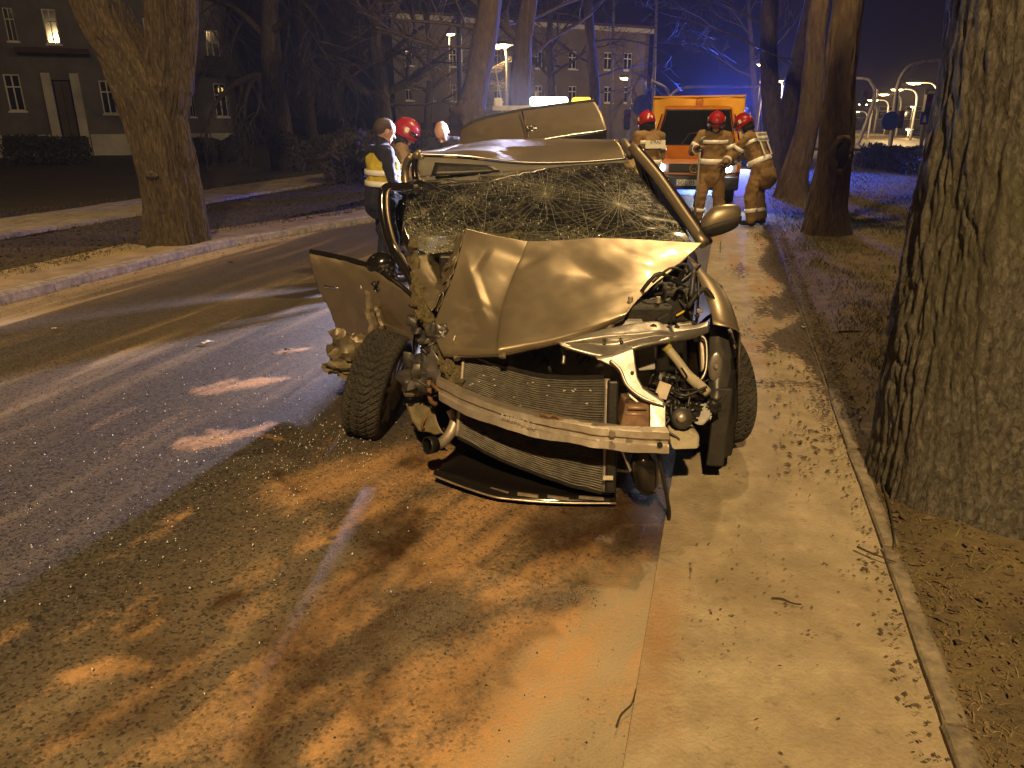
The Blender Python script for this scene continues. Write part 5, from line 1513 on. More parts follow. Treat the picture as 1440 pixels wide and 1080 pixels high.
def trunk(pts, rads, name, m, parent, na=64, nl=80, furrow=.02, fscale=(9, 1.4), flare=.0, lump=.04, seed=0, plates=0.0):
    c = spline(pts, nl); rr = np.interp(np.linspace(0, 1, nl), np.linspace(0, 1, len(rads)), rads)
    cen = np.array([tuple(p) for p in c])
    ang = np.linspace(0, 2 * pi, na, endpoint=False)
    tang = np.gradient(cen, axis=0); tang /= np.linalg.norm(tang, axis=1)[:, None]
    u0 = np.array([1.0, 0, 0]); verts = []
    z = cen[:, 2]; s = np.concatenate([[0], np.cumsum(np.linalg.norm(np.diff(cen, axis=0), axis=1))])
    V = np.zeros((nl, na, 3))
    for i in range(nl):
        t = tang[i]; u = u0 - t * np.dot(u0, t); u /= np.linalg.norm(u); w = np.cross(t, u)
        r = rr[i] * (1 + flare * exp(-s[i] / .35) * (1 + .35 * np.sin(ang * 5 + seed)))
        a2 = ang * rr[i] / .3
        x, y = np.cos(ang) * 2 + seed, np.sin(ang) * 2
        lum = (vn3(x * 1.1, y * 1.1, s[i] * 1.2 + 0 * x, seed) - .5) * 2 * lump
        wob = vn3(x * 1.5, y * 1.5, s[i] * 1.5 + 0 * x, seed + 9) * 2.2
        fx = np.cos(ang) * rr[i] * fscale[0] + wob; fy = np.sin(ang) * rr[i] * fscale[0] + wob
        f = vn3(fx, fy, s[i] * fscale[1] + 0 * x, seed + 20)
        f2 = vn3(fx * 2.3, fy * 2.3, s[i] * fscale[1] * 2.2 + 0 * x, seed + 33)
        rid = 1 - np.abs(f * 2 - 1) * 2.0
        rid = np.clip(rid, -1, 1)
        am = .25 + 1.6 * vn3(x * .9 + 7, y * .9, s[i] * .8 + 0 * x, seed + 70) ** 1.5
        d = lum - furrow * am * np.clip(rid, 0, 1) + furrow * .6 * (f2 - .5)
        if plates:
            px_ = vn3(fx * 1.2, fy * 1.2, s[i] * 5 + 0 * x, seed + 50)
            d = d + plates * am * (np.floor(px_ * 6) / 6 - .5)
        R_ = r + d
        V[i] = cen[i] + np.outer(np.cos(ang) * R_, u) + np.outer(np.sin(ang) * R_, w)
    idx = np.arange(nl * na).reshape(nl, na); nx = np.roll(idx, -1, axis=1)
    f = np.stack([idx[:-1], nx[:-1], nx[1:], idx[1:]], -1).reshape(-1, 4)
    return npmesh(name, V.reshape(-1, 3), f, m, parent, smooth=True)

def branches(start, direction, length, rad, depth, rnd, out, droop=0.0, n=3, spread=.7, fork=(2, 4)):
    p = Vector(start); d = Vector(direction).normalized()
    pts = [p.copy()]; rs = [rad]
    steps = 5 if depth > 1 else 4
    for k in range(steps):
        d = (d + Vector((rnd.uniform(-1, 1), rnd.uniform(-1, 1), rnd.uniform(-.8, .9))) * .22 + Vector((0, 0, -droop * .25))).normalized()
        p = p + d * length / steps
        pts.append(p.copy()); rs.append(rad * (1 - .6 * (k + 1) / steps))
    out.append((pts, rs))
    if depth > 0:
        for q in range(rnd.randint(*fork)):
            k = rnd.randint(1, steps)
            dd = (d + Vector((rnd.uniform(-1, 1), rnd.uniform(-1, 1), rnd.uniform(-.5, .8))) * spread * 1.3).normalized()
            branches(pts[k], dd, length * rnd.uniform(.5, .8), rs[k] * .7, depth - 1, rnd, out, droop, n, spread, fork)

def crown(name, starts, m, parent, seed, depth=3, length=2.2, droop=0, nsides=4, spread=.75, fork=(2, 4), minr=.006):
    rnd = random.Random(seed); out = []
    for (p, d, r) in starts:
        branches(p, d, length, r, depth, rnd, out, droop, spread=spread, fork=fork)
    mb = MB()
    for pts, rs in out:
        ns = 6 if rs[0] > .05 else (4 if rs[0] > .02 else 3)
        mb.tube(pts, [max(r, minr) for r in rs], ns, cap=False)
    return mb.build(name, m, parent, smooth=True, fix=False)

# big scaly trunk close by on the verge
base = Vector((2.40, 3.12, -.05))
t = thing('verge_tree', 'massive scaly grey trunk on the verge beside the pavement kerb', 'tree', base)
trunk([base, (2.38, 3.12, .35), (2.33, 3.14, 1.2), (2.28, 3.16, 2.2), (2.26, 3.18, 3.6), (2.3, 3.2, 5.0)], [.62, .60, .59, .58, .56, .5], 'trunk', bark_grey, t, 420, 700, .013, (34, 9.0), .09, .06, 3, .022)
crown('crown', [(Vector((2.3, 3.2, 4.9)), (.3, .2, 1), .3), (Vector((2.3, 3.2, 4.8)), (1, .5, .9), .25), (Vector((2.2, 3.1, 4.6)), (.5, -1, .9), .22)], bark_grey, t, 5, 3, 3.2)

# forked tree by the far kerb
base = G(250, 348); base.z = -.02
t = thing('forked_tree', 'deeply furrowed tree with forked trunk by the granite kerb', 'tree', base)
Yt = base.y
trunk([base, D(246, 300, Yt), D(236, 240, Yt), D(222, 180, Yt), D(205, 130, Yt), D(178, 80, Yt), D(150, 30, Yt), D(128, -20, Yt), D(112, -80, Yt)], [.47, .40, .385, .40, .42, .36, .33, .33, .3], 'trunk', bark_fur, t, 260, 420, .055, (24, 2.6), .10, .03, 8)
trunk([D(226, 170, Yt + .02), D(232, 120, Yt + .05), D(238, 80, Yt + .05), D(240, 40, Yt + .05), D(240, 0, Yt + .05), D(240, -70, Yt + .05)], [.30, .36, .31, .30, .30, .27], 'limb', bark_fur, t, 200, 280, .05, (24, 2.6), 0, .03, 15)
mb = MB(); blob(mb, D(213, 246, Yt - .40), .06, (1.1, .5, .7), 3, 10, .5); mb.build('knot_hole', bark_dark, t, smooth=True)
top1, top2 = D(112, -78, Yt), D(240, -68, Yt)
crown('crown', [(top1, (-.5, .2, 1), .2), (top1, (.2, -.3, 1), .18), (top2, (.3, .2, 1), .2), (top2, (.1, .5, 1), .18)], bark_fur, t, 9, 3, 2.6)

# row of trees along the verge
base = G(1160, 331); base.z = -.02
Yt = base.y
t = thing('hollow_tree', 'brown leaning trunk with dark open hollow on the verge', 'tree', base)
trunk([base, D(1163, 290, Yt), D(1172, 235, Yt), D(1177, 190, Yt), D(1180, 120, Yt), D(1187, 50, Yt), D(1195, -10, Yt), D(1200, -80, Yt)], [.33, .285, .26, .245, .215, .205, .19, .17], 'trunk', bark_brown, t, 180, 300, .022, (22, 3.2), .14, .05, 21)
hc = D(1184, 217, Yt - .235)
mb = MB(); blob(mb, hc, .17, (.55, .25, 1.05), 3, 12, .12); hol = mb.build('hollow', mat('hollow_dark', (.012, .009, .006), .95), t, smooth=True)
mb = MB(); mb.tube([hc + Vector((.125 * cos(a) * (1 + .15 * sin(3 * a)), .02 + .02 * cos(a), .23 * sin(a))) for a in [2 * pi * k / 26 for k in range(27)]], [.045 + .012 * sin(k * 1.7) for k in range(27)], 8); mb.build('callus_rim', bark_brown, hol, smooth=True)
tp = D(1200, -78, Yt)
crown('crown', [(tp, (.3, .2, 1), .15), (tp, (-.5, .3, 1), .13), (tp, (.5, -.5, .8), .12)], bark_brown, t, 31, 3, 2.4)
base = G(1113, 279); base.z = -.02; Yt = base.y
t = thing('leaning_tree', 'slim mossy trunk leaning towards the hollow tree', 'tree', base)
trunk([base, D(1118, 250, Yt), D(1130, 200, Yt), D(1139, 150, Yt), D(1145, 90, Yt), D(1148, 40, Yt), D(1156, -10, Yt), D(1164, -60, Yt)], [.36, .29, .25, .23, .20, .19, .17, .14], 'trunk', bark_brown, t, 90, 160, .022, (18, 2.6), .15, .05, 25)
tp = D(1163, -55, Yt)
crown('crown', [(tp, (.3, .2, 1), .12), (tp, (-.5, .3, 1), .1)], bark_brown, t, 32, 3, 2.4)
base = G(1092, 252); base.z = -.02; Yt = base.y
t = thing('twin_stemmed_tree', 'dark tree with two stems behind the leaning trunk', 'tree', base)
trunk([base, D(1092, 225, Yt), D(1087, 180, Yt), D(1083, 120, Yt), D(1081, 60, Yt), D(1082, 0, Yt), D(1084, -60, Yt)], [.40, .36, .27, .25, .23, .22, .2], 'trunk', bark_dark, t, 48, 90, .02, (9, 1.5), .12, .04, 27)
trunk([D(1093, 235, Yt), D(1100, 200, Yt), D(1112, 140, Yt), D(1124, 80, Yt), D(1135, 30, Yt), D(1148, -30, Yt)], [.30, .28, .25, .22, .2, .18], 'stem', bark_dark, t, 48, 80, .02, (9, 1.5), 0, .04, 28)
crown('crown', [(D(1083, -50, Yt), (-.6, .2, 1), .14), (D(1083, -50, Yt), (.2, .4, 1), .14), (D(1147, -25, Yt), (.3, .2, 1), .13), (D(1081, 40, Yt), (-1, 0, .5), .05), (D(1082, 80, Yt), (-1, .3, .7), .04)], bark_dark, t, 33, 3, 2.6)

# trees beyond the wreck
def far_tree(label, base_px, Y, path, rads, m, seed, limbs, name='park_tree', length=2.6, depth=4, droop=0, fork=(2, 4), spread=.75):
    b = D(base_px, 150, Y); b.z = 0
    t = thing(name, label, 'tree', b)
    trunk([b] + [D(px, py, Y) for px, py in path], rads, 'trunk', m, t, 32, 60, .02, (8, 1.4), .12, .05, seed)
    crown('crown', [(D(px, py, Y), d, r) for px, py, d, r in limbs], m, t, seed, depth, length, droop, fork=fork, spread=spread, minr=.009)
    return t
far_tree('pale trunk with big burr standing behind the open tailgate', 652, 19, [(652, 205), (662, 150), (674, 100), (683, 50), (690, 0), (694, -60)], [.45, .42, .36, .30, .28, .27, .24], bark_brown, 41,
         [(688, 5, (-.8, .1, .6), .07), (684, 45, (-1, .2, .5), .05), (692, -40, (.6, .2, 1), .12), (692, -40, (-.5, 0, 1), .12), (680, 70, (-1, .1, .25), .04)])
bo = [o for o in bpy.data.objects if o.name.startswith('park_tree')][-1]
mb = MB(); blob(mb, D(656, 162, 18.7), .34, (1.0, .8, .9), 6, 14, .6); mb.build('burr', bark_brown, bo, smooth=True)
far_tree('forked grey trunk near the glowing street lamp', 730, 23, [(729, 180), (731, 120), (734, 80), (737, 50), (745, 0), (750, -50)], [.36, .33, .30, .28, .26, .22, .18], bark_brown, 43,
         [(735, 60, (-.9, 0, 1.1), .13), (745, 0, (.5, 0, 1), .1), (733, 85, (.9, .2, .7), .06), (740, 30, (1, .2, .4), .05)])
far_tree('thin dark trunk in front of the lit house wall', 838, 26, [(836, 160), (833, 100), (829, 40), (827, 0), (826, -60)], [.22, .20, .18, .16, .15, .12], bark_dark, 45,
         [(829, 30, (-1, .2, .7), .05), (828, 15, (1, 0, .8), .05), (832, 90, (-1, 0, .5), .035), (833, 110, (1, .1, .5), .03), (826, -50, (.2, 0, 1), .08), (830, 60, (1, 0, .3), .03)], droop=.25)
far_tree('spreading dark tree with low crooked limbs in the park', 540, 27, [(541, 190), (538, 150), (535, 110), (528, 70), (530, 20), (535, -30)], [.36, .33, .30, .27, .22, .18, .15], bark_dark, 47,
         [(537, 140, (-1, 0, .5), .14), (537, 135, (1, 0, .5), .14), (534, 105, (-.8, .3, .8), .12), (534, 100, (.8, -.2, .9), .12), (530, 40, (-.6, 0, 1), .1), (530, 30, (.7, .2, .8), .1), (536, 150, (1, .3, .25), .06)], fork=(3, 4))
far_tree('drooping dark willow between the grey house and the park', 395, 25, [(396, 200), (390, 150), (384, 100), (380, 40), (378, -20)], [.48, .42, .36, .33, .28, .2], bark_dark, 49,
         [(386, 110, (-1, 0, .6), .14), (386, 105, (1, 0, .7), .14), (380, 60, (-.7, 0, 1), .12), (380, 50, (.9, -.3, .8), .12), (379, 10, (.3, .3, 1), .12)], droop=.9, fork=(3, 4))
far_tree('leaning bare tree at the edge of the dark park', 445, 33, [(440, 195), (432, 150), (425, 90), (420, 30), (416, -30)], [.3, .28, .24, .2, .16, .12], bark_dark, 51,
         [(430, 130, (1, 0, .7), .09), (428, 110, (-1, 0, .8), .09), (422, 50, (.8, .2, .9), .08), (421, 40, (-.7, 0, 1), .08)], fork=(3, 4))
far_tree('slender bare tree with twiggy crown before the lit facade', 778, 32, [(777, 170), (776, 120), (772, 70), (774, 20), (774, -30)], [.17, .16, .14, .12, .1, .08], bark_dark, 53,
         [(776, 110, (-1, 0, .8), .06), (776, 105, (1, 0, .8), .06), (773, 75, (-.8, 0, .9), .06), (773, 70, (.8, 0, .9), .06), (774, 30, (.4, 0, 1), .05), (774, 25, (-.5, 0, 1), .05)], fork=(3, 4), length=2.2)
far_tree('bare bushy tree left of the burr-covered trunk', 600, 31, [(602, 175), (604, 140), (606, 100), (603, 50), (600, 0)], [.2, .19, .17, .15, .12, .1], bark_dark, 55,
         [(604, 130, (-1, 0, .7), .08), (604, 125, (1, 0, .6), .08), (605, 100, (-.7, .3, .8), .08), (604, 80, (.9, 0, .6), .07), (602, 40, (-.3, 0, 1), .06)], fork=(3, 4), length=2.4)
far_tree('tall thin tree at the far side of the junction', 1063, 46, [(1064, 180), (1060, 120), (1056, 60), (1052, 0)], [.2, .19, .16, .13, .1], bark_dark, 57,
         [(1060, 110, (-1, 0, .8), .07), (1058, 90, (1, 0, .8), .07), (1055, 50, (-.8, 0, 1), .07), (1053, 20, (.7, 0, 1), .06)], fork=(3, 4), length=2.6)

# ================================================================== HEDGES AND SHRUBS
leaf_dark = mat('dark_twigs', (.045, .037, .028), .9, noise_amt=.4, noise_scale=3)
hedge_leaf = mat('evergreen_leaf', (.028, .032, .022), .8, noise_amt=.4, noise_scale=4)
def hedge(label, a, b, h, w, m, n, seed, name='hedge', cat='hedge', lz=.07):
    a, b = Vector(a), Vector(b); rg = np.random.default_rng(seed)
    t = thing(name, label, cat, a)
    d = (b - a); L_ = d.length; d = d / L_; sx = Vector((d.y, -d.x, 0))
    s = rg.random(n); q = rg.random((n, 2))
    ang = q[:, 0] * pi
    # shell-biased positions in a rounded profile with uneven top
    rr = np.sqrt(.45 + .55 * q[:, 1])
    hh = h * (.8 + .35 * vnoise(s * L_ * 1.3, 0 * s, seed))
    ww = w * (.8 + .4 * vnoise(s * L_ * 1.7, 0 * s + 5, seed))
    y = np.cos(ang) * rr * ww / 2; z = np.minimum(np.sin(ang) ** .6 * rr, 1) * hh
    c = np.array(a)[None] + np.outer(s * L_, np.array(d)) + np.outer(y, np.array(sx)) + np.outer(z, [0, 0, 1])
    v1 = rg.normal(size=(n, 3)); v1 /= np.linalg.norm(v1, axis=1)[:, None]
    v2 = rg.normal(size=(n, 3)); v2 -= v1 * (v1 * v2).sum(1)[:, None]; v2 /= np.linalg.norm(v2, axis=1)[:, None]
    l = lz * (.6 + .8 * rg.random(n))[:, None]
    V = np.stack([c - v1 * l, c + v2 * l * .35, c + v1 * l, c - v2 * l * .35], 1).reshape(-1, 3)
    F = np.arange(4 * n).reshape(n, 4)
    fo = npmesh('foliage', V, F, m, t); fo['kind'] = 'stuff'
    mb = MB(); rnd = random.Random(seed)
    for k in range(int(L_ / .35)):
        p = a + d * (k * .35 + .1) + sx * rnd.uniform(-.15, .15)
        mb.tube([p, p + Vector((rnd.uniform(-.15, .15), rnd.uniform(-.15, .15), h * .8))], .012, 4, cap=False)
    so = mb.build('stems', m, t); so['kind'] = 'stuff'
    return t
p0 = G(1222, 240); p1 = G(1345, 262)
hedge('low clipped hedge on the verge before the signal posts', G(1224, 236), G(1330, 252), .85, 1.3, hedge_leaf, 9000, 3)
hedge('dark hedge along the front of the grey house', D(0, 178, 27).xy.to_3d(), D(120, 178, 28).xy.to_3d(), 1.1, 1.4, hedge_leaf, 6000, 5)
hedge('rounded hedge under the balcony of the grey house', D(262, 180, 28).xy.to_3d(), D(335, 180, 30).xy.to_3d(), 1.0, 1.3, hedge_leaf, 5000, 6)
hedge('twiggy bare hedge on the park edge behind the wreck', G(492, 268), G(600, 236), 1.25, 1.2, leaf_dark, 9000, 7, lz=.10)
hedge('unkempt bushes deep in the dark park', D(395, 190, 24).xy.to_3d(), D(540, 190, 26).xy.to_3d(), 1.2, 1.8, leaf_dark, 7000, 8, lz=.09, name='bushes', cat='bushes')
hedge('dark row of bushes before the lit house', D(560, 190, 34).xy.to_3d(), D(760, 190, 36).xy.to_3d(), 1.3, 1.6, leaf_dark, 8000, 9, lz=.10, name='bushes', cat='bushes')

# ================================================================== BUILDINGS
plaster = mat('old_grey_plaster', (.15, .15, .155), .9, col2=(.08, .08, .082), noise_scale=.9, bump=.2, bump_scale=12)
plaster_l = mat('pale_plinth', (.42, .42, .42), .9, noise_amt=.2, noise_scale=1.5)
cream_w = mat('cream_render', (.17, .145, .125), .9, col2=(.10, .085, .075), noise_scale=.6)
wframe = mat('white_window_frame', (.62, .62, .62), .6)
dwood = mat('dark_door_wood', (.035, .02, .012), .6, noise_amt=.4, noise_scale=4, stretch=(8, 8, 1))
roofm = mat('roof_tile', (.05, .03, .025), .8, noise_amt=.3, noise_scale=3)
wglass = mat('window_glass', (.01, .011, .014), .06, spec=.8)

class Facade:
    """flat wall between two ground points, with openings"""
    def __init__(s, A, B):
        s.A, s.B = Vector(A), Vector(B); s.d = (s.B - s.A).normalized(); s.n = Vector((s.d.y, -s.d.x, 0))
        if s.n.y > 0: s.n = -s.n
        s.L = (s.B - s.A).length
    def hit(s, px, py):
        r = Vector(ray(px, py)); o = Vector((0, 0, CAM_H))
        t = (s.A - o).dot(s.n) / r.dot(s.n)
        p = o + r * t
        return (p - s.A).dot(s.d), p.z
    def P(s, a, z, out=0.0):
        return s.A + s.d * a + Vector((0, 0, z)) + s.n * out
    def slab(s, name, m, parent, a0, a1, z0, z1, o0, o1, bevel=0):
        mb = MB(); mb.prism([s.P(a0, z0, o1), s.P(a1, z0, o1), s.P(a1, z1, o1), s.P(a0, z1, o1)], s.n * (o0 - o1))
        return mb.build(name, m, parent, bevel=bevel)
    def wall(s, parent, H, openings, m, thick=.4):
        xs = sorted({0, s.L} | {o[0] for o in openings} | {o[1] for o in openings}); zs = sorted({0, H} | {o[2] for o in openings} | {o[3] for o in openings})
        mb = MB()
        for i in range(len(xs) - 1):
            for j in range(len(zs) - 1):
                cx_, cz = (xs[i] + xs[i + 1]) / 2, (zs[j] + zs[j + 1]) / 2
                if any(o[0] < cx_ < o[1] and o[2] < cz < o[3] for o in openings): continue
                mb.add([s.P(xs[i], zs[j]), s.P(xs[i + 1], zs[j]), s.P(xs[i + 1], zs[j + 1]), s.P(xs[i], zs[j + 1])], [(0, 1, 2, 3)])
        for (a0, a1, z0, z1) in openings:     # reveals
            for (p, q) in (((a0, z0), (a1, z0)), ((a1, z0), (a1, z1)), ((a1, z1), (a0, z1)), ((a0, z1), (a0, z0))):
                mb.add([s.P(*p), s.P(*q), s.P(*q, -.18), s.P(*p, -.18)], [(0, 1, 2, 3)])
        return mb.build('wall', m, parent, fix=False)
    def window(s, parent, a0, a1, z0, z1, panes=2, cross=.66, sill=True, fm=None, gm=None):
        fm = fm or wframe
        mb = MB(); w = min(.08, (a1 - a0) * .09)
        for (p, q) in (((a0, z0 + w / 2), (a1, z0 + w / 2)), ((a0, z1 - w / 2), (a1, z1 - w / 2)), ((a0 + w / 2, z0 + w), (a0 + w / 2, z1 - w)), ((a1 - w / 2, z0 + w), (a1 - w / 2, z1 - w))):
            mb.bar(s.P(*p, -.10), s.P(*q, -.10), w, w, up=s.n)
        am = (a0 + a1) / 2; zc = z0 + (z1 - z0) * cross
        mb.bar(s.P(am, z0 + w, -.10), s.P(am, z1 - w, -.10), w * .98, w * .9, up=s.n); mb.bar(s.P(a0 + w, zc, -.098), s.P(am - w / 2, zc, -.098), w, w, up=s.n); mb.bar(s.P(am + w / 2, zc, -.098), s.P(a1 - w, zc, -.098), w, w, up=s.n)
        win = mb.build('window', fm, parent)
        for (b0, b1) in ((a0 + w, am - w * .5), (am + w * .5, a1 - w)):
            for (y0, y1) in ((z0 + w, zc - w * .5), (zc + w * .5, z1 - w)):
                mb = MB(); mb.add([s.P(b0, y0, -.11), s.P(b1, y0, -.11), s.P(b1, y1, -.11), s.P(b0, y1, -.11)], [(0, 1, 2, 3)]); mb.build('pane', gm or wglass, win)
        if sill:
            s.slab('sill', fm, win, a0 - .06, a1 + .06, z0 - .07, z0 - .005, -.02, .10)
        return win

# ---- old grey house behind the forked tree
F1 = Facade((-25.5, 29.5, 0), (-12.6, 36.2, 0))
house = thing('grey_house', 'old grey two-storey house with porch door and balcony behind the forked tree', 'house', F1.A)
ops, wins = [], []
def wpx(F, x0, y0, x1, y1):
    a0, zt = F.hit(x0, y0); a1, zb = F.hit(x1, y1); return (a0, a1, zb, zt)
for r in [(3, 104, 37, 156), (138, 113, 166, 160), (299, 117, 322, 164), (57, 12, 86, 62), (287, 42, 312, 92), (-34, 100, -5, 155), (-36, 8, -8, 60), (2, 10, 26, 58), (140, 20, 166, 66), (200, 113, 226, 160), (200, 25, 226, 72), (262, 117, 276, 164)]:
    o_ = wpx(F1, *r)
    if o_[0] < .2 or o_[1] > F1.L - .2: continue
    ops.append(o_); wins.append(o_)
dr = wpx(F1, 72, 112, 112, 188); dr = (dr[0], dr[1], .5, dr[3]); ops.append(dr)
F1.wall(house, 8.2, ops, plaster)
for o_ in wins: F1.window(house, *o_)
dl = F1.slab('door_leaf', dwood, house, dr[0] + .05, (dr[0] + dr[1]) / 2 - .01, .5, dr[3] - .05, -.16, -.10)
F1.slab('door_leaf', dwood, house, (dr[0] + dr[1]) / 2 + .01, dr[1] - .05, .5, dr[3] - .05, -.16, -.10)
F1.slab('portal', plaster_l, house, dr[0] - .35, dr[0] - .02, .0, dr[3] + .25, .0, .18); F1.slab('portal', plaster_l, house, dr[1] + .02, dr[1] + .35, .0, dr[3] + .25, .0, .18)
F1.slab('porch_canopy', roofm, house, dr[0] - 1.0, dr[1] + .9, dr[3] + .95, dr[3] + 1.15, .0, .9)
F1.slab('step', plaster_l, house, dr[0] - .3, dr[1] + .3, 0, .22, .0, 1.1); F1.slab('step', plaster_l, house, dr[0] - .2, dr[1] + .2, .22, .46, .0, .7)
F1.slab('plinth', plaster_l, house, dr[1] + .4, F1.L, 0, .95, .0, .06); F1.slab('plinth', plaster_l, house, 0, dr[0] - .4, 0, .95, .0, .06)
F1.slab('cornice', plaster_l, house, -.2, F1.L + .2, 8.2, 8.5, -.3, .35)
bc_ = wpx(F1, 285, 84, 330, 108)
bal = F1.slab('balcony', mat('balcony_dark', (.03, .028, .028), .8), house, bc_[0], bc_[1], bc_[2], bc_[2] + .15, .0, 1.0)
F1.slab('balcony_panel', mat('balcony_dark', (.03, .028, .028), .8), bal, bc_[0], bc_[1], bc_[2] + .16, bc_[3] + .1, .95, 1.0)
mb = MB(); q = [F1.P(-.3, 8.5, .5), F1.P(F1.L + .3, 8.5, .5), F1.P(F1.L + .3, 11.5, -4.5), F1.P(-.3, 11.5, -4.5)]; mb.prism(q, (0, 0, .15)); mb.build('roof', roofm, house)
mb = MB(); mb.prism([F1.P(F1.L, 0), F1.P(F1.L, 0, -9), F1.P(F1.L, 8.2, -9), F1.P(F1.L, 8.2)], F1.d * -.3); mb.build('side_wall', plaster, house)
# lamp reflections in one ground-floor window, added as glowing discs behind its panes
lw = wpx(F1, 303, 122, 318, 140)
glint_m = emitter('lamp_reflection', (1.0, .62, .18), 1.4)
for (fx, fz) in ((.25, .75), (.62, .78), (.45, .35)):
    mb = MB(); c = F1.P(lerp(lw[0], lw[1], fx), lerp(lw[2], lw[3], fz), -.13); mb.lathe([(.001, .012), (.09, .012), (.1, 0), (.001, 0)], Matrix.Translation(c) @ Matrix.Rotation(pi / 2, 4, 'X'), 10); mb.build('reflection_spot', glint_m, house)

# ---- cream house lit by the lamp, beyond the wreck
F2 = Facade(D(556, 150, 44).xy.to_3d(), D(908, 150, 52).xy.to_3d())
h2 = thing('cream_house', 'long cream house with dark windows lit by street lamps', 'house', F2.A)
ops2 = []
for x in (570, 600, 632, 664, 695, 720, 752, 772, 800, 850, 878):
    o_ = wpx(F2, x, 118 + (x - 556) * .012, x + 11, 141 + (x - 556) * .012)
    ops2.append(o_)
for x in (570, 600, 632, 664, 695, 752, 800, 850, 878):
    ops2.append(wpx(F2, x, 66 + (x - 556) * .025, x + 11, 92 + (x - 556) * .022))
F2.wall(h2, 6.6, ops2, cream_w)
for o_ in ops2: F2.window(h2, *o_, sill=True)
F2.slab('plinth', plaster, h2, 0, F2.L, 0, .7, .0, .06); F2.slab('cornice', plaster_l, h2, -.2, F2.L + .2, 6.6, 6.85, -.2, .3); F2.slab('string_course', cream_w, h2, 0, F2.L, 3.55, 3.72, .0, .06)
mb = MB(); mb.prism([F2.P(-.3, 6.85, .4), F2.P(F2.L + .3, 6.85, .4), F2.P(F2.L + .3, 9.3, -4), F2.P(-.3, 9.3, -4)], (0, 0, .15)); mb.build('roof', roofm, h2)
mb = MB(); mb.prism([F2.P(F2.L, 0), F2.P(F2.L, 0, -9), F2.P(F2.L, 6.6, -9), F2.P(F2.L, 6.6)], F2.d * -.3); mb.build('side_wall', cream_w, h2)
# ---- low far building beyond the junction
F3 = Facade(D(1225, 150, 105).xy.to_3d(), D(1420, 150, 95).xy.to_3d())
h3 = thing('far_block', 'low flat-roofed block beyond the lit cross street', 'building', F3.A)
ops3 = [(a, a + 2.0, 1.2, 2.8) for a in np.arange(1, F3.L - 3, 3.2)]
F3.wall(h3, 4.2, ops3, cream_w)
for o_ in ops3: F3.window(h3, *o_, sill=False)
F3.slab('parapet', plaster, h3, -.1, F3.L + .1, 4.2, 4.6, -.3, .1); F3.slab('roof', roofm, h3, 0, F3.L, 4.1, 4.19, -9, -.3)
# ================================================================== OTHER VEHICLES
orange = mat('orange_municipal_paint', (.66, .20, .012), .38, noise_amt=.12, noise_scale=3, coat=.3)
tarp = mat('orange_tarpaulin', (.92, .46, .03), .55, noise_amt=.12, noise_scale=2, bump=.25, bump_scale=4)
yellow = mat('yellow_service_paint', (.72, .46, .05), .35, coat=.3)
whitev = mat('white_vehicle_paint', (.6, .6, .6), .35, coat=.3)
vglass = mat('vehicle_glass', (.012, .013, .014), .05, spec=.9)
COOL = (.80, .86, 1.0)
head_on = emitter('headlight_glass', (.88, .93, 1.0), 45)
blue_on = emitter('blue_beacon', (.03, .10, 1.0), 60)

class Veh:
    """local frame: x = vehicle's left-right, y = towards its rear, z up; front at y=0"""
    def __init__(s, name, label, cat, loc, rz):
        s.o = thing(name, label, cat, loc, rz)
    def part(s, mb, name, m, parent=None, **k):
        return mb.build(name, m, parent or s.o, world=False, **k)
    def wheel(s, x, y, r=.33, w=.2):
        wo = bpy.data.objects.new('wheel', None); COL.objects.link(wo); wo.parent = s.o; wo.location = (x, y, r)
        if 'tyre' not in s.__dict__:
            mb = MB(); Mx_ = Matrix.Rotation(pi / 2, 4, 'Y')
            mb.lathe([(.62 * r, -w / 2), (.9 * r, -w / 2), (r, -w * .36), (r, w * .36), (.9 * r, w / 2), (.62 * r, w / 2)], Mx_, 32); s.tyre = mb.build('tyre', rubber, None, smooth=True, auto=40).data
            bpy.data.objects.remove(bpy.data.objects['tyre'] if 'tyre' in bpy.data.objects and bpy.data.objects['tyre'].parent is None else [o for o in bpy.data.objects if o.data == s.tyre][0])
            mb = MB(); mb.lathe([(.64 * r, -w * .42), (.6 * r, -w * .3), (.2 * r, -w * .25), (.001, -w * .3)], Mx_, 24); mb.lathe([(.64 * r, w * .42), (.6 * r, w * .3), (.2 * r, w * .25), (.001, w * .3)], Mx_, 24)
            q = mb.build('rim', galv, None, smooth=True); s.rim = q.data; bpy.data.objects.remove(q)
        for nm, me in (('tyre', s.tyre), ('rim', s.rim)):
            o = bpy.data.objects.new(nm, me); COL.objects.link(o); o.parent = wo

def loft_body(sections, m=0):
    """sections: list of (y, [(x,z)...]) half profiles, mirrored"""
    rows = []
    for y, pr in sections:
        rows.append([Vector((x, y, z)) for x, z in pr] + [Vector((-x, y, z)) for x, z in reversed(pr)])
    mb = MB(); mb.grid(rows, wrap=True)
    n = len(rows[0])
    mb.f.append(tuple(range(n))); mb.m.append(0); mb.f.append(tuple((len(rows) - 1) * n + k for k in range(n))); mb.m.append(0)
    return mb

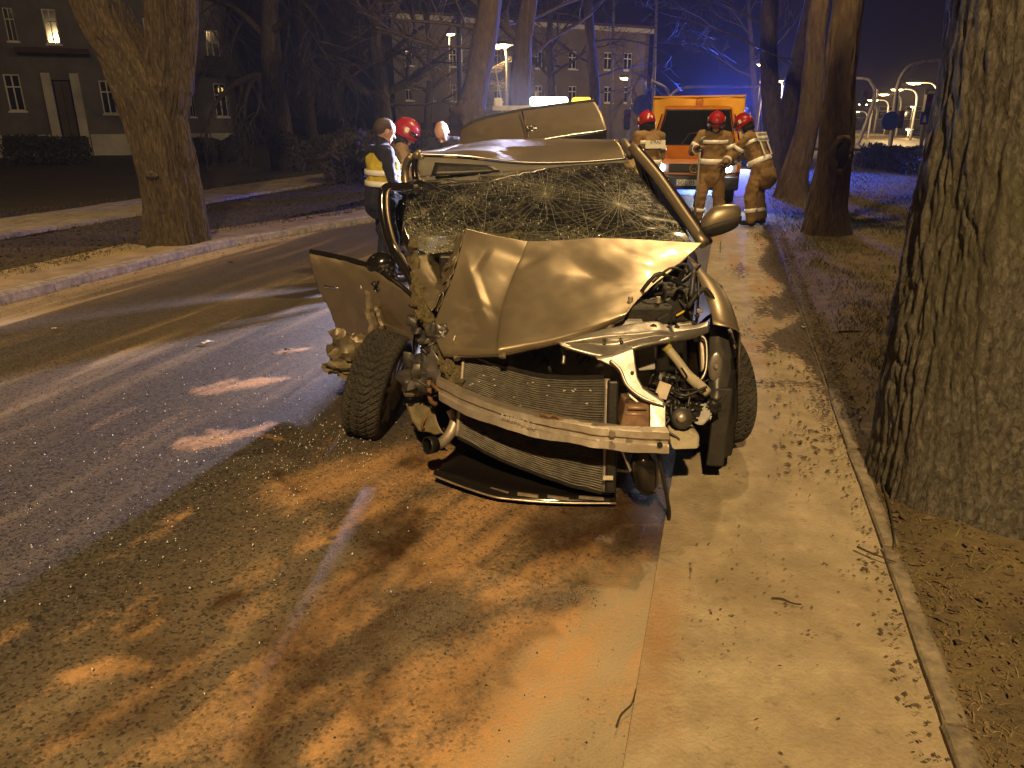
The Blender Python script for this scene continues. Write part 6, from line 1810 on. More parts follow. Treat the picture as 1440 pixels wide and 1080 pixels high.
# ---- orange pick-up truck with tarpaulin box
vx = Veh('orange_truck', 'orange pick-up truck with tarpaulin box and lit headlamps, facing the wreck', 'truck', (3.60, 15.2, 0), R(-13))
V = vx.o
def half(w, z0, z1, zs, ws):
    return [(w * .90, z0), (w * .97, z0 + .08), (w, (z0 + zs) / 2), (w * .985, zs), (ws, z1), (ws * .85, z1 + .02)]
cab = loft_body([(.0, half(.84, .38, .72, .66, .80)), (.05, half(.88, .34, .88, .80, .82)), (.35, half(.90, .32, 1.03, .95, .84)), (.75, half(.91, .30, 1.12, 1.0, .85)), (.76, half(.91, .30, 1.13, 1.0, .85)), (1.45, half(.91, .30, 1.86, 1.08, .70)), (2.3, half(.91, .30, 1.90, 1.08, .70)), (2.5, half(.90, .32, 1.86, 1.08, .70))])
body = vx.part(cab, 'cab', orange, smooth=True, auto=35)
mb = MB(); mb.add([(-.76, .79, 1.155), (.76, .79, 1.155), (.64, 1.40, 1.80), (-.64, 1.40, 1.80)], [(0, 1, 2, 3)]); ws2 = vx.part(mb, 'windscreen', vglass, thick=.01)
for p in ws2.data.vertices: p.co.y -= .035
mb = MB(); mb.tube([(-.78, .76, 1.14), (.78, .76, 1.14), (.66, 1.38, 1.82), (-.66, 1.38, 1.82), (-.78, .76, 1.14)], .025, 6); vx.part(mb, 'windscreen_seal', blk)
for sx in (-1, 1):
    mb = MB(); mb.add([(sx * .905, .95, 1.12), (sx * .905, 1.75, 1.12), (sx * .745, 1.75, 1.74), (sx * .755, 1.45, 1.74)], [(0, 1, 2, 3)]); vx.part(mb, 'side_window', vglass, thick=.012)
    mb = MB(); mb.box((sx * 1.02, .95, 1.22), (.16, .09, .26)); vx.part(mb, 'door_mirror', blk, bevel=.03)
    hl = MB(); hl.prism([(sx * .80, -.015, .66), (sx * .50, -.035, .66), (sx * .50, -.03, .82), (sx * .80, -.01, .82)], (0, .06, 0)); h = vx.part(hl, 'headlight', galv)
    mb = MB(); mb.lathe([(.001, .025), (.05, .02), (.075, 0)], Matrix.Translation((sx * .64, -.03, .74)) @ Matrix.Rotation(pi / 2, 4, 'X'), 18); vx.part(mb, 'headlight_lens', head_on, h)
    l = lamp('headlight_beam', (sx * .64, -.12, .74), COOL, 130, .06, spot=95, target=None); l.parent = V; l.rotation_euler = (R(84), 0, pi + R(4) * sx)
    mb = MB(); mb.box((sx * .84, -.0, .74), (.08, .10, .14)); vx.part(mb, 'indicator', mat('amber_lens', (.6, .2, .02), .3), bevel=.01)
mb = MB(); mb.box((0, -.03, .74), (.98, .05, .16)); gri = vx.part(mb, 'grille', blk, bevel=.01)
mb = MB(); mb.lathe([(.07, .02), (.085, .03), (.095, .02), (.085, .01), (.07, .02)], Matrix.Translation((0, -.055, .74)) @ Matrix.Rotation(pi / 2, 4, 'X'), 24); vx.part(mb, 'round_emblem', mat('emblem_gold', (.6, .42, .15), .35, metal=.7), gri)
mb = MB(); mb.tube([(-.05, -.08, .775), (-.025, -.08, .70), (0, -.08, .745), (.025, -.08, .70), (.05, -.08, .775)], .007, 5); vx.part(mb, 'emblem_letters', mat('emblem_gold', (.6, .42, .15), .35, metal=.7), gri)
mb = MB(); mb.box((0, -.08, .46), (1.74, .16, .26)); bum = vx.part(mb, 'bumper', mat('grey_bumper', (.045, .045, .048), .6), bevel=.04)
mb = MB(); mb.box((-.10, -.17, .47), (.52, .012, .115)); pl = vx.part(mb, 'number_plate', mat('plate_white', (.75, .76, .78), .5), bum)
tx = text_mesh('plate_lettering', 'SGL 05', .115, mat('plate_ink', (.02, .02, .03), .6), pl); tx.location = (-.30, -.178, .43); tx.rotation_euler = (pi / 2, 0, 0)
mb = MB(); mb.box((-.34, -.171, .47), (.045, .013, .115)); vx.part(mb, 'plate_band', mat('sign_blue', (.02, .06, .42), .5), pl)
for wx in (-.3, .35):
    mb = MB(); mb.tube([(wx, .72, 1.14), (wx + .16, .90, 1.36), (wx + .34, .92, 1.38)], .010, 5); vx.part(mb, 'wiper', blk)
mb = MB(); mb.box((0, 1.35, 1.62), (.24, .03, .07)); vx.part(mb, 'rear_view_mirror', blk, bevel=.01)
mb = MB(); mb.tube([(-.82, -.02, .60), (.82, -.02, .60)], .012, 6); vx.part(mb, 'front_trim', mat('grey_bumper', (.045, .045, .048), .6))
# tarpaulin box
rows = []
for y in np.linspace(2.55, 5.3, 14):
    row = []
    for (x, z) in [(-1.0, .72), (-1.01, 1.2), (-1.0, 1.75), (-.98, 2.06), (-.5, 2.10), (0, 2.11), (.5, 2.11), (.98, 2.09), (1.0, 1.75), (1.01, 1.2), (1.0, .72)]:
        w = .02 * sin(y * 9 + x * 3) * (abs(x) > .9 or z < 2)
        row.append(Vector((x * (1 + w * .4), y, z + .015 * sin(y * 7 + x * 5))))
    rows.append(row)
mb = MB(); mb.grid(rows); tb_ = vx.part(mb, 'tarpaulin', tarp, smooth=True, thick=.01)
fr = patch([[Vector((x, 2.54 + .02 * sin(x * 7 + z * 4), z)) for x in np.linspace(-1.0, 1.0, 9)] for z in (.72, 1.3, 1.7, 1.95, 2.09)], 30, 16)
fr = [[p + Vector((0, .03 * nz(p, 2.4), 0)) for p in r] for r in fr]
mb = MB(); mb.grid(fr); vx.part(mb, 'tarpaulin_front', tarp, smooth=True, thick=.008)
mb = MB(); mb.box((0, 3.9, .62), (1.98, 2.8, .14)); vx.part(mb, 'load_bed', orange, bevel=.01)
mb = MB(); mb.tube([(-1.0, 2.52, 2.10), (1.0, 2.52, 2.12)], .022, 6); vx.part(mb, 'hoop', tarp)
mb = MB(); mb.box((.02, 2.47, 1.93), (.16, .04, .2)); vx.part(mb, 'buckle_flap', mat('tarp_patch', (.55, .17, .02), .6), bevel=.02)
mb = MB(); mb.tube([(.02 + .07 * cos(a), 2.46, 2.0 + .09 * sin(a)) for a in [2 * pi * k / 16 for k in range(17)]], .012, 6); vx.part(mb, 'rope_loop', mat('tarp_patch', (.55, .17, .02), .6))
for sx in (-.74, .74):
    vx.wheel(sx, .85); vx.wheel(sx, 4.2)

# ---- yellow service van whose light bar shows above the open tailgate
v2 = Veh('service_van', 'yellow service van with white light bar and whip aerial, behind the open tailgate', 'van', (.33, 8.0, 0), R(0))
def hv(w, z0, z1, zs, ws):
    return [(w * .92, z0), (w, z0 + .1), (w, zs), (ws, z1 - .06), (ws * .92, z1)]
mb = loft_body([(0, hv(.72, .4, .80, .7, .68)), (.08, hv(.77, .34, .92, .85, .72)), (.7, hv(.79, .3, 1.08, 1.0, .74)), (1.35, hv(.79, .3, 1.68, 1.05, .66)), (2.2, hv(.79, .3, 1.72, 1.05, .67)), (4.2, hv(.79, .3, 1.71, 1.05, .67)), (4.35, hv(.77, .34, 1.64, 1.05, .66))])
bod = v2.part(mb, 'body', yellow, smooth=True, auto=35)
mb = MB(); mb.add([(-.68, .68, 1.12), (.68, .68, 1.12), (.58, 1.28, 1.64), (-.58, 1.28, 1.64)], [(0, 1, 2, 3)]); v2.part(mb, 'windscreen', vglass, thick=.01)
for sx in (-1, 1):
    mb = MB(); mb.add([(sx * .80, .95, 1.08), (sx * .80, 1.9, 1.08), (sx * .69, 1.9, 1.60), (sx * .69, 1.42, 1.60)], [(0, 1, 2, 3)]); v2.part(mb, 'side_window', vglass, thick=.012)
    mb = MB(); mb.box((sx * .55, -.0, .72), (.3, .08, .16)); v2.part(mb, 'headlight', galv, bevel=.02)
    mb = MB(); mb.box((sx * .88, .95, 1.12), (.16, .09, .2)); v2.part(mb, 'door_mirror', blk, bevel=.03)
    v2.wheel(sx * .68, .8); v2.wheel(sx * .68, 3.5)
mb = MB(); mb.box((0, -.05, .45), (1.5, .14, .24)); v2.part(mb, 'bumper', blk2, bevel=.04)
mb = MB(); mb.box((.08, 1.75, 1.80), (1.3, .25, .06)); lb = v2.part(mb, 'light_bar', galv, bevel=.01)
mb = MB(); mb.box((.12, 1.72, 1.88), (.46, .22, .10)); v2.part(mb, 'white_lamp', emitter('white_bar', (.86, 1.0, .98), 14), lb, bevel=.03)
mb = MB(); mb.box((.52, 1.72, 1.88), (.22, .2, .09)); v2.part(mb, 'amber_lamp', emitter('amber_bar', (1.0, .36, .02), 9), lb, bevel=.03)
mb = MB(); mb.box((-.50, 1.72, 1.87), (.1, .2, .10)); v2.part(mb, 'end_cap', whitev, lb, bevel=.02)
mb = MB(); mb.tube([(-.45, 2.3, 1.70), (-.48, 2.3, 1.95), (-.55, 2.3, 2.32)], [.012, .008, .005], 6); v2.part(mb, 'aerial', galv)
l = lamp('light_bar_light', (-.2, 1.46, 1.98), (.68, .66, 1.0), 3300, .10, spot=84, blend=.6); l.rotation_euler = (Vector((-2.9, 1.9, 0)) - Vector((.13, 9.46, 1.98))).to_track_quat('-Z', 'Y').to_euler(); l.parent = v2.o

# ---- rescue vehicle further up the road: the cold and blue light on the scene comes from it
v3 = Veh('rescue_van', 'white rescue van with blue beacons and lit headlamps beside the orange truck', 'van', (7.35, 27.0, 0), R(-14))
mb = loft_body([(0, hv(.84, .4, .86, .76, .80)), (.08, hv(.92, .34, 1.0, .92, .84)), (.6, hv(.95, .3, 1.15, 1.05, .86)), (1.3, hv(.95, .3, 1.92, 1.1, .8)), (2.2, hv(.95, .3, 2.0, 1.1, .82)), (5.0, hv(.95, .3, 2.0, 1.1, .82)), (5.1, hv(.93, .34, 1.9, 1.1, .8))])
v3.part(mb, 'body', whitev, smooth=True, auto=35)
mb = MB(); mb.add([(-.80, .60, 1.2), (.80, .60, 1.2), (.72, 1.22, 1.84), (-.72, 1.22, 1.84)], [(0, 1, 2, 3)]); v3.part(mb, 'windscreen', vglass, thick=.01)
mb = MB(); mb.box((0, -.05, .47), (1.8, .14, .26)); v3.part(mb, 'bumper', blk2, bevel=.04)
mb = MB(); mb.box((0, 1.7, 2.05), (1.4, .28, .06)); lb = v3.part(mb, 'light_bar', galv, bevel=.01)
for sx in (-1, 1):
    mb = MB(); mb.lathe([(.13, 0), (.13, .1), (.09, .15), (.001, .16)], Matrix.Translation((sx * .48, 1.7, 2.085)), 18); v3.part(mb, 'blue_beacon', blue_on, lb, smooth=True)
    l = lamp('beacon_light', (sx * .48, 1.48, 2.22), (.05, .11, 1.0), 8000, .12, spot=118, blend=.5); l.parent = v3.o; l.rotation_euler = (R(92), 0, pi + R(0))
    hl = MB(); hl.prism([(sx * .86, -.015, .70), (sx * .52, -.04, .70), (sx * .52, -.035, .88), (sx * .86, -.01, .88)], (0, .06, 0)); h = v3.part(hl, 'headlight', galv)
    mb = MB(); mb.lathe([(.001, .025), (.06, .02), (.085, 0)], Matrix.Translation((sx * .68, -.035, .79)) @ Matrix.Rotation(pi / 2, 4, 'X'), 18); v3.part(mb, 'headlight_lens', head_on, h)
    l = lamp('headlight_beam', (sx * .68, -.14, .79), (.80, .80, 1.0), 500, .08, spot=110); l.parent = v3.o; l.rotation_euler = (R(86), 0, pi + R(-14))
    mb = MB(); mb.add([(sx * .962, .9, 1.15), (sx * .962, 1.8, 1.15), (sx * .86, 1.8, 1.84), (sx * .86, 1.35, 1.84)], [(0, 1, 2, 3)]); v3.part(mb, 'side_window', vglass, thick=.012)
    v3.wheel(sx * .82, .9, .36); v3.wheel(sx * .82, 4.0, .36)
# ================================================================== PEOPLE
nomex = mat('sand_turnout_cloth', (.27, .175, .075), .9, col2=(.19, .12, .05), noise_scale=5, bump=.7, bump_scale=14)
navy = mat('navy_cloth', (.012, .014, .025), .85, noise_amt=.4, noise_scale=8, bump=.5, bump_scale=18)
boot_m = mat('black_boot', (.012, .011, .01), .5)
skin = mat('skin', (.52, .30, .21), .5, noise_amt=.08, noise_scale=20)
hairm = mat('short_brown_hair', (.06, .04, .025), .7)
refl = mat('reflective_tape', (.92, .92, .88), .35, spec=.8)
helm_red = mat('red_helmet_shell', (.36, .012, .018), .36, noise_amt=.25, noise_scale=14, coat=.2)
hivis = mat('yellow_vest', (.62, .50, .03), .8, noise_amt=.15, noise_scale=6, bump=.4, bump_scale=16)
visor_m = mat('helmet_visor', (.02, .02, .022), .1, spec=.8)

def cap(mb, a, b, ra, rb, n=12, flat=1.0, fdir=None):
    """tapered capsule; flat squeezes it along fdir"""
    a, b = Vector(a), Vector(b); d = (b - a)
    if d.length < 1e-5: d = Vector((0, 0, 1e-4))
    t = d.normalized(); u = t.orthogonal().normalized()
    if fdir is not None:
        fd = Vector(fdir); fd = fd - t * fd.dot(t)
        if fd.length > 1e-4: u = fd.normalized()
    w = t.cross(u); rows = []
    for k in range(5):
        ang = pi / 2 * (k / 4); rows.append((a - t * (ra * cos(ang)), ra * sin(ang)))
    rows.append((a.lerp(b, .5), (ra + rb) / 2))
    for k in range(5):
        ang = pi / 2 * (k / 4); rows.append((b + t * (rb * sin(ang)), rb * cos(ang)))
    g = [[c + u * (cos(2 * pi * j / n) * max(r, .0008) * flat) + w * (sin(2 * pi * j / n) * max(r, .0008)) for j in range(n)] for c, r in rows]
    mb.grid(g, wrap=True)
    b0 = len(mb.v) - len(g) * n
    mb.f.append(tuple(b0 + j for j in range(n - 1, -1, -1))); mb.m.append(0); mb.f.append(tuple(b0 + (len(g) - 1) * n + j for j in range(n))); mb.m.append(0)

def organic(mb, name, m, parent, vox=.012, smooth=6, world=False):
    o = mb.build(name, m, parent, world=world, smooth=True)
    r = o.modifiers.new('fuse', 'REMESH'); r.mode = 'VOXEL'; r.voxel_size = vox; r.use_smooth_shade = True
    s_ = o.modifiers.new('relax', 'SMOOTH'); s_.iterations = smooth; s_.factor = .5
    if name in ('jacket', 'trousers', 'safety_vest'):
        if 'folds' not in bpy.data.textures:
            tx = bpy.data.textures.new('folds', 'CLOUDS'); tx.noise_scale = .15; tx.noise_depth = 3
        dp = o.modifiers.new('folds', 'DISPLACE'); dp.texture = bpy.data.textures['folds']; dp.strength = .075; dp.mid_level = .5; dp.texture_coords = 'GLOBAL'
    return o

def band(parent, name, a, b, t, r, h, m, flat=1.0, fdir=None, k=20):
    """ring of tape round a limb at fraction t between a and b"""
    a, b = Vector(a), Vector(b); d = (b - a).normalized(); c = a.lerp(b, t)
    u = d.orthogonal().normalized()
    if fdir is not None:
        fd = Vector(fdir); fd = fd - d * fd.dot(d)
        if fd.length > 1e-4: u = fd.normalized()
    w = d.cross(u); rows = []
    for z in (-h / 2, 0, h / 2):
        rows.append([c + d * z + u * (cos(2 * pi * j / k) * r * flat) + w * (sin(2 * pi * j / k) * r) for j in range(k)])
    mb = MB(); mb.grid(rows, wrap=True)
    return mb.build(name, m, parent, world=False, smooth=True, thick=.006)

def hand(mb, wrist, direction, palm_n, side):
    d = Vector(direction).normalized(); n = Vector(palm_n); n = (n - d * n.dot(d)).normalized(); s_ = d.cross(n) * side
    palm = wrist + d * .05
    cap(mb, wrist, wrist + d * .085, .028, .034, 10, .55, n)
    for k, (off, ln) in enumerate(((-.030, .068), (-.010, .078), (.010, .073), (.029, .058))):
        b0 = wrist + d * .09 + s_ * off; b1 = b0 + d * ln * .5 + n * ln * .15; b2 = b1 + (d * .6 + n * .8).normalized() * ln * .5
        cap(mb, b0, b1, .0095, .009, 8); cap(mb, b1, b2, .009, .0075, 8)
    t0 = wrist + d * .035 - s_ * .03; t1 = t0 - s_ * .025 + d * .03 + n * .01; t2 = t1 + d * .03 + n * .015
    cap(mb, t0, t1, .012, .0105, 8); cap(mb, t1, t2, .0105, .009, 8)

def head_mesh(mb, c, fwd, up):
    """c: centre of the skull; fwd: facing direction"""
    f = Vector(fwd).normalized(); u = Vector(up); u = (u - f * u.dot(f)).normalized(); s_ = f.cross(u)
    P_ = lambda x, y, z: c + s_ * x + f * y + u * z
    cap(mb, P_(0, -.015, .02), P_(0, .02, .03), .092, .088, 16, .86, s_)
    cap(mb, P_(0, .03, -.03), P_(0, .05, -.085), .07, .038, 14, .9, s_)
    cap(mb, P_(-.03, .052, -.075), P_(.03, .052, -.075), .026, .026, 10)
    cap(mb, P_(0, .095, .0), P_(0, .112, -.03), .010, .016, 8)
    cap(mb, P_(-.03, .083, .022), P_(.03, .083, .022), .013, .013, 8)
    cap(mb, P_(-.02, .088, -.062), P_(.02, .088, -.062), .009, .009, 8)
    for q in (-1, 1):
        cap(mb, P_(q * .082, -.005, .012), P_(q * .08, -.005, -.03), .018, .012, 8, .5, s_)
    return P_

def helmet(parent, c, fwd, up):
    f = Vector(fwd).normalized(); u = Vector(up); u = (u - f * u.dot(f)).normalized(); s_ = f.cross(u)
    M_ = Matrix((s_, f, u)).transposed().to_4x4(); M_.translation = c
    rows = []
    for i in range(11):
        th = pi / 2 * i / 10; row = []
        for j in range(28):
            ph = 2 * pi * j / 28; r = .142
            x, y, z = cos(ph) * sin(th) * r * .92, sin(ph) * sin(th) * r * 1.12 - .01, cos(th) * r * 1.0 + .035
            if i == 10:
                z -= .035 + (.035 if sin(ph) < -.2 else (.03 if abs(cos(ph)) > .75 else 0)); x *= 1.03; y *= 1.04
            row.append(M_ @ Vector((x, y, z)))
        rows.append(row)
    mb = MB(); mb.grid(rows, wrap=True); h = mb.build('helmet', helm_red, parent, world=False, smooth=True, thick=.008)
    mb = MB(); mb.tube([M_ @ Vector((0, y, .035 + sqrt(max(0, .146 ** 2 - (y + .01) ** 2 / 1.25)) )) for y in np.linspace(-.13, .12, 12)], .014, 8); mb.build('helmet_comb', helm_red, h, world=False, smooth=True)
    mb = MB(); mb.grid([[M_ @ Vector((cos(ph) * .138, sin(ph) * .160 - .01, z)) for ph in np.linspace(.25, pi - .25, 14)] for z in (.02, .065)]); mb.build('visor', visor_m, h, world=False, smooth=True, thick=.006)
    for q in (-1, 1):
        mb = MB(); mb.grid([[M_ @ Vector((q * (.134 - .003 * abs(k)) , .0 + .022 * k - .02, .05 + zz)) for k in (-1, 0, 1)] for zz in (-.02, .015, .035)]); mb.build('reflective_patch', refl, h, world=False, thick=.006)
    mb = MB(); mb.grid([[M_ @ Vector((x, -.168, z)) for x in (-.04, 0, .04)] for z in (.02, .06)]); mb.build('reflective_patch', refl, h, world=False, thick=.004)
    mb = MB(); mb.grid([[M_ @ Vector((cos(ph) * .115, sin(ph) * .125 - .01, z)) for ph in np.linspace(pi * .95, pi * 2.05, 14)] for z in (.0, -.06, -.12)]); mb.build('neck_guard', navy, h, world=False, smooth=True, thick=.01)

def person(label, loc, yaw, J, outfit, group=None):
    """J: joints in the local frame (x to the person's own left..., y forward)"""
    t = thing('person', label, 'person', loc, yaw, group)
    v = {k: Vector(q) for k, q in J.items()}
    ff = v.get('face', Vector((0, 1, 0))); hu = v.get('headup', (v['head'] - v['neck']).normalized())
    sp = (v['neck'] - v['pelvis']).normalized(); chest_f = Vector((0, 1, 0)) if 'front' not in v else v['front']
    lat = (v['shR'] - v['shL']).normalized()
    bd = MB()
    P_ = head_mesh(bd, v['head'], ff, hu)
    cap(bd, v['neck'] - sp * .03, v['head'] - Vector(hu) * .05, .058, .055, 12)
    cap(bd, v['shL'].lerp(v['shR'], .12), v['shL'].lerp(v['shR'], .88), .058, .058, 12)
    cap(bd, v['neck'] - sp * .12, v['pelvis'] + sp * .12, .105, .105, 14, 1.0)
    cap(bd, v['hipL'], v['hipR'], .105, .105, 12)
    for s_ in 'LR':
        cap(bd, v['sh' + s_], v['el' + s_], .052, .042); cap(bd, v['el' + s_], v['wr' + s_], .042, .029)
        cap(bd, v['hip' + s_], v['kn' + s_], .082, .056); cap(bd, v['kn' + s_], v['an' + s_], .056, .042)
        dr_ = (v['wr' + s_] - v['el' + s_]).normalized()
        hand(bd, v['wr' + s_], dr_, v.get('palm' + s_, -lat if s_ == 'R' else lat), 1 if s_ == 'R' else -1)
    organic(bd, 'body', skin, t, .009, 3)
    for q in (-1, 1):
        mb = MB(); cap(mb, P_(q * .031, .088, .006), P_(q * .031, .0885, .006), .011, .011, 8); mb.build('eye', mat('eye_dark', (.03, .025, .02), .2), t, world=False, smooth=True)
    fire = outfit == 'fire'
    jm_ = nomex if fire else navy
    # jacket with skirt below the waist
    jk = MB()
    flatd = lat
    cap(jk, v['shL'].lerp(v['shR'], .08), v['shL'].lerp(v['shR'], .92), .092, .092, 12)
    cap(jk, v['neck'] - sp * .14, v['pelvis'] + sp * .05, .165 if fire else .15, .17 if fire else .15, 18, 1.18, flatd)
    cap(jk, v['pelvis'] + sp * .12, v['pelvis'] - (sp * .20 if fire else sp * .04), .175, .19, 18, 1.12, flatd)
    cap(jk, v['neck'] - sp * .05, v['neck'] + sp * .045, .085, .078, 12)
    for s_ in 'LR':
        cap(jk, v['sh' + s_], v['el' + s_], .083 if fire else .07, .068 if fire else .056); cap(jk, v['el' + s_], v['wr' + s_].lerp(v['el' + s_], .08), .068 if fire else .054, .056 if fire else .044)
    organic(jk, 'jacket', jm_, t, .014, 4)
    if fire:
        co = MB(); cap(co, v['neck'] - sp * .03, v['neck'] + sp * .06, .088, .082, 14); organic(co, 'collar', navy, t, .012, 2)
    tr = MB()
    cap(tr, v['hipL'], v['hipR'], .125, .125, 12)
    for s_ in 'LR':
        cap(tr, v['hip' + s_], v['kn' + s_], .122 if fire else .098, .10 if fire else .072); cap(tr, v['kn' + s_], v['an' + s_] + (v['kn' + s_] - v['an' + s_]) * .10, .10 if fire else .072, .092 if fire else .062)
    organic(tr, 'trousers', jm_ if outfit != 'dark_legs' else navy, t, .014, 4)
    toe = v.get('toe', Vector((0, 1, 0)))
    for s_ in 'LR':
        b = MB(); an = v['an' + s_]
        cap(b, an + Vector((0, 0, .12)), an + Vector((0, 0, -.04)), .066, .06); cap(b, an + Vector((0, 0, -.045)) - toe * .04, an + Vector((0, 0, -.05)) + toe * .15, .048, .042, 12)
        organic(b, 'boot', boot_m, t, .012, 3)
        g_ = MB(); dr_ = (v['wr' + s_] - v['el' + s_]).normalized()
        if fire:
            hand(g_, v['wr' + s_], dr_, v.get('palm' + s_, -lat if s_ == 'R' else lat), 1 if s_ == 'R' else -1)
            cap(g_, v['wr' + s_] - dr_ * .06, v['wr' + s_] + dr_ * .02, .042, .036, 10)
            go = organic(g_, 'glove', boot_m, t, .008, 1); 
    if fire:
        helmet(t, v['head'] + Vector(hu) * .005, ff, hu)
        band(t, 'reflective_band', v['pelvis'], v['neck'], .12, .190, .085, refl, 1.18, flatd, 28)
        band(t, 'reflective_band', v['pelvis'], v['neck'], .73, .182, .055, refl, 1.26, flatd, 28)
        for s_ in 'LR':
            band(t, 'reflective_band', v['sh' + s_], v['el' + s_], .62, .084, .055, refl); band(t, 'reflective_band', v['el' + s_], v['wr' + s_], .72, .070, .05, refl)
            band(t, 'reflective_band', v['kn' + s_], v['an' + s_], .62, .102, .06, refl)
    else:
        hr = MB(); hc_ = v['head']
        if outfit != 'bald':
            cap(hr, P_(0, -.03, .035), P_(0, .0, .045), .096, .092, 14, .9, f_cross(ff, hu)); organic(hr, 'hair', hairm, t, .01, 3)
        vs_ = MB()
        cap(vs_, v['neck'] - sp * .17, v['pelvis'] + sp * .10, .172, .165, 18, 1.16, flatd)
        for q, s_ in ((-1, 'L'), (1, 'R')):
            cap(vs_, v['sh' + s_].lerp(v['neck'], .35) - sp * .02, v['neck'].lerp(v['pelvis'], .35) + lat * (q * .10), .085, .085, 12)
        organic(vs_, 'safety_vest', hivis, t, .012, 4)
        for tt in (.30, .52):
            band(t, 'reflective_band', v['pelvis'], v['neck'], tt, .181, .055, refl, 1.18, flatd, 28)
    return t
def f_cross(f, u):
    return Vector(f).cross(Vector(u)).normalized()

def plate_text(parent, lines, c, ex, ez, size, w, h, back=.006):
    """cloth panel with lettering, lying on the jacket; c centre, ex along the lettering, ez up"""
    ex, ez = Vector(ex).normalized(), Vector(ez).normalized(); n = ex.cross(ez); c = Vector(c)
    mb = MB(); mb.prism([c - ex * w / 2 - ez * h / 2, c + ex * w / 2 - ez * h / 2, c + ex * w / 2 + ez * h / 2, c - ex * w / 2 + ez * h / 2], n * -.012)
    p = mb.build('back_panel', refl, parent, world=False)
    for k, ln in enumerate(lines):
        tx = text_mesh('lettering', ln, size, mat('panel_ink', (.05, .05, .06), .8), p, align='CENTER')
        M_ = Matrix((ex, ez, n)).transposed().to_4x4(); M_.translation = c + n * .004 + ez * (h * (.10 - .5 * k)); tx.matrix_local = M_
    return p

def J(**k): return k
std = J(pelvis=(0, 0, .96), neck=(0, .02, 1.46), head=(0, .05, 1.62), shL=(-.2, .0, 1.41), shR=(.2, .0, 1.41), elL=(-.27, .03, 1.12), elR=(.27, .03, 1.12), wrL=(-.24, .2, .93), wrR=(.24, .2, .93),
        hipL=(-.1, 0, .92), hipR=(.1, 0, .92), knL=(-.12, .04, .50), knR=(.12, .04, .50), anL=(-.13, 0, .10), anR=(.13, 0, .10))
# local x: person's right is +x when y is forward. yaw pi => facing the camera.
# firefighter bending over, seen from behind and the side
fA = dict(std); fA.update(pelvis=(0, -.06, .96), neck=(0, .17, 1.43), head=(0, .29, 1.56), face=(0, .80, -.60), headup=(0, .62, .78), shL=(-.2, .14, 1.39), shR=(.2, .14, 1.39), elL=(-.25, .30, 1.10), elR=(.25, .30, 1.10), wrL=(-.16, .50, .96), wrR=(.14, .50, .96),
                         hipL=(-.11, -.06, .92), hipR=(.11, -.06, .92), knL=(-.15, .0, .50), knR=(.15, -.02, .50), anL=(-.17, -.06, .10), anR=(.18, -.10, .10), front=(0, .9, -.4))
pA_ = person('firefighter in sand turnout gear and red helmet stooping forward, lettered back panel', (3.98, 12.5, 0), R(52), fA, 'fire')
sp_ = (Vector(fA['neck']) - Vector(fA['pelvis'])).normalized(); bn_ = Vector((0, -sp_.z, sp_.y))
plate_text(pA_, ['PAŃSTWOWA', 'STRAŻ POŻARNA'], Vector(fA['neck']) - sp_ * .12 + bn_ * .176, (1, 0, 0), sp_, .058, .44, .15)
for q in (-1, 1):
    a = Vector(fA['neck']) + Vector((q * .15, 0, 0)) - sp_ * .20 + bn_ * .170; b_ = a - sp_ * .22
    mb = MB(); mb.bar(a, b_, .04, .012, up=bn_); mb.build('reflective_strip', refl, pA_, world=False)
# firefighter facing the wreck, holding a cutting tool upright
fB = dict(std); fB.update(head=(0, .10, 1.60), face=(0, .90, -.42), headup=(0, .35, .94), elR=(.33, .04, 1.16), wrR=(.27, .26, 1.22), elL=(-.30, .02, 1.14), wrL=(-.18, .24, 1.0), knL=(-.14, .05, .5), anL=(-.19, .0, .1), anR=(.17, .05, .1), knR=(.14, .09, .5))
pB_ = person('firefighter in sand turnout gear facing the wreck, holding a long tool', (3.27, 12.6, 0), R(172), fB, 'fire')
fC = dict(std); fC.update(head=(0, .10, 1.60), face=(.2, .9, -.3), headup=(0, .3, .95))
pC_ = person('firefighter in sand turnout gear turned away beside the windscreen pillar', (2.13, 12.1, 0), R(24), fC, 'fire')
plate_text(pC_, ['STRAŻ'], (0, -.186, 1.30), (1, 0, 0), (0, .03, 1), .07, .36, .12)
# group at the passenger side
vA = dict(std); vA.update(head=(0, .06, 1.56), neck=(0, .02, 1.40), shL=(-.2, 0, 1.35), shR=(.2, 0, 1.35), pelvis=(0, 0, .90), face=(.0, .96, -.25), headup=(0, .25, .97), hipL=(-.1, 0, .86), hipR=(.1, 0, .86), knL=(-.12, .04, .47), knR=(.12, .04, .47), elL=(-.25, .04, 1.07), elR=(.25, .04, 1.07))
person('dark-haired person in navy clothes and yellow reflective vest by the bent window frame', (-1.36, 8.0, 0), R(-62), vA, 'vest')
vB = dict(std); vB.update(pelvis=(0, -.05, .92), neck=(0, .12, 1.38), head=(0, .18, 1.50), face=(0, .88, -.48), headup=(0, .42, .9), shL=(-.2, .10, 1.34), shR=(.2, .10, 1.34), elL=(-.26, .2, 1.08), elR=(.26, .2, 1.08), wrL=(-.2, .42, 1.0), wrR=(.2, .42, 1.0), hipL=(-.1, -.05, .88), hipR=(.1, -.05, .88), knL=(-.12, .03, .48), knR=(.12, .03, .48))
person('firefighter in red helmet leaning towards the car roof beside the vest wearer', (-1.40, 8.95, 0), R(-80), vB, 'fire')
